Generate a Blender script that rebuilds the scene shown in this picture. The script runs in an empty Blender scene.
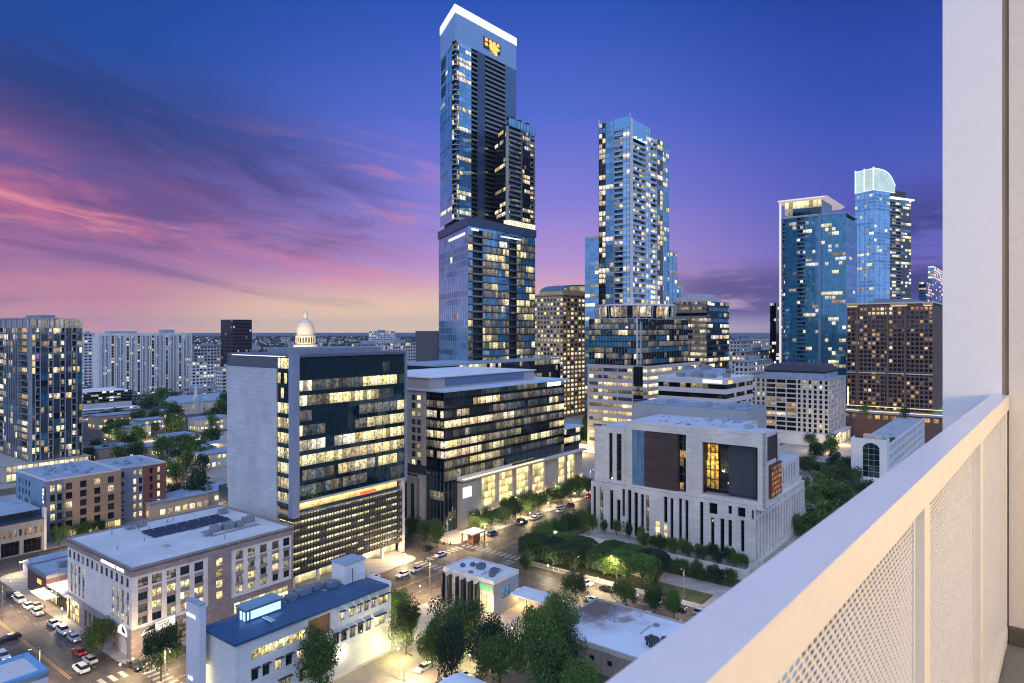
import bpy, math, random
from math import sin, cos, pi, radians, sqrt
from mathutils import Vector
random.seed(11)
R = random.Random(5)
SC = bpy.context.scene
COL = SC.collection
CAMZ, FPX, CX, HY = 75.0, 680.0, 512.0, 331.0
GA = math.atan2(.790, .613)            # direction of the street grid
U = (cos(GA), sin(GA)); V = (-sin(GA), cos(GA))

# ---------------------------------------------------------------- materials
MATS = {}
def new_mat(name):
    m = bpy.data.materials.new(name); m.use_nodes = True
    nt = m.node_tree; b = nt.nodes['Principled BSDF']
    m.cycles.emission_sampling = 'NONE'
    MATS[name] = m
    return m, nt, b
def N(nt, typ, **kw):
    n = nt.nodes.new(typ)
    for k, v in kw.items():
        if hasattr(n, k): setattr(n, k, v)
        else: n.inputs[k].default_value = v
    return n
def c4(c): return (c[0], c[1], c[2], 1)
def sc(c, f): return tuple(min(1, max(0, x*f)) for x in c)
def srgb(r, g, b):
    f = lambda v: (v/255/12.92) if v/255 <= .04045 else ((v/255+.055)/1.055)**2.4
    return (f(r), f(g), f(b))
def mat(name, col, rough=.75, var=.18, scale=.25, bump=0.0, metallic=0.0, ior=1.45, streak=0.0, tint=None):
    m, nt, b = new_mat(name)
    tc = N(nt, 'ShaderNodeTexCoord')
    n1 = N(nt, 'ShaderNodeTexNoise', Scale=scale, Detail=6.0, Roughness=.65)
    nt.links.new(tc.outputs['Object'], n1.inputs['Vector'])
    n2 = N(nt, 'ShaderNodeTexNoise', Scale=scale*9, Detail=4.0)
    if streak:
        mp = N(nt, 'ShaderNodeMapping'); mp.inputs['Scale'].default_value = (1, 1, .08)
        nt.links.new(tc.outputs['Object'], mp.inputs['Vector']); nt.links.new(mp.outputs[0], n2.inputs['Vector'])
    else: nt.links.new(tc.outputs['Object'], n2.inputs['Vector'])
    add = N(nt, 'ShaderNodeMath', operation='ADD'); nt.links.new(n1.outputs['Fac'], add.inputs[0]); nt.links.new(n2.outputs['Fac'], add.inputs[1])
    mr = N(nt, 'ShaderNodeMapRange'); mr.inputs['From Min'].default_value = .7; mr.inputs['From Max'].default_value = 1.3
    nt.links.new(add.outputs[0], mr.inputs['Value'])
    mx = N(nt, 'ShaderNodeMix', data_type='RGBA')
    mx.inputs['A'].default_value = c4(sc(col, 1-var)); mx.inputs['B'].default_value = c4(sc(tint or col, 1+var))
    nt.links.new(mr.outputs[0], mx.inputs['Factor']); nt.links.new(mx.outputs['Result'], b.inputs['Base Color'])
    b.inputs['Roughness'].default_value = rough; b.inputs['Metallic'].default_value = metallic; b.inputs['IOR'].default_value = ior
    if bump:
        bp = N(nt, 'ShaderNodeBump'); bp.inputs['Strength'].default_value = bump; bp.inputs['Distance'].default_value = .05
        nt.links.new(n2.outputs['Fac'], bp.inputs['Height']); nt.links.new(bp.outputs[0], b.inputs['Normal'])
    return m
def block(name, col, bw=1.2, bh=.6, joint=.03, dark=.72, var=.14, rough=.8, vert=False):
    """stone or panel cladding with joints; works on faces along local x and y alike"""
    m, nt, b = new_mat(name)
    tc = N(nt, 'ShaderNodeTexCoord'); sx = N(nt, 'ShaderNodeSeparateXYZ'); nt.links.new(tc.outputs['Object'], sx.inputs[0])
    ad = N(nt, 'ShaderNodeMath', operation='ADD'); nt.links.new(sx.outputs[0], ad.inputs[0]); nt.links.new(sx.outputs[1], ad.inputs[1])
    cb = N(nt, 'ShaderNodeCombineXYZ')
    nt.links.new(ad.outputs[0], cb.inputs[0]); nt.links.new(sx.outputs[2], cb.inputs[1])
    br = N(nt, 'ShaderNodeTexBrick'); br.offset = 0.5 if not vert else 0
    for k, v in dict(Scale=1.0).items(): br.inputs[k].default_value = v
    br.inputs['Brick Width'].default_value = bw; br.inputs['Row Height'].default_value = bh; br.inputs['Mortar Size'].default_value = joint
    br.inputs['Mortar Smooth'].default_value = .2; br.inputs['Bias'].default_value = 0
    br.inputs['Color1'].default_value = c4(sc(col, 1-var)); br.inputs['Color2'].default_value = c4(sc(col, 1+var)); br.inputs['Mortar'].default_value = c4(sc(col, dark))
    nt.links.new(cb.outputs[0], br.inputs['Vector'])
    n1 = N(nt, 'ShaderNodeTexNoise', Scale=.12, Detail=6.0); nt.links.new(tc.outputs['Object'], n1.inputs['Vector'])
    mr = N(nt, 'ShaderNodeMapRange'); mr.inputs['From Min'].default_value = .3; mr.inputs['From Max'].default_value = .7; mr.inputs['To Min'].default_value = .86; mr.inputs['To Max'].default_value = 1.1
    nt.links.new(n1.outputs['Fac'], mr.inputs['Value'])
    mu = N(nt, 'ShaderNodeMix', data_type='RGBA', blend_type='MULTIPLY'); mu.inputs['Factor'].default_value = 1
    nt.links.new(br.outputs['Color'], mu.inputs['A']); nt.links.new(mr.outputs[0], mu.inputs['B']); nt.links.new(mu.outputs['Result'], b.inputs['Base Color'])
    b.inputs['Roughness'].default_value = rough
    bp = N(nt, 'ShaderNodeBump'); bp.inputs['Strength'].default_value = .4; bp.inputs['Distance'].default_value = .03; bp.invert = True
    nt.links.new(br.outputs['Fac'], bp.inputs['Height']); nt.links.new(bp.outputs[0], b.inputs['Normal'])
    return m
def glass_nodes(nt, b, base, ior, rough=.03, wob=.12):
    b.inputs['Base Color'].default_value = c4(base); b.inputs['IOR'].default_value = ior; b.inputs['Roughness'].default_value = rough
    tc = N(nt, 'ShaderNodeTexCoord'); n = N(nt, 'ShaderNodeTexNoise', Scale=.35, Detail=2.0)
    nt.links.new(tc.outputs['Object'], n.inputs['Vector'])
    uv = N(nt, 'ShaderNodeUVMap'); fl = N(nt, 'ShaderNodeVectorMath', operation='FLOOR'); nt.links.new(uv.outputs[0], fl.inputs[0])
    wn = N(nt, 'ShaderNodeTexWhiteNoise', noise_dimensions='2D'); nt.links.new(fl.outputs[0], wn.inputs['Vector'])
    bp = N(nt, 'ShaderNodeBump'); bp.inputs['Strength'].default_value = wob; bp.inputs['Distance'].default_value = .12
    nt.links.new(n.outputs['Fac'], bp.inputs['Height']); nt.links.new(bp.outputs[0], b.inputs['Normal'])
    # coatings differ a little from pane to pane
    mx = N(nt, 'ShaderNodeMix', data_type='RGBA'); mx.inputs['A'].default_value = c4(sc(base, .78)); mx.inputs['B'].default_value = c4(sc(base, 1.2))
    nt.links.new(wn.outputs['Value'], mx.inputs['Factor']); nt.links.new(mx.outputs['Result'], b.inputs['Base Color'])
    return tc, uv, wn
def glass(name, base=(.02, .03, .04), ior=2.0, rough=.03, tint=None, met=0.0):
    m, nt, b = new_mat(name); glass_nodes(nt, b, base, ior, rough); b.inputs['Metallic'].default_value = met
    if tint: b.inputs['Specular Tint'].default_value = c4(tint)
    return m
def lit(name, col, strength, busy=.75, ior=1.5, scale=.9, tint=None):
    """glass with a lighted room behind: blinds, furniture and lamps vary from pane to pane"""
    m, nt, b = new_mat(name); tc, uv, wn = glass_nodes(nt, b, (.02, .02, .02), ior, .06)
    L = nt.links.new
    fr = N(nt, 'ShaderNodeVectorMath', operation='FRACTION'); L(uv.outputs[0], fr.inputs[0]); sx = N(nt, 'ShaderNodeSeparateXYZ'); L(fr.outputs[0], sx.inputs[0])
    n = N(nt, 'ShaderNodeTexNoise', Scale=scale, Detail=5.0, Roughness=.7); L(tc.outputs['Object'], n.inputs['Vector'])
    m1 = N(nt, 'ShaderNodeMapRange'); m1.inputs['From Min'].default_value = .38; m1.inputs['From Max'].default_value = .62; m1.inputs['To Min'].default_value = 1-busy; m1.inputs['To Max'].default_value = 1.25
    L(n.outputs['Fac'], m1.inputs['Value'])
    m2 = N(nt, 'ShaderNodeMapRange'); m2.inputs['From Min'].default_value = 0; m2.inputs['From Max'].default_value = .55; m2.inputs['To Min'].default_value = .45; m2.inputs['To Max'].default_value = 1
    L(sx.outputs[1], m2.inputs['Value'])
    m3 = N(nt, 'ShaderNodeMapRange'); m3.inputs['To Min'].default_value = .28; m3.inputs['To Max'].default_value = 1.4; L(wn.outputs['Value'], m3.inputs['Value'])
    a = N(nt, 'ShaderNodeMath', operation='MULTIPLY'); L(m1.outputs[0], a.inputs[0]); L(m2.outputs[0], a.inputs[1])
    c = N(nt, 'ShaderNodeMath', operation='MULTIPLY'); L(a.outputs[0], c.inputs[0]); L(m3.outputs[0], c.inputs[1])
    d = N(nt, 'ShaderNodeMath', operation='MULTIPLY'); L(c.outputs[0], d.inputs[0]); d.inputs[1].default_value = strength
    L(d.outputs[0], b.inputs['Emission Strength'])
    sw = N(nt, 'ShaderNodeSeparateXYZ'); L(wn.outputs['Color'], sw.inputs[0])
    mx = N(nt, 'ShaderNodeMix', data_type='RGBA'); mx.inputs['A'].default_value = c4(col); mx.inputs['B'].default_value = c4(tint or (1, .9, .72))
    L(sw.outputs[1], mx.inputs['Factor']); L(mx.outputs['Result'], b.inputs['Emission Color'])
    return m
def emis(name, col, s):
    m, nt, b = new_mat(name); b.inputs['Base Color'].default_value = c4(sc(col, .5)); b.inputs['Emission Color'].default_value = c4(col); b.inputs['Emission Strength'].default_value = s
    return m

WARM = (1.0, .70, .26); WHT = (1.0, .86, .58); AMB = (1.0, .48, .13)
litA = lit('lit_warm', WARM, 1.45); litB = lit('lit_pale', WHT, 1.6); litC = lit('lit_dim', (.9, .6, .28), .45); litO = lit('lit_amber', AMB, .8, tint=(1, .6, .25))
litOff = lit('lit_office', (1, .78, .30), 1.6, busy=.85, scale=1.3, tint=(1, .9, .55)); litDimOff = lit('lit_office_dim', (.8, .65, .35), .35, busy=.9, scale=1.1)
litHall = lit('lit_hall', (1, .72, .25), 1.6, busy=.35, scale=.5, tint=(1, .85, .45)); litPurple = lit('lit_purple', (.45, .1, 1), 1.0, tint=(.8, .2, .8))
litCool = lit('lit_cool', (.8, .9, 1), 1.2, tint=(1, .97, .9)); litFaint = lit('lit_faint_room', (.95, .70, .40), .26, busy=.9, ior=2.0, tint=(.6, .8, .9)); litFaintB = lit('lit_faint_teal', (.2, .55, .6), .10, busy=.9, ior=2.1, tint=(.7, .7, .4))
litShop = lit('lit_shop', (1, .80, .38), 1.6, busy=.4, scale=.5, tint=(1, .9, .5))
gDark = glass('glass_dark', (.008, .016, .022), 1.75); gTeal = glass('glass_teal', (.004, .017, .024), 1.9, tint=(.8, .95, 1))
gBlue = glass('glass_blue', (.08, .24, .44), 2.4, tint=(.62, .85, 1), met=.35); gSkyPaintPale = glass('glass_painted_sky_pale', (.27, .53, .80), 2.4, .08, tint=(.75, .92, 1), met=.4); gSea = glass('glass_sea', (.05, .21, .33), 2.3, tint=(.62, .9, 1), met=.25)  # the palest glass carries its sky reflection as light blue base colour
gGrey = glass('glass_grey', (.05, .07, .09), 2.2); gBlack = glass('glass_black', (.006, .007, .009), 1.5)
gSkyPaint = glass('glass_painted_sky', (.17, .37, .58), 2.4, tint=(.68, .88, 1), met=.45)  # sky reflection partly painted into the base colour here too
white = mat('white_paint', (.74, .74, .75), .6, .06); pale = mat('pale_stucco', (.62, .60, .60), .85, .1, streak=1)
roofw = block('white_membrane', (.72, .75, .78), 14, 2.6, joint=.06, dark=.80, var=.045, rough=.6); roofg = mat('grey_membrane', (.40, .43, .47), .8, .25, .15); roofb = mat('blue_grey_roof', (.30, .38, .48), .6, .3, .2)
metal = mat('grey_metal', (.32, .34, .37), .45, .15, metallic=.6); dmetal = mat('dark_metal', (.05, .055, .065), .45, .2, metallic=.3)
conc = mat('concrete', (.40, .38, .35), .9, .18, .2); paving = block('paving', (.36, .33, .30), 1.5, 1.5)
mauve = block('mauve_stone', (.29, .235, .235), 1.4, .7); lilac = block('lilac_stone', (.69, .645, .635), 1.6, .8, dark=.88, var=.05)
tan = block('tan_stone', (.72, .52, .34), 1.2, .6); tan2 = block('sand_stone', (.52, .46, .38), 1.5, .75, var=.08); brick = block('brown_brick', (.19, .115, .09), .5, .2, .03)
brickr = block('red_brick', (.33, .13, .09), .5, .2, .03); brickt = block('tan_brick', (.50, .32, .20), .5, .2, .03)
wstone = block('white_stone', (.74, .74, .74), 1.5, .75, dark=.84, var=.05); limest = block('pale_limestone', (.70, .655, .60), 2.4, .6, joint=.04, dark=.74, var=.08)
gstone = block('grey_stone', (.50, .52, .56), 4.8, 1.35, joint=.05, dark=.74, var=.045); wood = block('dark_wood_slats', (.075, .05, .042), 30, .28, .035, dark=.35, var=.25)
fin = mat('fin_metal', (.26, .30, .40), .5, .08, metallic=.2); bluepanel = mat('blue_panel', (.19, .30, .43), .5, .12)
greyst = mat('grey_stucco', (.27, .29, .32), .8, .1); asph = None

# ---------------------------------------------------------------- meshes
class MB:
    def __init__(s): s.v = []; s.f = []; s.m = []; s.uv = []
    def face(s, pts, mi=0, cell=None):
        i = len(s.v); s.v += [tuple(p) for p in pts]; s.f.append(tuple(range(i, i+len(pts)))); s.m.append(mi)
        if cell is None: s.uv += [(0.5, .5)]*len(pts)
        else:
            a, b = cell; s.uv += [(a+.01, b+.01), (a+.99, b+.01), (a+.99, b+.99), (a+.01, b+.99)][:len(pts)]
    def hexa(s, p, mi=0):            # p: four bottom points, four top points
        for q in ((3, 2, 1, 0), (4, 5, 6, 7), (0, 1, 5, 4), (1, 2, 6, 5), (2, 3, 7, 6), (3, 0, 4, 7)): s.face([p[k] for k in q], mi)
    def box(s, x0, x1, y0, y1, z0, z1, mi=0):
        s.hexa([(x0, y0, z0), (x1, y0, z0), (x1, y1, z0), (x0, y1, z0), (x0, y0, z1), (x1, y0, z1), (x1, y1, z1), (x0, y1, z1)], mi)
    def prism(s, poly, z0, z1, mi=0):
        n = len(poly); s.face([(x, y, z1) for x, y in poly], mi); s.face([(x, y, z0) for x, y in poly[::-1]], mi)
        for i in range(n):
            a, b = poly[i], poly[(i+1) % n]; s.face([(*a, z0), (*b, z0), (*b, z1), (*a, z1)], mi)
    def lathe(s, prof, n=20, c=(0, 0), mi=0):
        for k in range(len(prof)-1):
            (r0, z0), (r1, z1) = prof[k], prof[k+1]
            for i in range(n):
                a, b = 2*pi*i/n, 2*pi*(i+1)/n
                s.face([(c[0]+r0*cos(a), c[1]+r0*sin(a), z0), (c[0]+r0*cos(b), c[1]+r0*sin(b), z0), (c[0]+r1*cos(b), c[1]+r1*sin(b), z1), (c[0]+r1*cos(a), c[1]+r1*sin(a), z1)], mi)
    def tube(s, p0, p1, r0, r1=None, n=8, mi=0):
        r1 = r0 if r1 is None else r1; p0 = Vector(p0); p1 = Vector(p1); d = (p1-p0).normalized()
        x = d.orthogonal().normalized(); y = d.cross(x)
        A = [p0+(x*cos(2*pi*i/n)+y*sin(2*pi*i/n))*r0 for i in range(n)]; B = [p1+(x*cos(2*pi*i/n)+y*sin(2*pi*i/n))*r1 for i in range(n)]
        for i in range(n): j = (i+1) % n; s.face([A[i], A[j], B[j], B[i]], mi)
        s.face(A[::-1], mi); s.face(B, mi)
    # on a facade F: a along, o outward, z up
    def fbox(s, F, a0, a1, o0, o1, z0, z1, mi=0):
        P = F.p; s.hexa([P(a0, o1, z0), P(a1, o1, z0), P(a1, o0, z0), P(a0, o0, z0), P(a0, o1, z1), P(a1, o1, z1), P(a1, o0, z1), P(a0, o0, z1)], mi)
    def fquad(s, F, a0, a1, o, z0, z1, mi=0, cell=None):
        P = F.p; s.face([P(a0, o, z0), P(a1, o, z0), P(a1, o, z1), P(a0, o, z1)], mi, cell)
    def mesh(s, name, mats, smooth=False):
        me = bpy.data.meshes.new(name); me.from_pydata(s.v, [], s.f)
        for m in (mats if isinstance(mats, (list, tuple)) else [mats]): me.materials.append(m)
        me.polygons.foreach_set('material_index', s.m)
        uvl = me.uv_layers.new(name='UVMap'); flat = [c for p in s.uv for c in p]; uvl.data.foreach_set('uv', flat)
        if smooth: me.polygons.foreach_set('use_smooth', [True]*len(s.f))
        me.update(); return me
    def build(s, name, mats, parent=None, smooth=False, **props):
        o = bpy.data.objects.new(name, s.mesh(name, mats, smooth)); COL.objects.link(o); o.parent = parent
        for k, v in props.items(): o[k] = v
        return o
class Face:
    def __init__(s, org, d, o, ln): s.org, s.d, s.o, s.len = org, d, o, ln
    def p(s, a, o, z): return (s.org[0]+s.d[0]*a+s.o[0]*o, s.org[1]+s.d[1]*a+s.o[1]*o, z)
def face2(p0, p1, flip=1):
    dx, dy = p1[0]-p0[0], p1[1]-p0[1]; l = sqrt(dx*dx+dy*dy); d = (dx/l, dy/l); return Face(p0, d, (d[1]*flip, -d[0]*flip), l)

def thing(name, label, cat, loc=(0, 0, 0), rot=GA, group=None):
    o = bpy.data.objects.new(name, None); COL.objects.link(o); o.location = loc; o.rotation_euler = (0, 0, rot); o.empty_display_size = 1
    o['label'] = label; o['category'] = cat
    if group: o['group'] = group
    return o
def tag(o, label, cat, group=None):
    o['label'] = label; o['category'] = cat
    if group: o['group'] = group
    return o
def dup(root, loc, rot=None, label=None, group=None, scale=None, mats=None):
    r = root.copy(); COL.objects.link(r); r.location = loc
    if rot is not None: r.rotation_euler = (0, 0, rot)
    if scale: r.scale = scale if isinstance(scale, tuple) else (scale,)*3
    if label: r['label'] = label
    if group: r['group'] = group
    for ch in root.children:
        c = ch.copy(); COL.objects.link(c); c.parent = r
        for g in ch.children:
            d = g.copy(); COL.objects.link(d); d.parent = c
    return r
def W(s, t, z=0): return (s*U[0]+t*V[0], s*U[1]+t*V[1], z)
def gp(px, py, z=0):
    d = (CAMZ-z)*FPX/(py-HY); return ((px-CX)/FPX*d, d, z)
def st(p): return (p[0]*U[0]+p[1]*U[1], p[0]*V[0]+p[1]*V[1])
def zat(py, d): return CAMZ-(py-HY)*d/FPX

ALLB = []
class Bld:
    """one building; local x runs right-away, local y runs left-away; the camera sees the faces y=0 (R) and x=0 (L)"""
    def __init__(s, name, label, cat, px=None, d=None, top=None, lpx=None, rpx=None, st0=None, size=None, group=None, rot=GA):
        U = (math.cos(rot), math.sin(rot)); V = (-U[1], U[0]); s.U, s.V = U, V
        if px is not None:
            k = (px-CX)/FPX; P = (k*d, d); kl = (lpx-CX)/FPX; kr = (rpx-CX)/FPX
            s.lv = (P[0]-kl*P[1])/(-V[0]+kl*V[1]); s.lu = (kr*P[1]-P[0])/(U[0]-kr*U[1]); s.h = zat(top, d); loc = (P[0], P[1], 0)
        else: loc = W(*st0); s.lu, s.lv, s.h = size
        s.root = thing(name, label, cat, loc, rot, group); s.loc = loc
        s.R = Face((0, 0), (1, 0), (0, -1), s.lu); s.L = Face((0, 0), (0, 1), (-1, 0), s.lv)
        s.wins = []; ALLB.append((name, round(s.lu, 1), round(s.lv, 1), round(s.h, 1)))
    def world(s, p): return (s.loc[0]+p[0]*s.U[0]+p[1]*s.V[0], s.loc[1]+p[0]*s.U[1]+p[1]*s.V[1], p[2])
    def yat(s, px, x=0.0): k = (px-CX)/FPX; X, Y, _ = s.world((x, 0, 0)); return (X-k*Y)/(-s.V[0]+k*s.V[1])
    def xat(s, px, y=0.0): k = (px-CX)/FPX; X, Y, _ = s.world((0, y, 0)); return (k*Y-X)/(s.U[0]-k*s.U[1])
    def zat(s, py, p): return zat(py, s.world((p[0], p[1], 0))[1])
    def part(s, name, mb, mats, parent=None, **k): return mb.build(name, mats, parent or s.root, **k)
    def win(s, F, a0, a1, z0, z1, o=-.25, m=None, nx=1, nz=1, frame=None, label=None): s.wins.append((F, a0, a1, z0, z1, o, m or gDark, nx, nz, frame or dmetal, label))
    def flush(s, limit=100, fw=.07):
        def dist(w):
            p = s.world(w[0].p(w[1], 0, w[3])); return (p[0]**2+p[1]**2+(p[2]-CAMZ)**2)/max(.1, (w[2]-w[1])*(w[4]-w[3]))
        ws = sorted(s.wins, key=dist); rest = MB(); mats = []
        def idx(m):
            if m not in mats: mats.append(m)
            return mats.index(m)
        for n, (F, a0, a1, z0, z1, o, m, nx, nz, fr, lab) in enumerate(ws):
            own = n < limit
            mb = MB() if own else rest
            g, f = (0, 1) if own else (idx(m), idx(fr))
            P = F.p
            for i in range(nx):
                for j in range(nz):
                    b0, b1 = a0+(a1-a0)*i/nx, a0+(a1-a0)*(i+1)/nx; y0, y1 = z0+(z1-z0)*j/nz, z0+(z1-z0)*(j+1)/nz
                    mb.fquad(F, b0, b1, o, y0, y1, g, (R.randint(0, 400), R.randint(0, 400)))
            for i in range(nx+1):
                a = a0+(a1-a0)*i/nx; a = min(max(a, a0+fw/2), a1-fw/2); mb.fbox(F, a-fw/2, a+fw/2, o, o+.07, z0, z1, f)
            for j in range(nz+1):
                z = z0+(z1-z0)*j/nz; z = min(max(z, z0+fw/2), z1-fw/2); mb.fbox(F, a0+fw, a1-fw, o, o+.065, z-fw/2, z+fw/2, f)
            if own:
                ob = mb.build('window', [m, fr], s.root)
                if lab: ob['label'] = lab
        if rest.f: rest.build('windows', mats, s.root, kind='stuff')
        s.wins = []

def holed(mb, F, a0, a1, z0, z1, rects, th=.3, mi=0, o=0):
    """a wall slab on face F with rectangular openings"""
    zs = sorted({z0, z1, *[min(max(r[2], z0), z1) for r in rects], *[min(max(r[3], z0), z1) for r in rects]})
    for k in range(len(zs)-1):
        y0, y1 = zs[k], zs[k+1]
        if y1-y0 < 1e-4: continue
        cuts = sorted([(max(a0, r[0]), min(a1, r[1])) for r in rects if r[2] < y1-1e-4 and r[3] > y0+1e-4 and r[1] > a0 and r[0] < a1]); a = a0
        for c0, c1 in cuts:
            if c0 > a+1e-4: mb.fbox(F, a, c0, o-th, o, y0, y1, mi)
            a = max(a, c1)
        if a < a1-1e-4: mb.fbox(F, a, a1, o-th, o, y0, y1, mi)
def arch(mb, F, a0, a1, zs, z1, th=.3, mi=0, o=0, n=10):
    r = (a1-a0)/2; c = (a0+a1)/2; hh = z1-zs
    for i in range(n):
        b0, b1 = a0+(a1-a0)*i/n, a0+(a1-a0)*(i+1)/n; m = (b0+b1)/2; z = zs+hh*sqrt(max(0, 1-((m-c)/r)**2))
        if z < z1-.02: mb.fbox(F, b0, b1, o-th, o, z, z1, mi)
def pick(opts):
    t = R.random()*sum(w for _, w in opts)
    for m, w in opts:
        t -= w
        if t <= 0: return m
    return opts[-1][0]
def curtain(mb, F, a0, a1, z0, z1, nf, nb, mats, dark, lits, p=.3, sp=.25, spm=None, o=0.0, mull=1, mw=.1, mo=.1, mm=None, persist=.75, floorvar=.6, slab=0.0, pf=None):
    """glazing: panes floor by floor; lighted bays come in runs"""
    def ix(m):
        if m not in mats: mats.append(m)
        return mats.index(m)
    fh = (z1-z0)/nf; bw = (a1-a0)/nb
    for j in range(nf):
        zf = z0+j*fh; pj = p*(1+floorvar*R.uniform(-1, 1)) if pf is None else pf(j); on = R.random() < pj; cur = pick(lits); dk = pick(dark)
        for i in range(nb):
            if R.random() > persist: on = R.random() < pj; cur = pick(lits)
            if R.random() < .13: dk = pick(dark)
            m = cur if on else dk
            mb.fquad(F, a0+i*bw, a0+(i+1)*bw, o, zf+fh*sp, zf+fh, ix(m), (i+R.randint(0, 9)*50, j+R.randint(0, 9)*50))
        if spm is not None: mb.fbox(F, a0, a1, o-.1, o+.04+slab, zf, zf+fh*sp, ix(spm))
        else: mb.fquad(F, a0, a1, o, zf, zf+fh*sp, ix(pick(dark)), (j, 3))
    if mull:
        for i in range(0, nb+1, mull): mb.fbox(F, a0+i*bw-mw/2, a0+i*bw+mw/2, o-.05, o+mo, z0, z1, ix(mm or dmetal))
def balconies(mb, F, a0, a1, z0, z1, nf, mats, dark, lits, p=.35, depth=1.8, slabm=None, o=0.0, nb=3, railm=None, cheeks=True):
    def ix(m):
        if m not in mats: mats.append(m)
        return mats.index(m)
    fh = (z1-z0)/nf; bw = (a1-a0)/nb
    for j in range(nf):
        zf = z0+j*fh
        mb.fbox(F, a0, a1, o-depth, o+.15, zf, zf+.3, ix(slabm or conc))
        mb.fquad(F, a0, a1, o+.1, zf+.3, zf+1.25, ix(railm or gGrey), (j, 1))
        for i in range(nb): mb.fquad(F, a0+i*bw, a0+(i+1)*bw, o-depth, zf+.3, zf+fh, ix(pick(lits) if R.random() < p else pick(dark)), (i+R.randint(0, 9)*20, j))
    for a in ((a0, a1) if cheeks else ()): mb.fbox(F, a-.1, a+.1, o-depth, o, z0, z1, ix(slabm or conc))
def roof_units(parent, spots, m=None, h=1.6):
    for (x, y, w, l, z, hh) in spots:
        mb = MB(); mb.box(x, x+w, y, y+l, z+.25, z+hh); mb.box(x+.1, x+w-.1, y+.1, y+l-.1, z, z+.25)
        n = max(1, int(w/1.6))
        for i in range(n):
            cx = x+w*(i+.5)/n; mb.lathe([(.55, z+hh), (.55, z+hh+.25), (.5, z+hh+.25), (0, z+hh+.1)], 12, (cx, y+l/2))
        mb.build('air_unit', m or metal, parent)
def roof(b, x0, x1, y0, y1, z, m, par=.7, pm=None, t=.35):
    mb = MB(); mb.box(x0+t, x1-t, y0+t, y1-t, z-.6, z)
    ro = mb.build('roof', m, b.root)
    q = MB(); q.box(x0, x1, y0, y0+t, z-.6, z+par); q.box(x0, x1, y1-t, y1, z-.6, z+par); q.box(x0, x0+t, y0+t, y1-t, z-.6, z+par); q.box(x1-t, x1, y0+t, y1-t, z-.6, z+par)
    q.build('parapet', pm or m, b.root); return ro
def clutter(b, x0, x1, y0, y1, z, n, seed=1):
    r = random.Random(seed)
    for k in range(n):
        x, y = r.uniform(x0, x1), r.uniform(y0, y1); g = MB(); t = r.random()
        if t < .4: h = r.uniform(.4, 1.0); g.lathe([(.12, z), (.12, z+h), (.24, z+h), (.24, z+h+.12), (0, z+h+.18)], 8, (x, y)); g.build('roof_vent', metal, b.root)
        elif t < .7:
            L = r.uniform(2, min(9, max(2.5, x1-x))); g.tube((x, y, z+.18), (x+L, y, z+.18), .07, n=6)
            for q in range(int(L)): g.box(x+q-.06, x+q+.06, y-.15, y+.15, z, z+.12)
            g.build('roof_pipe', metal, b.root)
        else: w, l = r.uniform(.8, 1.8), r.uniform(.8, 1.5); g.box(x, x+w, y, y+l, z, z+.35); g.box(x+.1, x+w-.1, y+.1, y+l-.1, z+.35, z+.5); g.build('roof_hatch', r.choice([metal, roofg]), b.root)
def text(s, size, m, parent, F, a, o, z, ext=.04, name='lettering', align='LEFT'):
    """raised letters on a facade face"""
    cu = bpy.data.curves.new(name, 'FONT'); cu.body = s; cu.size = size; cu.extrude = ext; cu.align_x = align; cu.materials.append(m)
    ob = bpy.data.objects.new(name, cu); COL.objects.link(ob); ob.parent = parent
    # on R faces text runs along +x; on L faces the reader sees +y running to the left
    if F.d[0] > .5 or F.d[1] < .5: ang = math.atan2(F.d[1], F.d[0])
    else: ang = math.atan2(-F.d[1], -F.d[0])
    me = ob.to_mesh().copy(); ob.to_mesh_clear(); bpy.data.objects.remove(ob)
    me.materials.clear(); me.materials.append(m); me.name = name
    ob = bpy.data.objects.new(name, me); COL.objects.link(ob); ob.parent = parent
    ob.location = F.p(a, o, z); ob.rotation_euler = (pi/2, 0, ang); return ob
# ================================================================ near buildings
SPM = dmetal
def core(b, mb, x0, x1, y0, y1, z0, z1, mi=0): mb.box(x0, x1, y0, y1, z0, z1, mi)
signf = emis('sign_face', (1, .97, .9), .75); signw = emis('sign_white', (1, .97, .9), 1.8); signg = emis('sign_green', (.10, .85, .22), 1.4); signo = emis('sign_orange', (1, .38, .08), 2.0); signr = emis('sign_red', (1, .12, .05), 1.6)
ledw = emis('led_white', (.93, .95, 1), 1.6); ledwarm = emis('led_warm', (1, .72, .32), 1.8); ledblue = emis('led_blue', (.35, .6, 1), 2.0)
black = mat('black_paint', (.02, .02, .025), .5, .1)

# ---- 1 white-roofed office with arched corner
b = Bld('corner_office', 'five storey lilac stone office with white roof, solar array and arched street corner', 'office building', 131.7, 154.5, 568, 67.6, 293)
w = MB(); w.box(.35, b.lu-.3, .35, b.lv-.3, 0, 20.6, 0)
RF, LF = b.R, b.L
rr, lr = [], []
T0, T1 = 16.2, 18.3
def wr(a0, a1, z0, z1, m=None, nx=2, nz=2): rr.append((a0, a1, z0, z1)); b.win(RF, a0, a1, z0, z1, -.28, m or pick([(gDark, 1), (litDimOff, 1)]), nx, nz)
def wl(a0, a1, z0, z1, m=None, nx=2, nz=2): lr.append((a0, a1, z0, z1)); b.win(LF, a0, a1, z0, z1, -.28, m or pick([(gDark, 2), (litDimOff, 1)]), nx, nz)
lits5 = [(litOff, 5), (litA, 2), (litDimOff, 2), (gDark, 1.2)]
CA = [b.xat(p) for p in (143, 157, 171.5, 185, 199)]; CB = [b.xat(p) for p in (239.5, 251.5, 263.5, 275.5, 286.5)]; MB0, MB1, MBC = b.xat(208), b.xat(231), b.xat(219.5)
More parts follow.
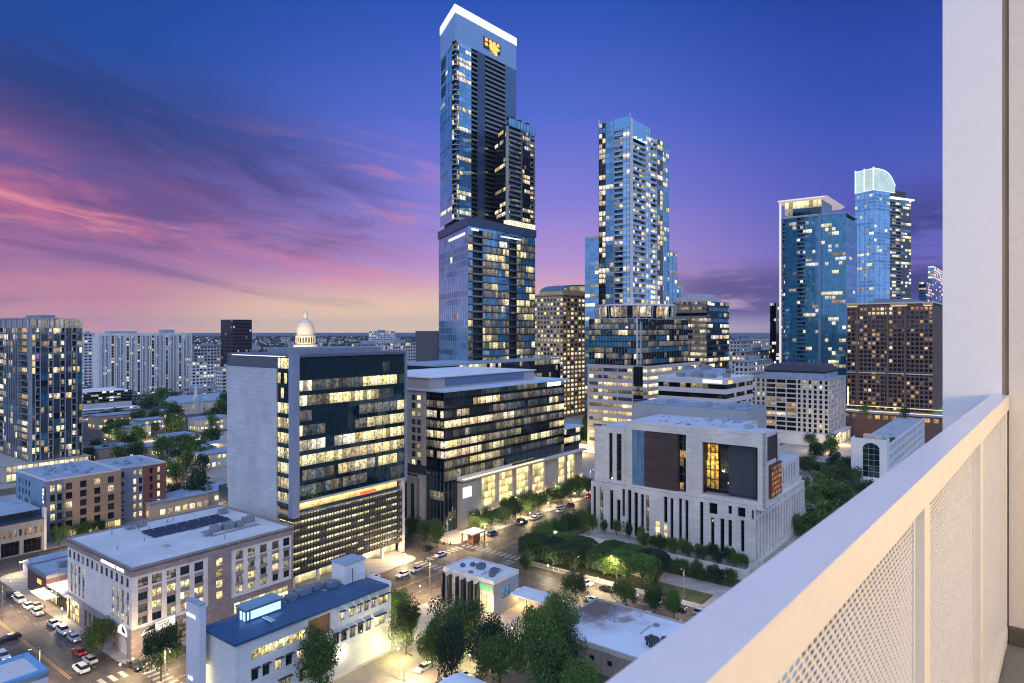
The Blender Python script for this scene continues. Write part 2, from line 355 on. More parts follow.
for i, c in enumerate(CA):
    wr(c-1.15, c+1.15, T0, T1)
    for j in range(3): wr(c-1.1, c+1.1, 7.6+j*2.75, 9.4+j*2.75, pick(lits5), 2, 1)
for j in range(4): wr(MBC-.9, MBC+.9, 7.6+j*2.75, 9.6+j*2.75, litOff if j else litA, 1, 1)
for i, c in enumerate(CB):
    wr(c-1.0, c+1.0, T0, T1)
    for j in range(3): wr(c-.9, c+.9, 7.6+j*2.75, 9.4+j*2.75, pick(lits5), 2, 1)
for c in (CA[2], CA[3], CA[4]): wr(c-1.5, c+1.5, 1.2, 5.6, pick([(litDimOff, 1), (gDark, 1)]), 3, 3)
wr(MB1+.8, b.lu-1.4, 2.2, 5.2, litShop, 9, 2)
rr.append((2.4, 8.2, 0, 4.6))                       # arched porch
for i in range(13): a = 1.6+i*2.8; wl(a, a+1.5, T0, T1)
for i in range(4): a = 1.5+i*2.6; [wl(a, a+1.25, 7.6+j*2.75, 9.6+j*2.75, pick(lits5), 2, 1) for j in range(3)]
for i in range(4): a = 26.6+i*2.5; [wl(a, a+1.25, 7.6+j*2.75, 9.6+j*2.75, pick(lits5), 1, 1) for j in range(3)]
for i in range(5): a = 14.5+i*2.6; wl(a, a+1.3, 1.0, 5.2, None, 2, 3)
wl(29.6, 36.6, .3, 5.6, litHall, 4, 3)
lr.append((2.2, 6.6, 0, 4.6)); wl(8.6, 10.4, 1, 4.8, litDimOff, 2, 3)
holed(w, RF, 0, b.lu, 6.6, 19.0, rr, .35, 0); holed(w, LF, .35, b.lv, 6.6, 19.0, lr, .35, 0)
w.build('wall', [lilac], b.root)
q = MB(); holed(q, RF, -.12, b.lu, 0, 6.6, rr, .47, 0, .12); holed(q, LF, .35, b.lv, 0, 6.6, lr, .47, 0, .12)
arch(q, RF, 2.4, 8.2, 2.2, 4.65, .45, 0, .1); arch(q, LF, 2.2, 6.6, 2.4, 4.65, .45, 0, .1)
q.build('base_wall', mauve, b.root)
q = MB(); q.box(-.25, b.lu+.1, -.25, b.lv+.1, 19.0, b.h-.45)
q.fbox(RF, -.2, b.lu, -.1, .2, 6.5, 6.75); q.fbox(LF, .2, b.lv, -.1, .2, 6.5, 6.75)
holed(q, RF, MB0, MB1, 6.75, 19.0, rr, .3, 0, .16); q.fbox(RF, b.lu-.5, b.lu, -.1, .16, 6.75, 19.0)
for c in CA+CB:
    for z in (9.5, 12.25, 15.0): q.fbox(RF, c-1.1, c+1.1, -.2, .03, z-.08, z+.83)
for a in [1.5+i*2.6 for i in range(4)]+[26.6+i*2.5 for i in range(4)]:
    for z in (9.65, 12.4): q.fbox(LF, a, a+1.25, -.2, .03, z, z+.65)
q.build('cornice', mauve, b.root)
roof(b, -.25, b.lu+.1, -.25, b.lv+.1, b.h-.4, roofw, .4, mauve, .4)
# solar array, rooftop machinery
q = MB()
for i in range(7):
    for j in range(3):
        x = 14.0+i*3.1; y = 20.0+j*2.6; q.hexa([(x, y, b.h-.2), (x+2.9, y, b.h-.2), (x+2.9, y+2.3, b.h+.15), (x, y+2.3, b.h+.15), (x, y, b.h-.15), (x+2.9, y, b.h-.15), (x+2.9, y+2.3, b.h+.2), (x, y+2.3, b.h+.2)])
q.build('solar_array', block('solar_cells', (.018, .028, .06), .5, .5, .03, dark=3.0), b.root)
roof_units(b.root, [(26, 12.5, 2.4, 2, b.h-.4, 1.5), (29, 12, 3, 2, b.h-.4, 1.8), (32.6, 12, 2, 2, b.h-.4, 1.3), (23, 10.5, 2, 1.6, b.h-.4, 1.2), (36, 13.5, 3, 2, b.h-.4, 1.6), (13, 33, 2, 2, b.h-.4, 1.1), (16, 33, 2, 2, b.h-.4, 1.1), (37, 28, 2.2, 2, b.h-.4, 1.2)])
q = MB()
for k in range(10): x = 24+k*1.4; q.tube((x, 14.9, b.h-.2), (x+1.2, 15.2, b.h-.2), .14, n=6)
q.tube((24, 9.6, b.h-.2), (38, 9.9, b.h-.2), .18, n=6); q.build('duct', metal, b.root)
clutter(b, 3, b.lu-4, 3, b.lv-4, b.h-.4, 16, 3)
sg = MB(); sg.fbox(LF, 1.0, 16, .2, .24, 19.25, 20.3); so = sg.build('sign_band', mat('sign_backing', (.6, .45, .38), .6, .1), b.root)
text('AUSTIN CREDIT CENTER', 1.15, signw, b.root, LF, 16, .32, 19.35, name='sign_lettering')
for (F, a0, a1) in ((RF, 2.0, 9.6), (LF, 1.6, 6.2)):       # the two arched signs with a dark wing
    q = MB(); n = 14; P = F.p
    for i in range(n):
        def hz(t): return 5.4+2.0*sqrt(max(0, 1-(1-t)**2 if F is RF else 1-(2*t-1)**2))
        t0, t1 = i/n, (i+1)/n; c0, c1 = a0+(a1-a0)*t0, a0+(a1-a0)*t1
        q.hexa([P(c0, .5, 5.1), P(c1, .5, 5.1), P(c1, .3, 5.1), P(c0, .3, 5.1), P(c0, .5, hz(t0)), P(c1, .5, hz(t1)), P(c1, .3, hz(t1)), P(c0, .3, hz(t0))])
    s_ = q.build('arched_sign', signf, b.root)
    q = MB()
    for i in range(8):
        t0, t1 = i/8, (i+1)/8; c0, c1 = a0+.4+(a1-a0)*.34*t0, a0+.4+(a1-a0)*.34*t1
        q.hexa([P(c0, .6, 5.75+.1*i*.3), P(c1, .6, 5.75+.1*(i+1)*.3), P(c1, .52, 5.75+.1*(i+1)*.3), P(c0, .52, 5.75+.1*i*.3), P(c0, .6, 5.8+1.35*t0**.7), P(c1, .6, 5.8+1.35*t1**.7), P(c1, .52, 5.8+1.35*t1**.7), P(c0, .52, 5.8+1.35*t0**.7)])
    q.build('wing_emblem', black, s_)
    if F is RF:
        for k, t in enumerate(('AUSTIN', 'CREDIT')): text(t, .75, black, s_, F, a0+3.5, .56, 6.55-k*.75, .02)
b.flush()

# ---- 2 white stone lab with blue metal roof
b = Bld('blue_roof_building', 'low white stone building with a blue metal roof and lit strip windows', 'building', 235.9, 129, 643.6, 205.4, 391)
RF, LF = b.R, b.L; h = b.h; rr = []
for (a0, a1, lt) in [(3.2, 15.6, 1)]:
    rr.append((a0, a1, h-4.6, h-2.6)); b.win(RF, a0, a1, h-4.6, h-2.6, -.35, litOff, 8, 1, metal)
rr.append((16.2, 21.8, h-5.2, h-1.2))
for a in (24.2, 26.8, 28.9, 31.0, 33.0): rr.append((a, a+1.35, h-4.0, h-1.9)); b.win(RF, a, a+1.35, h-4.0, h-1.9, -.35, litOff if a != 31.0 else litA, 2, 1)
rr.append((35.2, 38.4, h-4.0, h-1.9)); b.win(RF, 35.2, 38.4, h-4.0, h-1.9, -.35, litOff, 4, 1)
for i, a in enumerate((3.2, 5.6, 8.4, 10.8, 13.4, 22.4, 24.6, 26.9, 29.2, 31.4, 34.0)):
    m = [gDark, gDark, litA, gDark, litA, gDark, gDark, litDimOff, gDark, litA, litShop][i]; ww = 1.6 if i != 10 else 3.2
    rr.append((a, a+ww, h-8.6, h-6.2)); b.win(RF, a, a+ww, h-8.6, h-6.2, -.35, m, 2, 1)
for a in (4, 9, 14, 19): rr.append((a, a+3, h-13, h-10.6)); b.win(RF, a, a+3, h-13, h-10.6, -.35, litDimOff, 3, 1)
w = MB(); w.box(.45, b.lu-.1, .45, b.lv, 0, h-.7); holed(w, RF, 0, b.lu, 0, h-.6, rr, .45)
w.fbox(LF, .45, b.lv, -.45, 0, 0, h-.6); w.build('wall', wstone, b.root)
q = MB(); q.fquad(RF, 16.2, 21.8, -.4, h-5.2, h-1.2, 0, (3, 3)); q.build('amber_window', [block('lit_timber', (.42, .2, .07), .5, 4, .05)], b.root)
for (a0, a1, z0, z1) in rr[:]:
    if a1-a0 < 4: q = MB(); q.fbox(RF, a0-.1, a1+.1, 0, .7, z1, z1+.1); q.build('sunshade', dmetal, b.root)
bluem = block('blue_metal_roof', (.022, .085, .20), .45, 60, .03, dark=.4, var=.1, rough=.42)
q = MB(); zc = h+.9       # gently hipped metal roof with deep fascia
o = .7
q.box(-o, b.lu-1.2, -o, b.lv+.4, h-.25, h+.25)
q.hexa([(-o+.1, -o+.1, h+.25), (b.lu-1.3, -o+.1, h+.25), (b.lu-1.3, b.lv+.3, h+.25), (-o+.1, b.lv+.3, h+.25), (2.6, 3.4, zc), (b.lu-4, 2.0, zc-.2), (b.lu-4, b.lv-1.5, zc-.2), (2.6, b.lv-2.5, zc)])
q.build('roof', bluem, b.root)
q = MB(); q.box(b.lu-3.5, b.lu+.05, -.05, b.lv+.2, h-.7, h+.02); q.box(b.lu-.35, b.lu+.05, -.05, b.lv+.2, h, h+.5); q.build('end_parapet', wstone, b.root)
q = MB(); q.box(5.2, 13.4, 5.2, 8.8, h+.5, h+3.2); mon = q.build('roof_lantern', mat('lantern_blue', (.10, .16, .26), .5, .1), b.root)
q = MB(); q.fbox(Face((0, 5.2), (1, 0), (0, -1), 9), 6.2, 13.0, .02, .07, h+1.2, h+2.8); q.fbox(Face((5.2, 0), (0, 1), (-1, 0), 9), 5.5, 6.3, .02, .07, h+1.0, h+2.7); q.fbox(Face((5.2, 0), (0, 1), (-1, 0), 9), 6.7, 7.4, .02, .07, h+1.0, h+2.7); q.fbox(Face((0, 5.2), (1, 0), (0, -1), 9), 5.4, 5.8, .02, .07, h+1.2, h+2.8)
q.build('lit_window', ledblue, b.root); q = MB(); q.box(5.0, 13.6, 5.0, 9.0, h+3.2, h+3.45); q.build('lantern_roof', bluepanel, b.root)
q = MB(); q.box(8.2, 8.5, 1.0, 4.4, h+.95, h+1.15); q.box(8.9, 9.1, 1.0, 4.4, h+.95, h+1.15); q.build('skylight_strip', mat('ladder_white', (.6, .65, .7), .4, .05), b.root)
q = MB(); q.box(30.5, 36.5, 6.2, 11.0, h, h+5.2); q.build('lift_house', bluepanel if False else wstone, b.root); q = MB(); q.box(30.3, 36.7, 6.0, 11.2, h+5.2, h+5.4); q.build('lift_house_roof', roofb, b.root)
roof_units(b.root, [(17, 8.0, 2.2, 1.8, h+.5, 1.2), (20, 8.2, 3, 2.0, h+.5, 1.5), (24, 8.6, 2.4, 2.0, h+.5, 1.3), (26.9, 6.8, 2.6, 2.2, h+.5, 1.4)], mat('dusty_unit', (.16, .20, .26), .6))
clutter(b, 15, 28, 5.6, 10.5, h+.5, 7, 5)
q = MB(); q.tube((32.2, 5.5, h), (32.2, 5.5, h+4.2), .09); q.build('flag_mast', dmetal, b.root)
b.flush()
# the sign pylon at its left end
q = thing('sign_pylon', 'tall white slab pylon with small lit lettering beside the blue roofed building', 'sign pylon', (b.loc[0]+.2*V[0]*0, b.loc[1], 0))
q.location = W(*[c for c in (st(b.loc)[0]-2.6, st(b.loc)[1]+8.6)])
m_ = MB(); m_.box(0, 1.3, 0, 5.2, 0, 21.4); m_.build('slab', mat('pylon_panel', (.62, .64, .72), .5, .05), q); m_ = MB(); m_.box(-.04, 1.34, -.04, 5.24, 21.4, 21.7); m_.build('cap', roofb, q)
PL = Face((0, 0), (0, 1), (-1, 0), 4.6); text('MEDICAL', .85, signw, q, PL, 4.9, .1, 18.6); text('LAB', 1.0, signw, q, PL, 4.3, .1, 6.2)
m_ = MB(); m_.box(1.5, 2.2, .6, 1.4, 0, 9); m_.build('light_strip', litShop, q)

# ---- 3 glass office over parking levels
b = Bld('glass_office_tower', 'dark teal glass office block on lit parking levels with a pale stone side wall', 'office tower', 293, 197, 355, 228.5, 404)
RF, LF = b.R, b.L; ZB, ZT = 25.2, b.h-1.0; nf = 9
mats = []; g = MB(); P0 = [.38, .12, .12, .55, .6, .12, .45, .5, .25, .1][:nf]
pf = [.25, .35, .9, .8, .18, .4, .8, .62, .15]
fh = (ZT-2.2-ZB)/nf
curtain(g, RF, 1.6, b.lu, ZB, ZT-2.2, nf, 26, mats, [(gTeal, 3), (litFaintB, 3), (litFaint, 2)], [(litOff, 4), (litDimOff, 1), (litA, 1), (litB, 1)], sp=.30, spm=gTeal, mull=2, mw=.09, mo=.12, persist=.86, pf=lambda j: pf[j])
g.fquad(RF, 1.6, b.lu, 0, ZT-2.2, ZT, mats.index(gTeal), (1, 99))
g.build('curtain_wall', mats, b.root)
mats2 = []; g = MB(); LG0 = 1.2
curtain(g, LF, LG0, LG0+6.4, ZB-2, ZT, nf+1, 4, mats2, [(gTeal, 1)], [(litOff, 3), (litA, 1)], p=.72, sp=.3, spm=gTeal, mull=1, persist=.4)
g.build('curtain_wall', mats2, b.root)
g = MB(); g.box(.5, b.lu-.3, .5, b.lv-.3, 24.9, b.h-1); g.build('core', dmetal, b.root)
g = MB(); g.fbox(LF, LG0+6.4, b.lv, -.6, .5, 15, b.h-4.2); g.build('stone_wall', gstone, b.root)
g = MB(); g.fbox(LF, LG0+6.4, b.lv+.4, -.6, .15, b.h-4.2, b.h-.6); g.build('dark_frieze', mat('frieze_metal', (.09, .10, .13), .5, .15), b.root)
g = MB(); g.box(-.7, 1.6, -.9, LG0, ZB-4.4, b.h+.35); g.build('corner_fin', fin, b.root)
g = MB(); g.box(b.lu, b.lu+.7, -.9, 1.8, ZB-1.0, b.h+.35); g.build('end_fin', fin, b.root)
g = MB(); g.box(-.3, b.lu+.5, -.7, b.lv+.4, b.h-.75, b.h-.35); g.box(-.1, b.lu+.3, -.4, b.lv, b.h-.35, b.h); g.build('roof', mat('dark_roof', (.12, .14, .19), .7, .2), b.root)
g = MB(); g.fbox(RF, 3, b.lu-3, .5, .6, b.h-.62, b.h-.44); g.fbox(LF, 3, b.lv-3, .5, .6, b.h-.62, b.h-.44); g.build('led_strip', ledw, b.root)
g = MB(); g.box(10, b.lu-3, 8, b.lv-6, b.h, b.h+1.5); g.build('penthouse', mat('penthouse_panel', (.22, .25, .31), .6, .15), b.root)
g = MB(); g.box(-.3, b.lu+.4, -.5, b.lv, ZB-.55, ZB); g.build('underside', mat('soffit', (.55, .5, .42), .6), b.root)
g = MB(); g.box(2.5, b.lu-2, 1.4, b.lv-4, ZB-3.3, ZB-.55); g.build('terrace_lounge', mat('lounge_wall', (.4, .34, .25), .8), b.root)
g = MB(); g.fquad(Face((0, 1.35), (1, 0), (0, -1), 1), 3, b.lu-2, 0, ZB-2.9, ZB-.6, 0, (1, 1)); g.fquad(Face((2.45, 0), (0, 1), (-1, 0), 1), 2, 14, 0, ZB-2.9, ZB-.6, 0, (3, 1)); g.build('lounge_glazing', litHall, b.root)
g = MB(); g.box(b.lu*.58, b.lu*.72, .2, .9, ZB-3.0, ZB-1.7); g.build('terrace_screen', signr, b.root)
g = MB(); g.fquad(RF, 4, b.lu-2, .05, ZB-3.5, ZB-2.55, 0, (5, 1)); g.build('terrace_balustrade', gGrey, b.root)
ZP = ZB-3.6; npk = 8; ph = (ZP-3.6)/npk
litPark = lit('lit_parking', (1, .80, .36), 1.8, busy=.35, scale=2.2, tint=(1, .92, .6))
g = MB(); g.box(3, b.lu-3, 3, b.lv-2, 3.6, ZP); g.build('parking_core', conc, b.root)
g = MB()
for j in range(npk):        # open parking levels: deck, ceiling light line, dark louvres
    z = 3.6+j*ph
    g.box(.3, b.lu-.8, .2, b.lv, z, z+.35)
g.box(-.1, b.lu-.2, -.2, b.lv, ZP-.3, ZP); g.build('parking_deck', conc, b.root)
for j in range(npk):
    g = MB(); z = 3.6+j*ph; nb = 17
    for i in range(nb):
        if R.random() < .9:
            a0 = 1+(b.lu-3)*i/nb; g.fquad(Face((0, 1.4), (1, 0), (0, -1), 1), a0+.15, a0+(b.lu-3)/nb-.15, 0, z+ph*.55, z+ph*.98, 0, (i, j))
    for i in range(7):
        g.fquad(Face((1.6, 0), (0, 1), (-1, 0), 1), 2+i*4, 5+i*4, 0, z+ph*.62, z+ph*.9, 0, (i, j+30))
    g.build('parking_light_row', litPark, b.root)
g = MB()
for j in range(npk):
    z = 3.6+j*ph
    g.fbox(RF, .2, b.lu-.8, -.25, -.12, z+.05, z+ph*.52); g.fbox(LF, .2, b.lv, -.35, -.12, z+.05, z+ph*.52)
    for i in range(0, 40): a = .6+i*(b.lu-1.6)/39.0; g.fbox(RF, a-.05, a+.05, -.1, .12, z+.05, z+ph)
g.build('louvres', mat('louvre_metal', (.07, .07, .07), .5, .2, metallic=.3), b.root)
g = MB()
for i in range(6): a = .4+i*(b.lu-1.4)/5; g.fbox(RF, a-.35, a+.35, -.9, .02, 0, 3.6)
g.fbox(RF, b.lu-.9, b.lu+.1, -2, .25, 0, ZB-.6); g.build('pillar', limest, b.root)
g = MB(); curtain(g, Face((0, 3.2), (1, 0), (0, -1), 1), 2, b.lu-1, .2, 3.5, 1, 20, [litShop], [(litShop, 1)], [(litShop, 1)], p=1, sp=0, mull=0); g.build('shopfront', [litShop, dmetal], b.root)
g = MB(); g.box(-.6, 7, b.lv-.5, b.lv+5, 0, 25); g.build('rear_wing', mat('rear_glass', (.02, .05, .08), .2), b.root)

# ---- 5 dark glass midrise with glowing lower hall
b = Bld('dark_glass_midrise', 'dark glass midrise with tall glowing hall windows and stepped right end', 'office building', 444, 252, 391, 398, 564)
RF, LF = b.R, b.L; h = b.h
mats = []; g = MB(); nf = 8; Z0 = 18.5
pf5 = [.3, .6, .9, .5, .8, .5, .55, .3]
curtain(g, RF, 0, b.lu, Z0+4.2, h, nf, 34, mats, [(gDark, 2), (litFaint, 3), (litFaintB, 1)], [(litA, 2), (litOff, 2), (litDimOff, 2), (litB, 1)], sp=.3, spm=gBlack, mull=2, mw=.1, mo=.18, persist=.82, slab=.15, pf=lambda j: pf5[j])
curtain(g, LF, 0, 9.0, Z0+4.2, h, nf, 5, mats, [(gBlack, 2), (gTeal, 2)], [(litA, 2), (litB, 2), (litDimOff, 2)], sp=.3, spm=gBlack, mull=1, mw=.1, mo=.14, persist=.6, slab=.15, pf=lambda j: pf5[j])
curtain(g, RF, 0, b.lu, Z0, Z0+4.2, 1, 34, mats, [(gDark, 2), (gTeal, 1)], [(litDimOff, 1)], p=.25, sp=.1, spm=gBlack, mull=2)
curtain(g, LF, 0, 9, 0, Z0+4.2, 6, 5, mats, [(gDark, 2), (gTeal, 2)], [(litDimOff, 1)], p=.1, sp=.15, spm=gDark, mull=1, mm=metal)
curtain(g, RF, 0, 6.5, 0, Z0, 5, 3, mats, [(gDark, 2), (gTeal, 2)], [(litDimOff, 1)], p=.1, sp=.15, spm=gDark, mull=1, mm=metal)
g.build('curtain_wall', mats, b.root)
g = MB(); g.box(.4, b.lu-.4, .4, b.lv+25, 0, h-.5); g.build('core', dmetal, b.root)
g = MB(); g.box(b.lu-.4, b.lu+14, .6, 40, 0, h-23); g.build('step_core', dmetal, b.root)
mats = []; g = MB()
curtain(g, Face((b.lu, 0), (1, 0), (0, -1), 1), 0, 14, h-31.5, h-23.4, 2, 7, mats, [(gBlack, 2)], [(litA, 2), (litB, 2)], p=.6, sp=.35, spm=gBlack, mull=1, slab=.3)
g.build('curtain_wall', mats, b.root)
g = MB(); g.box(-1.5, b.lu+2, -1.2, b.lv+26, h-.5, h+.2); g.box(b.lu-1, b.lu+15.2, -1.5, 40, h-23.4, h-22.9); g.build('roof', mat('blue_white_roof', (.50, .60, .74), .6, .15), b.root)
scr = mat('screen_panel', (.40, .36, .34), .7, .1)
g = MB(); g.box(-.5, b.lu-14, 7, b.lv+24, h+.2, h+4.4); g.build('penthouse', scr, b.root); g = MB(); g.box(-1.2, b.lu-13.4, 6.2, b.lv+25, h+4.4, h+4.8); g.build('penthouse_roof', roofw, b.root)
g = MB(); g.fbox(Face((0, 7), (1, 0), (0, -1), 1), 8, b.lu-22, 0, .2, h+1.0, h+3.9); g.build('louvres', mat('louvre_blue', (.12, .17, .28), .5), b.root)
g = MB(); g.fbox(RF, b.lu-14, b.lu-3.5, .3, .5, h-2.6, h-.9); s_ = g.build('sign', signw, b.root); text('MERCHANTS', 1.5, black, s_, RF, b.lu-13.4, .55, h-2.3, .02)
# glowing hall
g = MB(); rr = []
hall = [(22, 32), (34, 44), (46.5, 56.5), (59, 69), (80.5, 87), (88.8, 95.8)]
bl5 = b.lu+14
sc5 = b.lu+14
for (a0, a1) in hall:
    a0, a1 = a0*sc5/103+0, a1*sc5/103; rr.append((a0, a1, 5.5, 17.2)); b.win(RF, a0, a1, 5.5, 17.2, .5, litHall, 4, 4, metal)
holed(g, RF, 16.5, sc5, 4.2, 18.2, rr, .8, 0, 1.2); g.fbox(RF, 7.5, 16.5, -.2, 2.2, 0, 17.4, 0); g.fbox(LF, 9.0, b.lv+2, -.3, .6, 24, h-.8, 0)
g.build('stone_wall', tan2, b.root)
g = MB(); g.fbox(RF, 7, sc5+1, -.1, 3.4, 18.2, 18.7); g.fbox(RF, 7, 40, 0, .9, 18.7, 19.6); g.build('cornice', limest, b.root)
g = MB(); g.fbox(RF, 8, 60, 2.0, 3.0, 18.8, 18.95); g.build('cornice_light', ledwarm, b.root)
g = MB(); g.fbox(RF, 8.0, 12.6, 2.3, 2.5, 11.8, 15.6); s_ = g.build('sign', signw, b.root); text('MSC', 1.5, mat('sign_blue', (.1, .1, .35), .5), s_, RF, 8.6, 2.55, 13.0, .02)
for j in range(9): b.win(LF, 11.5, 13.4, h-4.2-j*3.1, h-2.2-j*3.1, .62, pick([(gDark, 2), (litA, 1)]), 1, 1); b.win(LF, 14.4, 16.3, h-4.2-j*3.1, h-2.2-j*3.1, .62, pick([(gDark, 2), (litA, 1)]), 1, 1)
g = MB(); curtain(g, Face((0, -.6), (1, 0), (0, -1), 1), 20, sc5-2, .2, 4.1, 1, 26, [litShop, gDark], [(gDark, 1)], [(litShop, 1)], p=.65, sp=0, mull=1, mw=.3, mm=limest); g.build('shopfront', [litShop, gDark, limest], b.root)
b.flush()
b5 = b
# annex: low tan wing with pilasters and terrace at the left foot
b = Bld('stone_parking_annex', 'low tan stone annex with tall pilasters at the left foot of the dark glass midrise', 'annex', st0=(st(b5.loc)[0]-4, st(b5.loc)[1]+9.5), size=(16, 34, 20.5))
LF = b.L; rr = []
for i in range(8): a = 2+i*4; rr.append((a, a+2.3, 3.5, 17.5)); b.win(LF, a, a+2.3, 3.5, 17.5, -.5, pick([(gDark, 2), (litDimOff, 1)]), 2, 5)
g = MB(); g.box(.7, b.lu, .7, b.lv, 0, 19.5); holed(g, LF, 0, b.lv, 0, 19.8, rr, .7); g.fbox(b.R, 0, 6, -.7, 0, 0, 19.8); g.build('wall', tan2, b.root)
g = MB(); g.box(-.5, b.lu, -.5, b.lv, 19.8, 20.3); g.build('roof', conc, b.root)
g = MB(); g.box(.4, .6, 1, b.lv-1, 20.35, 20.5); g.build('terrace_light', ledwarm, b.root)
g = MB(); g.fquad(LF, 0, b.lv, .3, 20.4, 21.5, 0, (1, 1)); g.build('balustrade', gGrey, b.root); b.flush()

# ---- 6 courthouse
b = Bld('stone_courthouse', 'pale limestone courthouse with tall slit windows and large recessed upper openings', 'courthouse', 755, 216, 518.5, 591, 804.5)
RF, LF = b.R, b.L; lu, lv = b.lu, b.lv; ZM = 15.2; Z1 = 19.2; Z2 = 42.7; AR = -2.9
def la(px, x0=0.0):      # distance along a left-facing plane for an image column
    k = (px-CX)/FPX; X, Y = b.loc[0]+x0*U[0], b.loc[1]+x0*U[1]; return (X-k*Y)/(-V[0]+k*V[1])
g = MB(); rr = []
def slit(p0, p1, z0, z1, m=None, n=5, wmin=.9):
    a1, a0 = la(p0-.35), la(p1+.35); a1 = max(a1, a0+wmin); rr.append((a0, a1, z0, z1)); b.win(LF, a0, a1, z0, z1, -.7, m or pick([(gBlack, 14), (litDimOff, 1)]), 1, n)
for i, (p0, p1, z0, z1, u0) in enumerate([(593.5, 595.5, 4, 17.5, 0), (600, 603, 3, 17.5, 0), (610, 613, 2.5, 17, 0), (617, 620, 2.5, 14, 0), (622.5, 624.5, 1.5, 6.5, 8), (628, 631, 2, 18.2, 0), (634.5, 637.5, 2, 17.6, 0), (641, 643.5, 3, 17.4, 0), (646, 649, 4.6, 17.2, 0), (664, 667, 8.8, 17.8, 0), (670.5, 673, 3, 17.6, 0), (679, 681.5, 3, 18, 0), (685.5, 688, 2.6, 17.8, 0), (700, 703, 2.5, 18, 0), (711, 714, 3, 13.4, 0), (720.5, 724, 2.5, 13.6, 0), (728.5, 731.5, 5, 13.6, 15.2), (741, 744, 4, 14.2, 0)]):
    slit(p0, p1, z0, z1, None, 6)
    if u0: slit(p0, p1, u0+.3, 18.2, None, 2)
slit(709.5, 717, 14.6, 18.2, gBlack, 2); slit(738, 745, 15.2, 18.2, gBlack, 2); slit(752, 753.4, 14.8, 18, gBlack, 2, .5)
slit(655, 659.5, .2, 8.8, litHall, 4); slit(663.5, 667, .2, 8.2, litHall, 3); slit(648.2, 650.5, .2, 4.0, litHall, 2)
g.box(.8, lu-.5, .8, lv-.5, 0, Z1-.3); holed(g, LF, 0, lv, 0, Z1, rr, .8)
slotm = mat('tinted_slot', (.02, .022, .028), .55, .2, ior=1.3); rrr = []; n = 17
for i in range(n):
    a = 1.2+i*(lu-2)/n; z1 = 14.6-(i > 11)*0; rrr.append((a, a+1.7, 1.5, z1)); b.win(RF, a, a+1.7, 1.5, z1, -.72, slotm, 1, 5)
for i in range(n): a = 1.4+i*(lu-2)/n; rrr.append((a, a+1.3, 15.5, 17.3)); b.win(RF, a, a+1.3, 15.5, 17.3, -.72, slotm, 1, 1)
holed(g, RF, .8, lu, 0, Z1-1.6, rrr, .8); g.box(.8, lu-.8, .8, lv-.8, Z1-.3, Z1); g.fbox(RF, 0, lu, -.8, .12, 15.0, 15.2)
g.build('wall', limest, b.root)
# stepped stages on the right
g = MB(); F3 = Face((0, 0.4), (1, 0), (0, -1), 1); F4 = Face((0, 1.5), (1, 0), (0, -1), 1)
r3 = [(14.2+i*2.7, 15.4+i*2.7, Z1+5, 35.8) for i in range(5)]; r4 = [(28.4+i*3.4, 29.8+i*3.4, Z1+.6, 25.6) for i in range(int((lu-31)/3.4))]
holed(g, F3, 13, 27.5, Z1, 37.4, r3, .6); holed(g, F4, 27.5, lu-1.5, Z1, 27.2, r4, .6); g.box(13.1, 27.5, 1.1, 9.2, Z1, 37.2); g.box(27.4, lu-1.5, 2.2, 40, Z1, 27.0); g.box(lu-2, lu-1.5, 1.5, 40, Z1, 27.1)
for r in r3: b.win(F3, *r, -.4, gBlack, 1, 5)
for r in r4: b.win(F4, *r, -.4, gBlack, 1, 3)
g.build('stepped_wall', limest, b.root)
# main upper block, overhanging to the right
XF = .9; UX1 = 13; a_l = la(629, XF); F5 = Face((XF, 0), (0, 1), (-1, 0), 1); F6 = Face((0, AR), (1, 0), (0, -1), 1)
wa1, wa0 = la(632, XF), la(686, XF); oa1, oa0 = la(702, XF), la(757.6, XF)
g = MB(); holed(g, F5, AR, a_l+1.2, Z1, Z2, [(wa0, wa1, Z1+.8, Z2-3.0), (oa0, oa1, Z1+1.4, Z2-4.8)], 1.1)
g.box(XF+1.1, UX1, AR+.8, a_l+1.2, Z2-3.0, Z2-.6); g.box(XF+1.1, UX1, AR+.8, a_l+1.2, Z1-.6, Z1+.8)
holed(g, F6, XF, UX1, Z1-.6, Z2-.1, [(3.0, 12.4, Z2-9.5, Z2-1.6)], .8); g.box(12.9, 31, 9.2, a_l+1, Z1, Z2-.6); g.box(11.5, 13, AR+.8, 9.3, Z1, Z2-.6)
g.box(XF+1.1, 6, wa0-2.6, wa0-1.0, Z1, Z2-1); g.box(XF, XF+1.1, AR, a_l+1.2, Z1-1.2, Z1)
g.box(XF+1.1, UX1, a_l, a_l+1.2, Z1, Z2-.6)
g.build('upper_wall', limest, b.root)
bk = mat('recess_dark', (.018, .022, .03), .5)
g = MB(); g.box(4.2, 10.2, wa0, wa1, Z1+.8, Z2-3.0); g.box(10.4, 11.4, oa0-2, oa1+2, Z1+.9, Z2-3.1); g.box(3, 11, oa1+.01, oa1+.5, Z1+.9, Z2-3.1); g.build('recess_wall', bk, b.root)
g = MB(); g.fbox(F5, wa0+2.9, wa1-5.0, -1.2, .3, Z1+1.0, Z2-3.3); g.build('timber_screen', wood, b.root)
g = MB(); curtain(g, F5, wa1-5.0, wa1-.1, Z1+.9, Z2-3.2, 4, 3, [gSkyPaint], [(gSkyPaint, 1)], [(gSkyPaint, 1)], p=0, sp=0, o=-.5, mull=1, mm=metal); g.build('side_glazing', [gSkyPaint, metal], b.root)
g = MB(); m_ = [litO, gBlack]; curtain(g, F5, wa0, wa0+2.9, Z1+.9, Z2-3.2, 7, 2, m_, [(gBlack, 3)], [(litO, 1)], p=.4, sp=.12, o=-1.6, spm=dmetal); g.build('stair_glazing', m_, b.root)
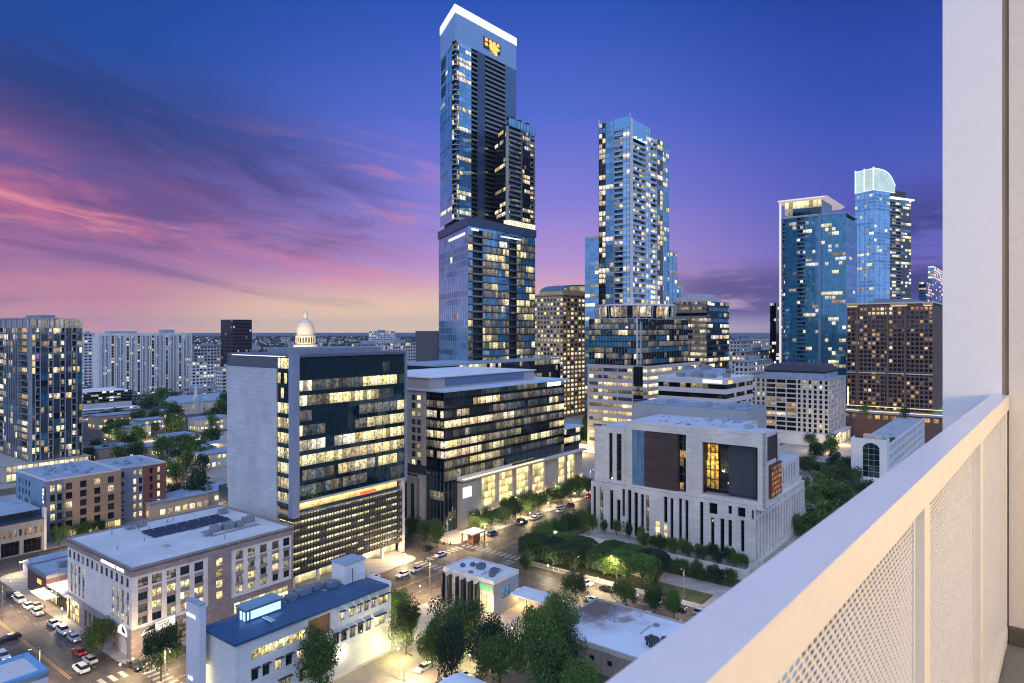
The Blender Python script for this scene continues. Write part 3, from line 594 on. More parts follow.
RX = Face((5.6, 0), (0, 1), (-1, 0), 1); bd = mat('blue_black_panel', (.02, .04, .07), .35)
g = MB(); g.fbox(RX, oa0+1.4, oa0+10.5, -4, 1.6, Z1+1.4, Z2-5.6); g.build('recess_block', bd, b.root)
g = MB(); m_ = [gBlack]; curtain(g, RX, oa0+10.5, oa1, Z1+1.4, Z2-4.8, 6, 7, m_, [(gBlack, 3), (gTeal, 1)], [(gBlack, 1)], p=0, sp=.08, spm=dmetal, mull=1, mw=.15); g.build('recess_glazing', m_, b.root)
g = MB(); LC = lit('lit_court', (1, .50, .06), 1.5, busy=.85, scale=.9, tint=(1, .62, .12))
for j in range(3): g.fquad(RX, oa0+14.2, oa0+18.6, .2, Z1+2.6+j*3.2, Z1+5.5+j*3.2, 0, (2, j))
for j in range(2): g.fquad(RX, oa0+14.6, oa0+18.2, .2, Z2-11.6+j*2.9, Z2-8.9+j*2.9, 0, (5, j))
g.build('amber_hall_glazing', LC, b.root)
g = MB()
for a in (14.2, 15.6, 17.1, 18.6): g.fbox(RX, oa0+a-.12, oa0+a+.12, .2, .5, Z1+1.4, Z2-4.8)
g.build('hall_mullion', bk, b.root)
g = MB(); g.box(XF+.2, 10.5, oa0-.2, oa1+.2, Z1+.8, Z1+1.3); g.build('recess_floor', conc, b.root)
g = MB(); g.fbox(F6, 3.1, 12.3, -.7, -.2, Z2-9.4, Z2-1.7); g.fbox(F6, 12.4, 12.9, -.4, .2, Z2-13, Z2-1.2); g.build('side_timber', wood, b.root)
brz = lit('lit_bronze', (1, .30, .06), .5, busy=.9, scale=1.6, tint=(1, .5, .15)); g = MB()
for i in range(7):
    for j in range(6): g.fquad(F6, 4.6+i*1.5, 5.9+i*1.5, .95, Z1+2.6+j*1.65, Z1+3.9+j*1.65, 0, (i, j))
g.build('bronze_screen', brz, b.root); g = MB(); g.fbox(F6, 4.3, 15.4, .05, .9, Z1+2.2, Z1+12.8); g.build('bronze_box', mat('bronze', (.10, .05, .03), .5), b.root)
# left wing
F7 = Face((2.0, 0), (0, 1), (-1, 0), 1); r7 = []
for (p0, p1) in ((609, 612.5), (616.5, 621.5)): a1, a0 = la(p0, 2.0), la(p1, 2.0); r7.append((a0, a1, Z1+1.2, 37.5)); b.win(F7, a0, a1, Z1+1.2, 37.5, -.5, gBlack, 1, 7)
g = MB(); holed(g, F7, a_l+1.2, lv-.4, Z1, 39.6, r7, .7); g.box(2.7, 22, a_l+1.3, lv-.6, Z1, 38.6); g.box(2.0, 2.7, lv-.5, lv-.3, Z1, 39.5); g.build('left_wing', limest, b.root)
g = MB(); g.box(XF+1.2, UX1-.1, AR+.9, a_l+1, Z2-.5, Z2-.2); g.box(UX1, 31, 9.3, a_l+1, Z2-.5, Z2-.2); g.box(13.1, 27.4, 1.1, 9.2, 37.25, 37.4); g.box(27.5, lu-2, 2.2, 40, 27.05, 27.2); g.box(3, 22, a_l+1.4, lv-.6, 38.8, 39.0)
g.build('roof', mat('courthouse_roof', (.50, .55, .62), .7, .2, .2), b.root)
g = MB(); g.box(28, 50, 12, 58, Z1, Z2+3.4); g.build('penthouse', mat('penthouse_stone', (.36, .36, .37), .8, .1), b.root); g = MB(); g.box(28.6, 49.4, 12.6, 57.4, Z2+3.45, Z2+3.6); g.build('penthouse_roof', roofb, b.root)
g = MB()
for i in range(34): g.box(28, 28.12, 12+i*46/34, 12+i*46/34+.12, Z2+3.4, Z2+4.8)
for i in range(16): g.box(28+i*1.4, 28.12+i*1.4, 12, 12.12, Z2+3.4, Z2+4.8)
g.box(27.95, 28.1, 12, 58, Z2+4.7, Z2+4.85); g.box(28, 50, 11.95, 12.1, Z2+4.7, Z2+4.85); g.build('screen_fence', metal, b.root)
clutter(b, 3, 12, 0, a_l-2, Z2-.2, 9, 6); clutter(b, 14, 24, 12, a_l-2, Z2-.2, 8, 7); clutter(b, 30, 46, 15, 52, Z2+3.6, 9, 8)
roof_units(b.root, [(31, 18, 5, 3.5, Z2+3.6, 1.8), (31, 28, 5, 3.5, Z2+3.6, 1.5), (40, 16, 4, 3, Z2+3.6, 1.7), (33, 42, 5, 4, Z2+3.6, 1.5), (8, 4, 3, 2, Z2-.2, 1.0), (20, 12, 3, 2.4, Z2-.2, 1.2), (22, 17, 2.4, 2, Z2-.2, 1.2), (18, 22, 3, 2, Z2-.2, 1.1), (24, 13, 1.4, 1.4, Z2-.2, 1.6)], roofb)
b.flush()
CT = b

# ---- 7 small bank with green sign
b = Bld('small_branch_building', 'small two storey building with white roof, dark bays and green lit sign', 'building', 493.5, 178, 582, 443.5, 518.5)
RF, LF = b.R, b.L; h = b.h; rr = []
n = 5
for i in range(n): a = 5.2+i*2.55; rr.append((a, a+1.9, .3, h-2.0)); b.win(LF, a, a+1.9, .3, h-2.0, -.9, [gBlack, gBlack, gDark, litA, gBlack][i], 1, 3)
rr.append((.5, 4.4, .2, h-3.6)); b.win(LF, .5, 4.4, .2, h-3.6, -.3, litShop, 2, 1)
rs = [(3.6, 7.0, 3.8, 6.6)]; b.win(RF, 3.6, 7.0, 3.8, 6.6, -.2, gSkyPaint, 2, 2)
g = MB(); g.box(1.1, b.lu, 1.1, b.lv, 0, h-.5); holed(g, RF, 0, b.lu, 0, h-.3, rs, .4); g.build('side_wall', greyst, b.root)
g = MB(); holed(g, LF, .4, b.lv, 0, h-.3, rr, 1.1); g.build('wall', pale, b.root)
g = MB()
for i in range(6): a = 5.0+i*2.55; g.fbox(LF, a-.45, a-.05, 0, 1.2, .3, h-1.2)
g.build('bay_fin', black, b.root)
roof(b, -.1, b.lu, -.1, b.lv, h-.2, roofw, .5, pale, .3)
roof_units(b.root, [(5, 8.6, 2.2, 1.8, h-.2, 1.4), (4.8, 3.8, 2, 1.5, h-.2, 1.2), (2.6, 2.6, 1.6, 1.2, h-.2, 1.0), (5.6, 12, 1.2, 1.2, h-.2, .8), (3.6, 14, 1.1, 1.1, h-.2, .7)], mat('dark_unit', (.12, .15, .2), .6))
clutter(b, 1.5, b.lu-2, 2, b.lv-2, h-.2, 7, 9)
g = MB(); g.fbox(LF, .4, 5.1, .02, .2, h-2.9, h-.9); s_ = g.build('sign_band', mat('sign_grey_green', (.35, .42, .36), .6), b.root)
text('Fidelity', 1.5, signg, s_, LF, 4.9, .3, h-2.4, .05); b.flush()
bb = b
t = thing('drive_canopy', 'flat white canopy on thin posts with warm lights, right of the small branch building', 'canopy', W(st(bb.loc)[0]+6.5, st(bb.loc)[1]-10.5))
g = MB(); g.box(0, 6.5, 0, 10.2, 4.0, 4.5); g.build('canopy_top', roofw, t)
for (x, y) in ((.5, .5), (6, .5), (.5, 5), (6, 5)): g = MB(); g.tube((x, y, 0), (x, y, 4.0), .15); g.build('post', metal, t)
for (x, y) in ((1.5, 2), (5, 2), (1.5, 6), (5, 6)): g = MB(); g.box(x-.3, x+.3, y-.3, y+.3, 3.93, 3.995); g.build('lamp', ledwarm, t)

# ---- 8 flat roofed low building by the railing
s0, t0 = st((21.7, 175.3)); 
b = Bld('flat_roof_shop', 'low brick building with pale stained flat roof and clustered vents near the railing', 'building', st0=(s0-23, t0-52, 0), size=(23, 52, 6))
g = MB(); rr = [(30+i*4.4, 31.2+i*4.4, 2.6, 3.8) for i in range(5)]
for r in rr: b.win(b.L, *r, -.2, pick([(litA, 1), (gDark, 2)]), 1, 1)
g.box(.4, b.lu, .4, b.lv, 0, 5.4); holed(g, b.L, .4, b.lv, 0, 5.6, rr, .4); g.fbox(b.R, 0, b.lu, -.4, 0, 0, 5.6); g.build('wall', mat('aged_wall', (.24, .20, .18), .9, .3, .3, streak=1), b.root)
sm, snt, sbs = new_mat('stained_membrane')
tc_ = N(snt, 'ShaderNodeTexCoord'); dv = N(snt, 'ShaderNodeVectorMath', operation='DISTANCE'); snt.links.new(tc_.outputs['Object'], dv.inputs[0]); dv.inputs[1].default_value = (19, 50, 5.9)
sn = N(snt, 'ShaderNodeTexNoise', Scale=.22, Detail=9.0, Roughness=.68); snt.links.new(tc_.outputs['Object'], sn.inputs[0]); sa = N(snt, 'ShaderNodeMath', operation='MULTIPLY_ADD'); snt.links.new(sn.outputs[0], sa.inputs[0]); sa.inputs[1].default_value = 26; snt.links.new(dv.outputs['Value'], sa.inputs[2])
sr = N(snt, 'ShaderNodeValToRGB'); cr = sr.color_ramp; cr.elements[0].position = .36; cr.elements[0].color = (.16, .115, .10, 1); cr.elements[1].position = .66; cr.elements[1].color = (.70, .74, .80, 1); e_ = cr.elements.new(.46); e_.color = (.34, .30, .32, 1); e_ = cr.elements.new(.52); e_.color = (.56, .57, .62, 1)
sd = N(snt, 'ShaderNodeMath', operation='DIVIDE'); snt.links.new(sa.outputs[0], sd.inputs[0]); sd.inputs[1].default_value = 48; snt.links.new(sd.outputs[0], sr.inputs[0]); snt.links.new(sr.outputs[0], sbs.inputs['Base Color']); sbs.inputs['Roughness'].default_value = .6
roof(b, -.05, b.lu, -.05, b.lv, 5.9, sm, .45, conc, .4)
R.seed(3)
ro = [(7+R.random()*3, 24+R.random()*6, R.uniform(.35, .8)) for _ in range(12)]
for (x, y, r) in ro: g = MB(); g.lathe([(r*.45, 5.9), (r*.4, 6.5+r), (r, 6.6+r), (r, 7.0+r), (r*.3, 7.3+r), (0, 7.3+r)], 10, (x, y)); g.build('roof_vent', dmetal, b.root)
g = MB(); g.box(16, 20, 22, 22.9, 5.9, 6.3); g.build('skylight', gDark, b.root); clutter(b, 4, 19, 8, 48, 5.9, 9, 11); b.flush()

# ---- 9 left residential tower
b = Bld('balcony_apartment_tower', 'tall glass and concrete apartment tower with many lit balconies at the left edge', 'apartment tower', 28, 342, 318, -70, 82)
RF, LF = b.R, b.L; h = b.h; mats = []; g = MB(); nf = 20
strips = [(0, .13, 'g'), (.13, .22, 'b'), (.22, .36, 'g'), (.36, .45, 'b'), (.45, .58, 'g'), (.58, .68, 'b'), (.68, .8, 'g'), (.8, .9, 'b'), (.9, 1, 'g')]
warm9 = [(litA, 4), (litB, 2), (litC, 3), (litO, 1), (litPurple, .15)]
def facade(F, ln, z0, z1, nf, strips, wall=None, p=.33):
    for (f0, f1, k) in strips:
        a0, a1 = f0*ln, f1*ln
        if k == 'g': curtain(g, F, a0, a1, z0, z1, nf, max(2, round((a1-a0)/1.7)), mats, [(gGrey, 5), (gSea, 1), (gDark, 1)], warm9, p=p*.9, sp=.14, spm=gGrey, mw=.3, mo=.3, mm=mat('tower_frame', (.30, .33, .38), .6), mull=2, persist=.5, floorvar=.5)
        elif k == 'b': balconies(g, F, a0, a1, z0, z1, nf, mats, [(gDark, 3), (gGrey, 1)], warm9, p=p+.1, slabm=mat('tower_slab', (.33, .34, .37), .7), nb=2)
        elif k == 'w': g.fbox(F, a0, a1, -.3, .25, z0, z1, ixm(mats, wall))
def ixm(l, m):
    if m not in l: l.append(m)
    return l.index(m)
facade(RF, b.lu, 9, h-5, nf, strips); facade(LF, b.lv, 9, h-5, nf, [(0, .08, 'b'), (.08, .2, 'g'), (.2, .28, 'b'), (.28, .42, 'g'), (.42, .5, 'b'), (.5, .64, 'g'), (.64, .72, 'b'), (.72, 1, 'g')])
g.build('facade', mats, b.root)
g = MB(); g.box(2, b.lu-2, 2, b.lv-1, 0, h); g.build('core', conc, b.root)
mats = []; g = MB(); curtain(g, RF, 0, b.lu, h-5, h-.4, 1, 22, mats, [(gGrey, 3), (gDark, 2)], [(litPurple, 1), (litC, 1)], p=.25, sp=0, mull=1, mw=.3, mo=.3, mm=pale)
curtain(g, LF, 0, b.lv, h-5, h-.4, 1, 22, mats, [(gGrey, 3), (gDark, 2)], [(litPurple, 2), (litC, 1)], p=.4, sp=0, mull=1, mw=.3, mo=.3, mm=pale); g.build('crown_glazing', mats, b.root)
g = MB(); g.box(-.6, b.lu*.55, -.8, b.lv, h-.4, h+.3); g.box(b.lu*.62, b.lu, 0, b.lv-1, h-1.2, h-.7); g.build('roof', conc, b.root)
g = MB(); g.box(-16, -10, 24, 32, h-3, h+5); g.build('roof_lantern', [gSkyPaint], b.root)
g = MB(); g.box(8, b.lu*.6, 8, 30, h+.3, h+1.8); g.build('penthouse', mat('penthouse_blue', (.2, .26, .36), .7), b.root)
mats = []; g = MB(); curtain(g, Face((0, -3), (1, 0), (0, -1), 1), -10, b.lu+2, .5, 8.5, 2, 16, mats, [(gDark, 1), (gGrey, 1)], [(litShop, 2), (litA, 2)], p=.6, sp=.2, spm=conc, mull=1, mw=.3, mm=conc); g.build('podium_glazing', mats, b.root)
g = MB(); g.box(-10, b.lu+2, -2.8, b.lv, 0, 8.5); g.box(-11, b.lu+3, -4, b.lv, 8.5, 9); g.build('podium', conc, b.root)

# ---- 11 brick and blue apartment block
b = Bld('brick_apartment_block', 'five storey tan brick apartment block with blue end wall and lit vertical sign', 'apartment block', 46, 240.6, 481, 16, 121)
RF, LF = b.R, b.L; h = b.h; rr, ll = [], []
fz = (h-1.5)/6
for i in range(8):
    a = 6.4+i*2.35
    for j in range(6):
        if i % 2 == 0 or j == 0:
            m = litHall if j == 0 else pick([(gDark, 5), (litA, 2.0), (gGrey, 2)])
            rr.append((a-.3, a+1.9, .6+j*fz, .6+j*fz+fz*.7)); b.win(RF, a-.3, a+1.9, .6+j*fz, .6+j*fz+fz*.7, -.25, m, 3, 1)
for i in range(2):
    for j in range(1, 6): a = 1.3+i*2.2; rr.append((a, a+1.5, .6+j*fz, .6+j*fz+fz*.7)); b.win(RF, a, a+1.5, .6+j*fz, .6+j*fz+fz*.7, -.25, pick([(litA, 2), (gDark, 2)]), 2, 1)
for i in range(4):
    for j in range(1, 6): a = 16+i*3.4; ll.append((a, a+1.5, .6+j*fz, .6+j*fz+fz*.6)); b.win(LF, a, a+1.5, .6+j*fz, .6+j*fz+fz*.6, -.25, pick([(litC, 1), (gDark, 3)]), 1, 1)
g = MB(); g.box(.5, 25, .5, b.lv, 0, h-.6); g.build('core', conc, b.root)
g = MB(); holed(g, RF, 5.6, b.lu, 0, h-.3, rr, .4, 0, .12); g.build('brick_wall', brickt, b.root)
g = MB(); holed(g, LF, .4, b.lv, 0, h-.3, ll, .4); g.build('blue_wall', bluepanel, b.root); g = MB(); holed(g, RF, 0, 5.6, 0, h-.3, rr, .4); g.build('grey_wall', mat('blue_grey_panel', (.20, .22, .26), .7), b.root)
roof(b, 0, b.lu, 0, b.lv, h-.1, roofb, .4, pale, .3)
g = MB(); g.fbox(LF, .2, 2.4, .1, .3, h-8.2, h-2.4, 0); g.build('sign_blade', mat('sign_dark', (.08, .1, .14), .5), b.root)
for k, ch in enumerate('ARIA'): text(ch, 1.6, signw, b.root, LF, 2.0, .42, h-3.8-k*1.4, name='sign_lettering')
roof_units(b.root, [(3+R.random()*18, 3+R.random()*24, 1.4, 1.2, h-.1, 1.0) for _ in range(14)], roofb)
clutter(b, 2, b.lu-4, 2, b.lv-3, h-.1, 14, 10)
g = MB(); 
for j in range(1, 6): g.fbox(RF, 3.4, 6.0, 0, 1.4, .4+j*fz, .6+j*fz); g.fbox(RF, b.lu-.2, b.lu+1.6, 0, 1.4, .4+j*fz, .6+j*fz)
g.build('balcony', metal, b.root); b.flush(60)
s11, t11 = st(b.loc)
b = Bld('red_brick_wing', 'red brick apartment wing with lit stair windows right of the tan brick block', 'apartment wing', st0=(s11+25.2, t11+5, 0), size=(19, 24, 21.5))
RF = b.R; rr = []
for j in range(6):
    for a, m in ((1.6, gGrey), (6.3, litA), (8.4, litA), (12.5, gDark), (15.5, litB)):
        rr.append((a, a+1.2, 1.2+j*3.3, 3.4+j*3.3)); b.win(RF, a, a+1.2, 1.2+j*3.3, 3.4+j*3.3, -.2, m if R.random() < .75 else gDark, 1, 1)
g = MB(); g.box(.4, b.lu, .4, b.lv, 0, 20.8); holed(g, RF, 9.9, b.lu, 0, 21, rr, .4); g.fbox(b.L, .4, b.lv, -.4, 0, 0, 21); g.build('brick_wall', brickr, b.root)
g = MB(); holed(g, RF, 0, 9.9, 0, 21.3, rr, .4, 0, .05); g.build('panel_wall', mat('violet_grey_panel', (.33, .31, .36), .8), b.root); roof(b, 0, b.lu, 0, b.lv, 21.3, roofb, .35, pale, .3)
roof_units(b.root, [(2+R.random()*14, 3+R.random()*18, 1.3, 1.2, 21.3, .9) for _ in range(7)], roofb); b.flush(40)

# ---- 12 low block at the left edge
b = Bld('arcade_block', 'low dark roofed block with a row of rosy lit windows at the left edge', 'building', st0=(60, 269, 0), size=(26.2, 30, 14))
RF = b.R; rr = []
for i in range(17): a = 1.0+i*1.45; rr.append((a, a+.8, 6.6, 8.8)); b.win(RF, a, a+.8, 6.6, 8.8, -.2, pick([(litO, 3), (litC, 1)]) if i % 6 else gDark, 1, 1)
for i in range(4): a = .8+i*6.3; rr.append((a, a+5.2, .3, 5.0)); b.win(RF, a, a+5.2, .3, 5.0, -1.0, gBlack, 4, 2)
g = MB(); g.box(1.2, b.lu, 1.2, b.lv, 0, 10); holed(g, RF, 0, b.lu, 0, 10.8, rr, 1.2); g.fbox(b.L, 1.2, b.lv, -.5, 0, 0, 10.8); g.build('wall', mat('brown_grey_wall', (.30, .27, .26), .8, .15), b.root)
g = MB(); g.box(0, b.lu, 0, b.lv, 10.8, 11.1); g.box(.5, b.lu-2.5, 5, b.lv, 11.1, 13.4); g.build('dark_storey', mat('dark_roof2', (.035, .045, .07), .6), b.root)
g = MB(); g.box(-1, b.lu-.5, 4, b.lv, 13.4, 13.8); g.build('roof', roofb, b.root); g = MB(); g.box(b.lu-.6, b.lu+.1, -.2, 2, 0, 14.5); g.build('end_pier', pale, b.root); b.flush()

# ---- small shops north of the white roofed office
b = Bld('corner_cafe', 'small blue roofed shop with bright yellow canopy beside the street', 'shop', st0=(68.5, 203.5, 0), size=(16, 13, 5.2))
g = MB(); g.box(2, b.lu, .4, b.lv, 0, 4.6); g.build('wall', mat('shop_wall', (.2, .15, .12), .8), b.root); g = MB(); g.box(1, b.lu, 0, b.lv, 4.6, 5.0); g.build('roof', roofb, b.root)
g = MB(); g.box(-2.4, 1, 4.2, b.lv+1.5, 3.7, 4.0); g.build('awning', mat('cream_awning', (.7, .62, .48), .7), b.root)
g = MB(); g.box(-2.2, .9, 4.4, b.lv+1.3, 3.62, 3.695); g.build('awning_light', ledwarm, b.root)
g = MB(); curtain(g, Face((1.95, 0), (0, 1), (-1, 0), 1), .5, b.lv-.5, .4, 3.4, 1, 8, [litShop, gDark], [(gDark, 1)], [(litShop, 1)], p=.6, sp=0, mull=1); g.build('shopfront', [litShop, gDark, dmetal], b.root)
b = Bld('dark_workshop', 'long dark walled workshop with grey blue roof behind the corner shop', 'workshop', st0=(70, 218, 0), size=(34, 15, 7))
g = MB(); g.box(0, b.lu, 0, b.lv, 0, 6.4); g.build('wall', mat('plum_wall', (.10, .06, .07), .8), b.root); roof(b, -.1, b.lu, -.1, b.lv, 6.6, roofb, .4, metal, .3); roof_units(b.root, [(5, 5, 2.4, 2, 6.6, 1.4), (14, 6, 3, 2, 6.6, 1.2)])
g = MB(); g.fbox(b.L, 4, 7, 0, .1, 3.6, 4.8); g.build('sign', signo, b.root)
b = Bld('grey_gable_shed', 'low shed with pale blue metal roof near the cross street', 'shed', st0=(73, 236, 0), size=(30, 11, 5))
g = MB(); g.box(0, b.lu, 0, b.lv, 0, 4); g.build('wall', pale, b.root); g = MB(); g.hexa([(-.5, -.5, 4), (b.lu+.5, -.5, 4), (b.lu+.5, b.lv+.5, 4), (-.5, b.lv+.5, 4), (-.5, b.lv/2-.1, 6.2), (b.lu+.5, b.lv/2-.1, 6.2), (b.lu+.5, b.lv/2+.1, 6.2), (-.5, b.lv/2+.1, 6.2)]); g.build('roof', roofb, b.root)
# roof right below, at the bottom left edge
b = Bld('bottom_rooftop_building', 'building whose blue parapet roof shows at the bottom left edge', 'building', st0=(28.2, 127.5, 0), size=(13, 9.5, 20))
g = MB(); g.box(0, b.lu, 0, b.lv, 0, 19.6); g.build('wall', pale, b.root); roof(b, 0, b.lu, 0, b.lv, 19.4, mat('navy_membrane', (.05, .16, .34), .7, .2), .6, mat('blue_parapet', (.16, .36, .60), .6), .8)
# light roof at the bottom centre
p_ = gp(508, 683, 8)
t = thing('small_vaulted_roof', 'small pale vaulted roof among the trees at the bottom edge', 'kiosk', (p_[0]-5, p_[1]-11, 0))
g = MB(); n = 12
for i in range(n):
    a, c = pi*i/n, pi*(i+1)/n; x0, x1 = 6-6*cos(a), 6-6*cos(c); z0, z1 = 6+1.6*sin(a), 6+1.6*sin(c); g.hexa([(x0, 0, 5.8), (x1, 0, 5.8), (x1, 14, 5.8), (x0, 14, 5.8), (x0, 0, z0), (x1, 0, z1), (x1, 14, z1), (x0, 14, z0)])
g.build('roof', roofw, t); g = MB(); g.box(.4, 11.6, .4, 13.6, 0, 5.8); g.build('wall', pale, t)
# ================================================================ towers
def core_part(b, x0, x1, y0, y1, z0, z1, m=None): g = MB(); g.box(x0, x1, y0, y1, z0, z1); return g.build('core', m or dmetal, b.root)
WL = [(litA, 4), (litB, 3), (litC, 2), (litCool, 1)]
# ---- 14 tallest tower
d2 = 390; A2 = ((468-CX)/FPX*d2, d2)
t = thing('tallest_glass_tower', 'tallest blue glass tower with white lit crown and stepped right shoulder', 'skyscraper', (A2[0], A2[1], 0), 0)
def rel(p): return (p[0]-A2[0], p[1]-A2[1])
uu = 65.5; R2 = rel((A2[0]+U[0]*uu, A2[1]+U[1]*uu)); L2 = (-23, 59.6); A20 = (0, 0)
zb = 139.8
lower = [A20, R2, (R2[0]+L2[0], R2[1]+L2[1]), L2]
FR = face2(A20, R2); FL = face2(A20, L2, -1)
def inset(poly, k):
    cx = sum(p[0] for p in poly)/4; cy = sum(p[1] for p in poly)/4; return [(cx+(p[0]-cx)*k, cy+(p[1]-cy)*k) for p in poly]
mats = []; g = MB()
curtain(g, FL, 0, FL.len, 20, zb-6, 26, 14, mats, [(gSkyPaintPale, 5), (gSkyPaint, 3)], [(litC, 1), (litB, 1)], p=.05, sp=.18, spm=gSkyPaintPale, mull=1, mw=.25, mo=.15, mm=metal)
nfl = 26
def pfl(j): return .75 if j < 8 else .38
for (a0, a1, k) in ((0, 4, 'g'), (4, 13, 'b'), (13, 27, 'g2'), (27, 38, 'g3'), (38, 46, 'b'), (46, 66, 'g2')):
    a1 = min(a1, FR.len)
    if k == 'b': balconies(g, FR, a0, a1, 20, zb-6, nfl, mats, [(gDark, 2), (litFaint, 3)], WL, p=.3, nb=3, slabm=dmetal, depth=2)
    else: curtain(g, FR, a0, a1, 20, zb-6, nfl, int((a1-a0)/1.8), mats, [(gSkyPaint, 4), (litFaint, 3), (gSea, 1)] if k != 'g2' else [(litFaint, 5), (gSea, 2), (gSkyPaint, 2)], [(litA, 1), (litOff, 2), (litDimOff, 4)], sp=.16, spm=dmetal, slab=.25, mull=2, mw=.16, mm=metal, persist=.7, pf=pfl)
g.build('lower_facade', mats, t)
g = MB(); g.prism(inset(lower, .93), 0, zb-1); g.build('core', dmetal, t)
g = MB(); g.prism(inset(lower, 1.03), zb-4.2, zb+.6); g.build('terrace_band', mat('band_metal', (.06, .08, .15), .5), t)
g = MB(); g.prism(inset(lower, 1.0), zb-6, zb-4.2); g.build('lit_storey', [gSkyPaint], t)
g = MB(); g.fbox(FL, 6, 40, .05, .2, zb-8.8, zb-7.4); g.fbox(FR, 3, 9, .05, .2, zb-6.6, zb-5.4); g.fbox(FR, 30, 50, .05, .2, zb-7.6, zb-6.9); g.build('sky_lobby_light', ledw, t)
d1 = 418; A1 = rel((-35, 418)); L1 = rel((-47.5, 451)); uu1 = 61.8; R1 = (A1[0]+U[0]*uu1, A1[1]+U[1]*uu1); B1 = (R1[0]+L1[0]-A1[0], R1[1]+L1[1]-A1[1]); zt = 276
up = [A1, R1, B1, L1]; FR1 = face2(A1, R1); FL1 = face2(A1, L1, -1)
g = MB(); g.prism(inset(up, .9), zb, zt-3); g.build('upper_core', dmetal, t)
mats = []; g = MB(); nu = 36; z1 = zt-22
curtain(g, FL1, 3, FL1.len, zb+4, z1, nu, 9, mats, [(gSkyPaintPale, 5), (gSkyPaint, 1)], [(litB, 1)], p=.02, sp=.2, spm=gSkyPaintPale, mull=1, mw=.15, mo=.1, mm=gBlue)
balconies(g, FL1, 0, 3, zb+4, z1, nu, mats, [(gDark, 1)], WL, p=.35, nb=1, slabm=pale, depth=2.4, railm=gSkyPaint, cheeks=False)
balconies(g, FR1, 0, 1.5, zb+4, z1, nu, mats, [(gDark, 1)], WL, p=.35, nb=1, slabm=pale, depth=2.4, railm=gSkyPaint, cheeks=False)
curtain(g, FR1, 1.5, 15, zb+4, z1, nu, 5, mats, [(gSkyPaint, 4), (gSkyPaintPale, 3)], [(litB, 2), (litA, 1)], p=.2, sp=.2, spm=gBlue, mull=1, mw=.15, mm=gBlue, persist=.85, floorvar=1.0)
balconies(g, FR1, 15, 21, zb+4, z1, nu, mats, [(gBlack, 4)], WL, p=.3, nb=2, slabm=dmetal, depth=3)
g.fbox(FR1, 21, 28.5, -1, .1, zb, z1, ixm(mats, mat('dark_blue_shaft', (.05, .09, .18), .35)))
balconies(g, FR1, 28.5, 50, zb+4, z1, nu, mats, [(gBlack, 6), (gDark, 2)], WL, p=.36, nb=5, slabm=metal, depth=2.6)
g.fbox(FR1, 50, uu1, -1, .1, zb, z1, ixm(mats, mat('slate_shaft', (.09, .17, .32), .3)))
g.build('upper_facade', mats, t)
crownm = gBlue
g = MB(); g.prism(up, z1, zt-5); g.build('crown', mat('crown_panel', (.30, .48, .74), .35, .06), t)
g = MB(); g.prism(inset(up, 1.015), zt-5, zt); g.build('lit_crown_band', emis('crown_white', (.85, .9, 1), 1.35), t)
g = MB()
g.fbox(FR1, 27, 44, .1, .5, zt-17.5, zt-10.5); g.build('sign_backing', mat('sign_bronze', (.12, .06, .04), .5), t)
g = MB()
for i in range(4):
    for j in range(2): g.fbox(FR1, 28+i*4, 30.4+i*4, .55, .8, zt-16+j*3, zt-14.2+j*3)
for i in range(3): g.fbox(FR1, 33+i*2.5, 35+i*2.5, .55, .9, zt-17.5-i, zt-12-i*.5)
g.build('lit_sign', signo, t)
g = MB()
for k in range(3): g.fbox(FL1, FL1.len-13, FL1.len-3, 0, .3, z1-8-9*k, z1-2-9*k)
g.build('plant_louvres', black, t)
# shoulder wing
a0 = 38; Wp = [(U[0]*a0, U[1]*a0), (U[0]*uu, U[1]*uu)]; Wq = [(p[0]+L2[0]*.4, p[1]+L2[1]*.4) for p in Wp]; zw = 207
wing = [Wp[0], Wp[1], Wq[1], Wq[0]]; FW = face2(Wp[0], Wp[1]); FWL = face2(Wp[0], Wq[0], -1)
g = MB(); g.prism(inset(wing, .82), zb, zw-1); g.build('wing_core', dmetal, t)
mats = []; g = MB(); nw = 19
balconies(g, FW, 0, 14, zb+4, zw-5, nw, mats, [(gBlack, 3), (gDark, 2), (gTeal, 2)], WL, p=.3, nb=4, slabm=conc, depth=2.4)
curtain(g, FW, 14, 22, zb+4, zw-5, nw, 4, mats, [(gTeal, 3), (gDark, 2)], WL, p=.25, sp=.25, spm=gDark, mull=1, mw=.2)
balconies(g, FW, 22, FW.len, zb+4, zw-5, nw, mats, [(gDark, 2), (gBlue, 2)], WL, p=.35, nb=2, slabm=conc, depth=1.6)
curtain(g, FWL, 0, FWL.len, zb+4, zw-5, nw, 8, mats, [(gDark, 3)], WL, p=.2, sp=.25, spm=gDark)
curtain(g, FW, 0, FW.len, zw-5, zw, 1, 9, mats, [(gSkyPaint, 3), (gGrey, 2)], WL, p=.2, sp=.2, spm=gBlue, mw=.3)
g.build('wing_facade', mats, t)
g = MB(); g.fbox(FW, 0, FW.len, -4, .3, zb, zb+3.8); g.build('terrace_room', litA, t)
g = MB(); [g.fbox(FW, 2+i*4, 4+i*4, -4, -2, zw, zw+1.5+(i % 2)) for i in range(6)]; g.build('roof_plant', dmetal, t)

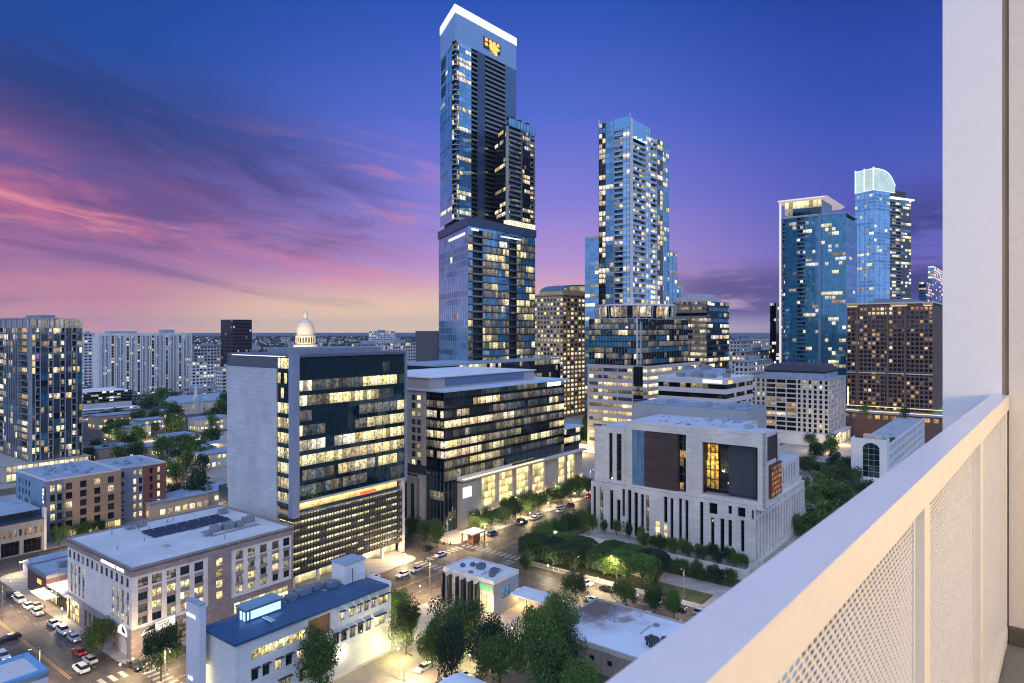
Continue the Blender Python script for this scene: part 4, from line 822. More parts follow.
# ---- 15 second residential tower
b = Bld('slender_residential_tower', 'second tallest tower with blue and white glass strips and pointed parapet', 'skyscraper', 630, 430, 116, 599, 669)
RF, LF = b.R, b.L; h = b.h; mats = []; g = MB(); nf = 48; z0, z1 = 92, h-1
Ll, Rl = LF.len, RF.len
pw = white
def strip(F, f0, f1, kind, z1_=None, p=.4):
    ln = F.len; a0, a1 = f0*ln, f1*ln; zz = z1_ or z1; n = max(4, round((zz-z0)/3.4))
    if kind == 'dark': curtain(g, F, a0, a1, z0, zz, n, 2, mats, [(gBlack, 5), (gBlue, 1)], [(litA, 2), (litB, 1)], p=p, sp=.15, spm=gDark, mull=1, mw=.3, persist=.2, floorvar=.2)
    if kind == 'blue': curtain(g, F, a0, a1, z0, zz, n, max(2, int((a1-a0)/2.5)), mats, [(gBlue, 2), (gSkyPaint, 3)], [(litB, 1), (litA, 1)], p=p, sp=.2, spm=gBlue, mull=1, mw=.3, mm=metal, persist=.4)
    if kind == 'bright': curtain(g, F, a0, a1, z0, zz, n, max(2, int((a1-a0)/2.5)), mats, [(gSkyPaintPale, 3), (gSkyPaint, 1)], [(litB, 2)], p=p, sp=.3, spm=white, mull=1, mw=.3, mm=metal, persist=.4)
    if kind == 'balc': balconies(g, F, a0, a1, z0, zz, n, mats, [(gDark, 3), (gTeal, 2), (litFaint, 2)], [(litA, 2), (litB, 2)], p=p, nb=max(1, int((a1-a0)/3)), slabm=white, depth=1.8, railm=gSkyPaint)
    if kind == 'white': g.fbox(F, a0, a1, -1, .4, z0, zz, ixm(mats, pw))
for f in ((.78, 1, 'dark', None, .5), (.52, .78, 'blue', None, .1), (.22, .52, 'balc', None, .2), (0, .22, 'bright', h-3, .12)): strip(LF, f[0], f[1], f[2], f[3], f[4])
fx = b.xat(650.5)/Rl
for f in ((0, .06, 'white', h-1, 0), (.06, fx*.78, 'balc', h-13, .22), (fx*.78, fx, 'bright', h-1, .3), (fx, fx+.18, 'balc', h-6, .5), (fx+.18, fx+.32, 'dark', h-6, .5), (fx+.32, 1, 'blue', h-6, .15)): strip(RF, f[0], f[1], f[2], f[3], f[4])
g.build('facade', mats, b.root)
core_part(b, 2.5, b.lu-1, 2.5, b.lv-1, 0, h-8)
g = MB(); g.box(1.2, Rl*fx-.2, 1.2, b.lv-.4, h-12, h-1.2); g.fbox(RF, .06*Rl, fx*.78*Rl, -.5, .1, h-13, h-1); g.build('crown', [gSkyPaint], b.root)
g = MB(); g.fbox(LF, .0, Ll*.5, -.3, .25, h-7, h); g.fbox(RF, 0, Rl*.05, -.3, .25, h-7, h); g.build('parapet_screen', [gSkyPaint], b.root)
g = MB()
for i in range(9): g.fbox(RF, 3+i*2.4, 3.8+i*2.4, .2, .4, h-13, h-12.3+(i % 3)*.7)
g.build('parapet_light', ledw, b.root)
g = MB(); g.tube((0, Ll, h-3), (0, Ll, h+1.5), .3); g.tube((0, 0, h), (0, 0, h+2), .3); g.build('mast', white, b.root)
# round drum lounge at the base
g = MB(); g.box(3, b.lu-2, 3, b.lv-2, z0-8, z0-1); g.build('drum_core', limest, b.root)
g = MB(); n = 26; cx, cy, rx = b.lu*.35, b.lv*.3, 24
for i in range(n):
    a, c = pi*.75+pi*1.3*i/n-.2, pi*.75+pi*1.3*(i+1)/n-.2
    g.face([(cx+rx*cos(a), cy+rx*sin(a), z0-8), (cx+rx*cos(c), cy+rx*sin(c), z0-8), (cx+rx*1.02*cos(c), cy+rx*1.02*sin(c), z0-1), (cx+rx*1.02*cos(a), cy+rx*1.02*sin(a), z0-2)], 0 if i % 4 else 1, (i, 0))
    g.tube((cx+(rx+1.5)*cos(a), cy+(rx+1.5)*sin(a), z0-9), (cx+(rx+3)*cos(a), cy+(rx+3)*sin(a), z0-1), .35, n=5, mi=2)
g.build('lit_lounge', [lit('lit_lounge_glow', (1, .66, .3), .85, busy=.8, scale=.35), gDark, conc], b.root); g = MB(); g.lathe([(0, z0-.9), (26, z0-.9), (26, z0+.1), (0, z0+.1)], 40, (cx, cy)); g.build('lounge_roof', white, b.root)

# ---- glass block below it and lit office below that
b = Bld('reflective_glass_block', 'dark reflective glass block below the second tallest tower', 'office building', 637, 402, 318, 589, 688)
mats = []; g = MB(); h = b.h
for F, nb in ((b.L, 16), (b.R, 20)):
    curtain(g, F, 0, F.len, 40, h, 12, nb, mats, [(gSea, 2), (gTeal, 3), (litFaint, 4)], [(litDimOff, 2), (litA, 1)], p=.2, sp=.15, spm=gBlack, mull=1, mw=.15, mm=metal, persist=.5)
g.build('curtain_wall', mats, b.root); core_part(b, .5, b.lu, .5, b.lv, 0, h-.4, conc)
g = MB(); g.box(-.3, .3, -.5, .3, 40, h+1); g.box(4, 4.6, -.5, 0, 40, h-2); g.build('corner_fin', pale, b.root)
g = MB(); g.box(-.3, b.lu, -.3, b.lv, h-.4, h); g.build('roof', roofg, b.root); g = MB(); g.fbox(b.L, 6, 7, .2, .9, h-6, h-5); g.build('beacon', ledw, b.root)
b = Bld('banded_garage_office', 'pale banded parking and office block glowing warm between glass towers', 'office building', 648, 392, 366, 587, 700)
mats = []; g = MB(); h = b.h; pinkst = mat('rosy_concrete', (.50, .46, .46), .8, .1)
for F, nb, dk, pp in ((b.L, 12, [(litDimOff, 1), (gGrey, 1)], .55), (b.R, 16, [(litDimOff, 1)], .85)):
    curtain(g, F, 0, F.len*(.97), 6, h-2, 11, nb, mats, dk, [(litA, 2), (litHall, 2), (litOff, 1)], p=pp, sp=.52, spm=pinkst, mull=(3 if F is b.L else 4), mw=.8, mo=.1, mm=pinkst, slab=.1, persist=.6, floorvar=.3)
g.build('banded_wall', mats, b.root); core_part(b, .5, b.lu, .5, b.lv, 0, h, pinkst)
mats = []; g = MB(); curtain(g, Face((-.6, 0), (0, 1), (-1, 0), 1), 3, 9, 8, h-.5, 16, 3, mats, [(gBlack, 3)], [(litDimOff, 1)], p=.2, sp=.2, spm=gBlack); g.build('stair_tower', mats, b.root)
g = MB(); g.box(-.5, b.lu, -.5, b.lv, h-2, h); g.build('roof', pinkst, b.root); g = MB(); g.fbox(b.R, 2, 20, -.3, .1, .5, 5.5); g.fbox(b.L, 1, F.len, -.3, .1, .5, 5.5); g.build('shopfront', litA, b.root)

# ---- 16 stone tower with barrel vaulted roof
b = Bld('barrel_roof_stone_tower', 'tan stone office tower with arched barrel roof glowing at its foot', 'office tower', 563, 586, 295, 534, 612)
h = b.h; RF, LF = b.R, b.L; g = MB(); nf = 26; fh = (h-4)/nf; mats = [tan]; q = MB()
for F, nb in ((LF, 9), (RF, 14)):
    pit = F.len/nb
    for i in range(nb+1): g.fbox(F, max(0, i*pit-pit*.17), min(F.len, i*pit+pit*.17), -.6, 0, 0, h)
    for j in range(nf+1): g.fbox(F, 0, F.len, -.6, -.05, 2+j*fh-fh*.2, 2+j*fh+fh*.2)
    for i in range(nb):
        for j in range(nf): 
            pp = .95 if j < 14 and F is RF else (.85 if j < 8 else (.8 if j in (12, 16) else .4))
            b.win(F, i*pit+pit*.17, (i+1)*pit-pit*.17, 2+j*fh+fh*.2, 2+(j+1)*fh-fh*.2, -.45, pick(WL+[(litHall, 8), (litO, 2)]) if R.random() < pp else gDark, 1, 1)
g.build('wall', tan, b.root); core_part(b, 1, b.lu, 1, b.lv, 0, h, tan)
g = MB(); g.box(-.8, b.lu, -.8, b.lv, h, h+1.2); g.box(4, b.lu-4, 3, b.lv-3, h+1.2, h+4.5); g.build('cornice', tan, b.root)
g = MB(); n = 12; w_ = b.lu-8; q = MB(); gd = mat('vault_metal', (.12, .20, .27), .4, .1)
for i in range(n):
    a, c = pi*i/n, pi*(i+1)/n; x0, x1 = 4+w_/2-w_/2*cos(a), 4+w_/2-w_/2*cos(c); z0, z1 = h+4.5+6.5*sin(a), h+4.5+6.5*sin(c)
    g.hexa([(x0, 4, h+4), (x1, 4, h+4), (x1, b.lv-4, h+4), (x0, b.lv-4, h+4), (x0, 4, z0), (x1, 4, z1), (x1, b.lv-4, z1), (x0, b.lv-4, z0)])
    x0, x1 = 6+(w_-4)/2*(1-cos(a)), 6+(w_-4)/2*(1-cos(c)); q.face([(x0, 3.8, h+4.7), (x1, 3.8, h+4.7), (x1, 3.8, h+4.7+4.8*sin(c)), (x0, 3.8, h+4.7+4.8*sin(a))], 0, (i, 0))
g.build('barrel_roof', gd, b.root); q.build('lunette_window', litC, b.root)
b.flush(60)

# ---- 17 dark block with lit rows
b = Bld('dark_banded_office', 'dark office block with lit floor rows and pale rounded rooftop', 'office building', 707, 520, 301, 674, 729)
mats = []; g = MB(); h = b.h
curtain(g, b.L, 0, b.lv, 10, h, 20, 14, mats, [(gBlack, 3), (litFaint, 2)], [(litA, 2), (litC, 2), (litDimOff, 1)], p=.5, sp=.45, spm=mat('taupe_band', (.25, .22, .21), .7), mull=7, mw=.6, persist=.7)
curtain(g, b.R, 0, b.lu, 10, h, 20, 12, mats, [(gBlack, 2), (gDark, 1), (gSkyPaint, 1)], [(litA, 2), (litC, 2), (litB, 1)], p=.4, sp=.35, spm=dmetal, mull=3, mw=.3, persist=.6)
g.build('facade', mats, b.root); core_part(b, .5, b.lu, .5, b.lv, 0, h-.3)
g = MB(); g.box(-.4, b.lu, -.4, b.lv, h-.3, h+.5); g.box(5, b.lu-3, 5, b.lv-3, h+.5, h+4); g.box(9, b.lu-8, 9, b.lv-8, h+4, h+6.5); g.build('roof', mat('pale_lilac_roof', (.5, .5, .56), .7), b.root)
g = MB(); g.fbox(b.R, 3, 14, .1, .3, h-3, h-1.2); s_ = g.build('sign', signw, b.root)

# ---- 18 striped white office
b = Bld('striped_white_office', 'low office with white bands and dark ribbon windows behind the courthouse', 'office building', 726, 342, 380, 658, 753)
h = b.h; mats = []; nf = 10; fh = (h-2)/nf; gs_ = [MB() for _ in range(nf)]
for F in (b.L, b.R):
    for j in range(nf):
        g = gs_[j]; z = 2+j*fh; n = int(F.len/3)
        for i in range(n): g.fquad(F, F.len*i/n, F.len*(i+1)/n, -.3, z, z+fh*.5, ixm(mats, pick([(gBlack, 8), (litC, 1), (litDimOff, 1)])), (i, j))
[q_.build('ribbon_window', mats, b.root) for q_ in gs_]; g = MB()
for j in range(nf+1): z = 2+j*fh-fh*.5; g.box(-.15, b.lu, -.15, b.lv, max(0, z), z+fh*.5)
g.build('white_band', mat('cream_band', (.62, .58, .58), .7, .06), b.root); core_part(b, .5, b.lu-.3, .5, b.lv-.3, 0, h-2, dmetal)
roof(b, -.2, b.lu, -.2, b.lv, h+.1, roofw, .5, pale, .3)
g = MB(); g.box(10, b.lu-8, 12, b.lv-10, h, h+4); g.build('penthouse', roofb, b.root)
roof_units(b.root, [(4, 8, 4, 3, h, 2.2), (4, 16, 5, 4, h, 2.8), (5, 26, 4, 3, h, 2.0), (14, 4, 4, 3, h, 2.4), (12, 14, 5, 4, h+4, 2.2), (12, 24, 5, 4, h+4, 1.8)], metal)
g = MB(); g.fbox(b.L, 2, 12, .2, .35, h-1.8, h-.3); s_ = g.build('sign', signw, b.root); g = MB(); g.fbox(b.R, 2.5, 8, .2, .35, h-2.2, h-.6); g.build('amber_sign', signo, b.root)

# ---- 19 white gridded office with hipped dark roof
b = Bld('white_grid_office', 'white gridded office with dark hipped roof and lit terraces between trees and tower', 'office building', 829, 440, 380, 751, 846)
h = b.h; RF, LF = b.R, b.L; nf = 11; Zb = 8; fh = (h-Zb-.5)/nf; rr, rl = [], []
nb = 15; pit = LF.len/nb
for i in range(nb):
    for j in range(nf):
        mid = 6 <= i < 12
        o0 = .1 if mid else .24; z0_, z1_ = Zb+j*fh+.5, Zb+(j+1)*fh-.4
        if mid and i % 2: continue
        a0, a1 = i*pit+o0*pit, (i+(2 if mid else 1))*pit-o0*pit
        rl.append((a0, a1, z0_, z1_)); hot = (j in (3, 4, 5, 6) and mid) or (j in (7,) and i > 11)
        b.win(LF, a0, a1, z0_, z1_, -.5, pick([(litA, 2), (litO, 1), (litC, 2)]) if R.random() < (.6 if hot else .14) else gBlack, 2 if mid else 1, 1)
nb2 = max(6, int(RF.len/4)); pit = RF.len/nb2
for i in range(nb2):
    for j in range(nf): rr.append((i*pit+.8, (i+1)*pit-.8, Zb+j*fh+.5, Zb+(j+1)*fh-.4)); b.win(RF, i*pit+.8, (i+1)*pit-.8, Zb+j*fh+.5, Zb+(j+1)*fh-.4, -.5, pick(WL) if R.random() < .3 else gBlack, 1, 1)
g = MB(); holed(g, LF, 0, LF.len, Zb, h, rl, .6); holed(g, RF, .6, RF.len, Zb, h, rr, .6); g.build('wall', mat('cream_concrete', (.56, .53, .50), .8, .08), b.root); core_part(b, .8, b.lu, .8, b.lv, 0, h-.4, conc)
g = MB(); g.box(-.6, b.lu, -.6, b.lv, h, h+.5); g.box(4, b.lu-6, 4, b.lv-8, h+.5, h+3.6); g.build('roof', roofb, b.root)
g = MB(); X0, X1, Y0, Y1 = 3, b.lu-5, 3, b.lv-7; g.hexa([(X0, Y0, h+5), (X1, Y0, h+5), (X1, Y1, h+5), (X0, Y1, h+5), (X0+3, Y0+5, h+9), (X1-3, Y0+5, h+9), (X1-3, Y1-5, h+9), (X0+3, Y1-5, h+9)]); g.build('hipped_roof', mat('slate_roof', (.05, .05, .065), .6), b.root)
g = MB(); g.box(4, b.lu-6, 4, b.lv-8, h+3.6, h+5); g.build('attic', dmetal, b.root)
g = MB(); g.box(-3, b.lu, -3, b.lv+2, 0, Zb-.8); g.box(-3.5, b.lu, -3.5, b.lv+2, Zb-.8, Zb); g.build('podium', white, b.root)
g = MB(); FP = Face((0, -3), (1, 0), (0, -1), 1); [g.fquad(FP, 1+i*5, 4.4+i*5, .05, .6, Zb-1.6, 0, (i, 0)) for i in range(int(b.lu/5.2))]; g.build('shopfront', litHall, b.root)
b.flush(100)

# ---- 20 teal blue residential tower with flat canopy crown
b = Bld('canopy_crown_tower', 'blue glass tower topped by a lit box under a flat white canopy', 'skyscraper', 846, 560, 212, 780, 857)
h = b.h; LF, RF = b.L, b.R; mats = []; g = MB(); nf = 46; L_ = LF.len
for (f0, f1, k) in ((0, .36, 'g'), (.4, .60, 'g'), (.60, .74, 'b'), (.74, .92, 'g'), (.92, 1, 'b')):
    if k == 'g': curtain(g, LF, f0*L_, f1*L_, 8, h-1, nf, max(3, int((f1-f0)*L_/2.6)), mats, [(gSea, 8), (gBlue, 1)], WL, p=.13, sp=.22, spm=gSea, mull=2, mw=.25, mm=gBlue, persist=.55)
    else: balconies(g, LF, f0*L_, f1*L_, 8, h-1, nf, mats, [(gSea, 2), (gTeal, 1)], WL, p=.14, slabm=metal, nb=3, railm=gBlue)
g.fbox(LF, .36*L_, .40*L_, -.5, 1.2, 8, h+.5, ixm(mats, bluepanel))
curtain(g, RF, 0, b.lu, 8, h-4, nf, 8, mats, [(gBlue, 3), (gSkyPaint, 2)], WL, p=.03, sp=.2, spm=gBlue, mull=0)
g.build('facade', mats, b.root); core_part(b, 2, b.lu-1, 2, b.lv-1, 0, h-2)
g = MB(); g.box(-.5, b.lu, -.5, b.lv, h-1, h+.3); g.build('roof', roofb, b.root)
mats = []; g = MB(); FB = Face((1.5, 0), (0, 1), (-1, 0), 1); curtain(g, FB, b.yat(821), .93*L_, h+.3, h+7, 1, 9, mats, [(gTeal, 1)], [(litC, 1)], p=.4, sp=.1, spm=white, mull=1); curtain(g, FB, b.yat(821), .93*L_, h+7, h+13, 1, 9, mats, [(litHall, 1)], [(litHall, 1)], p=1, sp=.1, spm=white, mull=1, mw=.4, mm=white)
g.build('crown_glazing', mats, b.root)
g = MB(); g.box(2, b.xat(832, b.yat(821)), b.yat(821)+.1, .93*L_, h+.3, h+13); g.build('crown_core', bluepanel, b.root)
g = MB(); yc = b.yat(821.5); x0, x1, y0, y1 = -3, b.xat(843, yc-3), yc-3, L_+1; g.hexa([(x0+2, y0+2, h+13), (x1, y0+2, h+13), (x1, y1, h+13), (x0+2, y1, h+13), (x0, y0-2, h+15), (x1, y0-2, h+15), (x1, y1, h+15), (x0, y1, h+15)]); g.build('canopy', emis('canopy_painted_glow', (1, .88, .82), .42), b.root)  # canopy glows by itself in place of light falling on it
g = MB(); g.fbox(Face((x0, 0), (0, 1), (-1, 0), 1), y0, y1, .05, .3, h+13.9, h+14.8); g.fbox(LF, L_-1, L_+.5, -.5, .6, 8, h+13); g.build('canopy_light', emis('soft_white', (1, .9, .85), .7), b.root)

# ---- 21 tower with curved glowing crown
b = Bld('curved_crown_tower', 'pale blue tower with a curved glowing glass crown behind the canopy tower', 'skyscraper', 874, 700, 214, 855, 911, rot=radians(27))
h = zat(190, 700); mats = []; g = MB(); nf = 56
curtain(g, b.L, 0, b.lv, 20, h, nf, 8, mats, [(gSkyPaintPale, 4), (gSkyPaint, 2)], WL, p=.12, sp=.25, spm=gSkyPaintPale, mull=2, mw=.4, mm=metal, persist=.5)
curtain(g, b.R, 0, b.lu*.42, 20, h, nf, 6, mats, [(gSkyPaintPale, 3), (gSkyPaint, 3)], WL, p=.12, sp=.25, spm=gSkyPaintPale, mull=2, mw=.3, mm=metal, persist=.5)
balconies(g, b.R, b.lu*.42, b.lu*.72, 20, h-6, nf, mats, [(gTeal, 2), (gDark, 2)], WL, p=.35, nb=3, slabm=metal)
curtain(g, b.R, b.lu*.72, b.lu, 20, h-6, nf, 5, mats, [(gTeal, 3), (gDark, 3), (gBlue, 2)], WL, p=.3, sp=.25, spm=gDark, mull=2, persist=.5)
g.build('facade', mats, b.root); core_part(b, 2.2, b.lu, 2.2, b.lv, 0, h-6)
cg = lit('lit_crown', (.62, .9, 1), .55, busy=.08, scale=.05, tint=(.75, 1, .95))
g = MB(); n = 12; x1 = b.lu*.56
for i in range(n):
    t0, t1 = i/n, (i+1)/n; f = lambda t: h+22-15*t**4
    g.hexa([(x1*t0, 0, h), (x1*t1, 0, h), (x1*t1, b.lv, h), (x1*t0, b.lv, h), (x1*t0, 0, f(t0)), (x1*t1, 0, f(t1)), (x1*t1, b.lv, f(t1)), (x1*t0, b.lv, f(t0))])
g.build('glowing_crown', cg, b.root)
g = MB()
for i in range(n):
    t0, t1 = i/n, (i+1)/n; g.hexa([(x1*t0, -.6, f(t0)), (x1*t1, -.6, f(t1)), (x1*t1, b.lv+.6, f(t1)), (x1*t0, b.lv+.6, f(t0)), (x1*t0, -.6, f(t0)+.9), (x1*t1, -.6, f(t1)+.9), (x1*t1, b.lv+.6, f(t1)+.9), (x1*t0, b.lv+.6, f(t0)+.9)])
for a in (0, .5, 1): g.fbox(b.L, a*(b.lv-1.2), a*(b.lv-1.2)+1.2, -.3, .5, h, h+24)
for z in (h,): g.fbox(b.L, 0, b.lv, -.2, .4, z, z+.5); g.fbox(b.R, 0, x1, -.2, .4, z, z+.5*(z < h+5))
g.build('crown_frame', emis('crown_edge', (.9, 1, 1), .9), b.root)
g = MB(); g.box(b.lu*.42, b.lu+3, -2, b.lv, h-6, h-4.6); g.build('shoulder_roof', ledw, b.root); g = MB(); g.box(b.lu*.5, b.lu*.9, 2, b.lv-2, h-4.6, h+3); g.build('shoulder_plant', dmetal, b.root)

# ---- 22 brown brick hotel
b = Bld('brown_brick_hotel', 'broad brown brick tower with warm uplit corners at right', 'hotel tower', 933, 470, 303, 847, 950)
h = b.h; LF, RF = b.L, b.R; nf = 24; Zb = 18; fh = (h-Zb-2)/nf; rl = []; nb = 20; pit = LF.len/nb; L_ = LF.len
for i in range(nb):
    for j in range(nf):
        m = gBlack
        if R.random() < .2: m = pick([(litA, 2), (litO, 2), (litC, 2)])
        if j >= nf-2 and 9 <= i <= 13: m = litA
        if j == nf-1 and i % 2 == 0 and R.random() < .5: m = litO
        a0, a1 = i*pit+.13*pit, (i+1)*pit-.13*pit; rl.append((a0, a1, Zb+j*fh+.5, Zb+(j+1)*fh-.45)); b.win(LF, a0, a1, Zb+j*fh+.5, Zb+(j+1)*fh-.45, -.3, m if m is not gBlack else pick([(gBlack, 3), (gDark, 1)]), 1, 1)
g = MB(); holed(g, LF, 0, L_, Zb, h, rl, .4); g.fbox(RF, .4, b.lu, -.4, 0, Zb, h); g.build('brick_wall', brick, b.root); core_part(b, .6, b.lu, .6, b.lv, 0, h-.4)
g = MB(); g.fbox(LF, 0, L_, 0, .5, Zb+8.5*fh, Zb+8.5*fh+.7); g.box(-1, b.lu, -1, b.lv+.5, h, h+1); g.build('string_course', pale, b.root)
gold = mat('gold_cornice', (.6, .42, .25), .6)
for (a0, a1) in ((0, 6), (L_*.28, L_*.48), (L_*.86, L_)): g = MB(); g.fbox(LF, a0, a1, -.1, 1.6, h-1.4, h+.4); g.build('cornice_block', gold, b.root)
for (a0, a1) in ((0, 6), (L_*.28, L_*.48), (L_*.86, L_)): g = MB(); g.fbox(LF, a0+.5, a1-.5, .3, 1.5, h-1.7, h-1.45); g.build('uplight_strip', ledwarm, b.root)
g = MB(); g.fbox(LF, L_-1.2, L_-.3, .05, .3, Zb+2, Zb+16); g.build('uplight_strip', ledwarm, b.root)
g = MB(); g.box(6, b.lu-3, 12, b.lv-16, h+1, h+3.6); g.build('penthouse', mat('grey_blue_plant', (.2, .24, .3), .7), b.root)
for a in (L_*.3, L_*.5, L_*.86): g = MB(); g.fbox(LF, a, a+1.2, 0, 1.3, Zb, h-1.4); g.build('pilaster', brick, b.root)
g = MB(); g.box(-16, b.lu, -12, b.lv+6, 0, Zb-1); g.build('podium', brick, b.root)
g = MB(); g.box(-17, b.lu, -13, b.lv+7, Zb-1, Zb); g.build('podium_roof', mat('terrace_paving', (.33, .35, .38), .8), b.root)
g = MB(); FPd = Face((-16, 0), (0, 1), (-1, 0), 1); [g.fquad(FPd, -10+i*5, -7+i*5, .1, Zb-5, Zb-2, 0, (i, 2)) for i in range(int(L_/5)+3) if R.random() < .8]; g.build('podium_windows', litO, b.root)
g = MB(); g.box(-14, -13.6, -8, b.lv, Zb+.2, Zb+.5); g.box(-4, -3.6, -6, b.lv, Zb+2.6, Zb+2.9); g.build('terrace_light', ledwarm, b.root)
b.flush(100); HT = b

# ---- white arched window building
b = Bld('arched_window_building', 'white stucco building with a tall arched window in front of the brown hotel', 'building', 887, 330, 440.5, 851, 926)
h = b.h; LF, RF = b.L, b.R; L_ = LF.len; a1, a0 = b.yat(862.5), b.yat(879.5); wz = h-1.9; DX = 7
g = MB(); holed(g, LF, 0, L_, 0, h, [(a0, a1, 3, wz)], .7); arch(g, LF, a0, a1, wz-(a1-a0)*.40, wz, .7, 0, 0, 16); g.fbox(RF, .7, DX, -.5, 0, 0, h); g.fbox(Face((0, L_), (1, 0), (0, 1), 1), .7, DX, -.5, 0, 0, h)
r_ = [(DX+2+i*5.2, DX+6+i*5.2, 1.5+j*4.2, 4.4+j*4.2) for i in range(int((b.lu-DX)/5.2)-1) for j in range(4)]
F2 = Face((0, .8), (1, 0), (0, -1), 1); holed(g, F2, DX, b.lu, 0, h-3.4, r_, .5); g.build('wall', white, b.root)
for r in r_: b.win(F2, *r, -.3, pick([(gTeal, 2), (gBlue, 1)]), 2, 1, white)
b.win(LF, a0, a1, 3, wz, -.5, gTeal, 3, 6, white); core_part(b, 1.5, DX-.6, 1.2, b.lv-.6, 0, h-1.2, conc); core_part(b, DX, b.lu, 1.6, b.lv, 0, h-4.6, conc)
g = MB(); g.box(.7, DX, .6, b.lv-.5, h-1.2, h-.8); g.box(DX, b.lu, 1.3, b.lv, h-4.6, h-4.2); g.build('roof', roofg, b.root)
rs_ = mat('rosy_stucco', (.66, .50, .42), .8)
g = MB(); g.box(DX+1, DX+5, b.lv-9, b.lv-4, h-4.2, h+1.0); g.build('stair_house', rs_, b.root); g = MB(); g.box(DX+2, DX+13, 5, 9, h-4.2, h-.6); g.build('plant_screen', rs_, b.root); g = MB(); g.box(DX+3, DX+5, 2.4, 4.2, h-4.2, h-1.6); g.build('vent_house', rs_, b.root)
roof_units(b.root, [(DX+15, 8, 4, 3, h-4.2, 2.4), (DX+8, 2.4, 2.4, 2, h-4.2, 1.4), (DX+14, 3, 3, 2.4, h-4.2, 1.8), (DX+21, 6, 3, 3, h-4.2, 2)], roofb); clutter(b, DX+2, b.lu-6, 2, 12, h-4.2, 9, 12)
for q_ in range(7): g = MB(); g.lathe([(0, h-4.2), (.5, h-4.1), (.9, h-3.2), (.6, h-2.5), (0, h-2.3)], 8, (DX+12+q_*2.1, 1.9+(q_ % 2)*.8)); g.build('planter_shrub', mat('planter_green', (.03, .07, .025), .8, .4, 1.0) if 'planter_green' not in MATS else MATS['planter_green'], b.root)
b.flush(60)

# ---- low roof behind the dark midrise
b = Bld('terrace_glass_lowrise', 'low glass building with a pale blue flat roof at the foot of the tallest tower', 'building', 436, 345, 366, 390, 560)
mats = []; g = MB(); h = b.h
for F in (b.L, b.R): curtain(g, F, 0, F.len, h-16, h, 4, int(F.len/2.5), mats, [(gTeal, 2), (gDark, 2)], [(litC, 2), (litB, 1)], p=.3, sp=.25, spm=gTeal, persist=.5)
g.build('curtain_wall', mats, b.root); core_part(b, .5, b.lu, .5, b.lv, 0, h-.3, conc)
g = MB(); g.box(-.8, b.lu, -.8, b.lv, h-.3, h+.6); g.build('roof', roofb, b.root)
# ---- blue slab towers behind tower two
for (nm, lab, px, d, top, l, r) in (('pale_blue_slab', 'pale blue slab tower half hidden left of the second tallest tower', 600, 560, 238, 585, 640), ('blue_slab', 'blue slab tower peeking out right of the second tallest tower', 668, 560, 252, 640, 677), ('small_white_slab', 'short pale block right of the blue slab tower', 676, 600, 285, 660, 683)):
    b = Bld(nm+'_tower', lab, 'tower', px, d, top, l, r); mats = []; g = MB()
    for F in (b.L, b.R): curtain(g, F, 0, F.len, 10, b.h, int(b.h/4), max(3, int(F.len/4)), mats, [(gSkyPaintPale, 2), (gSkyPaint, 3)], [(litB, 2), (litC, 2)], p=.2, sp=.25, spm=gSkyPaint, mull=2, mw=.3, mm=metal, persist=.5)
    g.build('facade', mats, b.root); core_part(b, .6, b.lu, .6, b.lv, 0, b.h); g = MB(); g.box(-.5, b.lu, -.5, b.lv, b.h-.1, b.h+2); g.build('roof', pale, b.root)
# ---- dark tower sliver and far small towers on the right
for (nm, lab, px, d, top, l, r, dk, p) in (('dark_sliver_tower', 'narrow dark tower left of the canopy crown tower', 776, 640, 303, 770, 792, [(gBlack, 1)], .2), ('far_blue_tower', 'far teal tower beside the white column', 926, 900, 282, 919, 955, [(gTeal, 1), (gBlue, 1)], .25), ('far_bright_tower', 'far brightly lit tower top beside the white column', 934, 1000, 266, 928, 950, [(gSkyPaint, 1)], .7)):
    b = Bld(nm, lab, 'tower', px, d, top, l, r); mats = []; g = MB()
    for F in (b.L, b.R): curtain(g, F, 0, F.len, 10, b.h, int(b.h/4), max(3, int(F.len/5)), mats, dk, WL, p=p, sp=.3, spm=dk[0][0], mull=0, persist=.5)
    g.build('facade', mats, b.root); core_part(b, .6, b.lu, .6, b.lv, 0, b.h)

# ---- 10 white blue apartment slab
b = Bld('white_slab_apartments', 'wide white slab apartment block with vertical window strips behind dark trees', 'apartment block', 99, 720, 333, 94, 191.5)
h = b.h; RF = b.R; nf = 22; mats = []; g = MB(); L_ = RF.len; nb = 26; pit = L_/nb
for i in range(nb):
    if i in (3, 7, 10, 14, 18, 22): balconies(g, RF, i*pit, (i+1)*pit, 4, h-3, nf, mats, [(gDark, 3), (gGrey, 2)], WL+[(litO, 2)], p=.32, nb=1, slabm=pale)
    else: curtain(g, RF, i*pit, (i+1)*pit, 4, h-3, nf, 2, mats, [(gGrey, 3), (gDark, 2), (gTeal, 1)], WL, p=.06, sp=.15, spm=pale, mull=1, mw=pit*.36, mo=.4, mm=white)
g.fbox(RF, 0, L_, -.3, .4, h-3, h, ixm(mats, wstone)); g.fbox(b.L, 0, b.lv, -.3, .3, 0, h, ixm(mats, wstone))
g.build('facade', mats, b.root); core_part(b, 2.5, b.lu, 2.5, b.lv+10, 0, h-1, wstone)
g = MB(); g.box(0, b.lu, 0, b.lv+12, h-1, h-.3); g.box(12, 40, 4, 16, h-.3, h+1.8); g.box(L_-30, L_-18, 4, 16, h-.3, h+3.6); g.build('roof', roofb, b.root)
b = Bld('dark_balcony_annex', 'low dark balconied block in front of the white apartment slab', 'apartment block', 80, 600, 393, 60, 132)
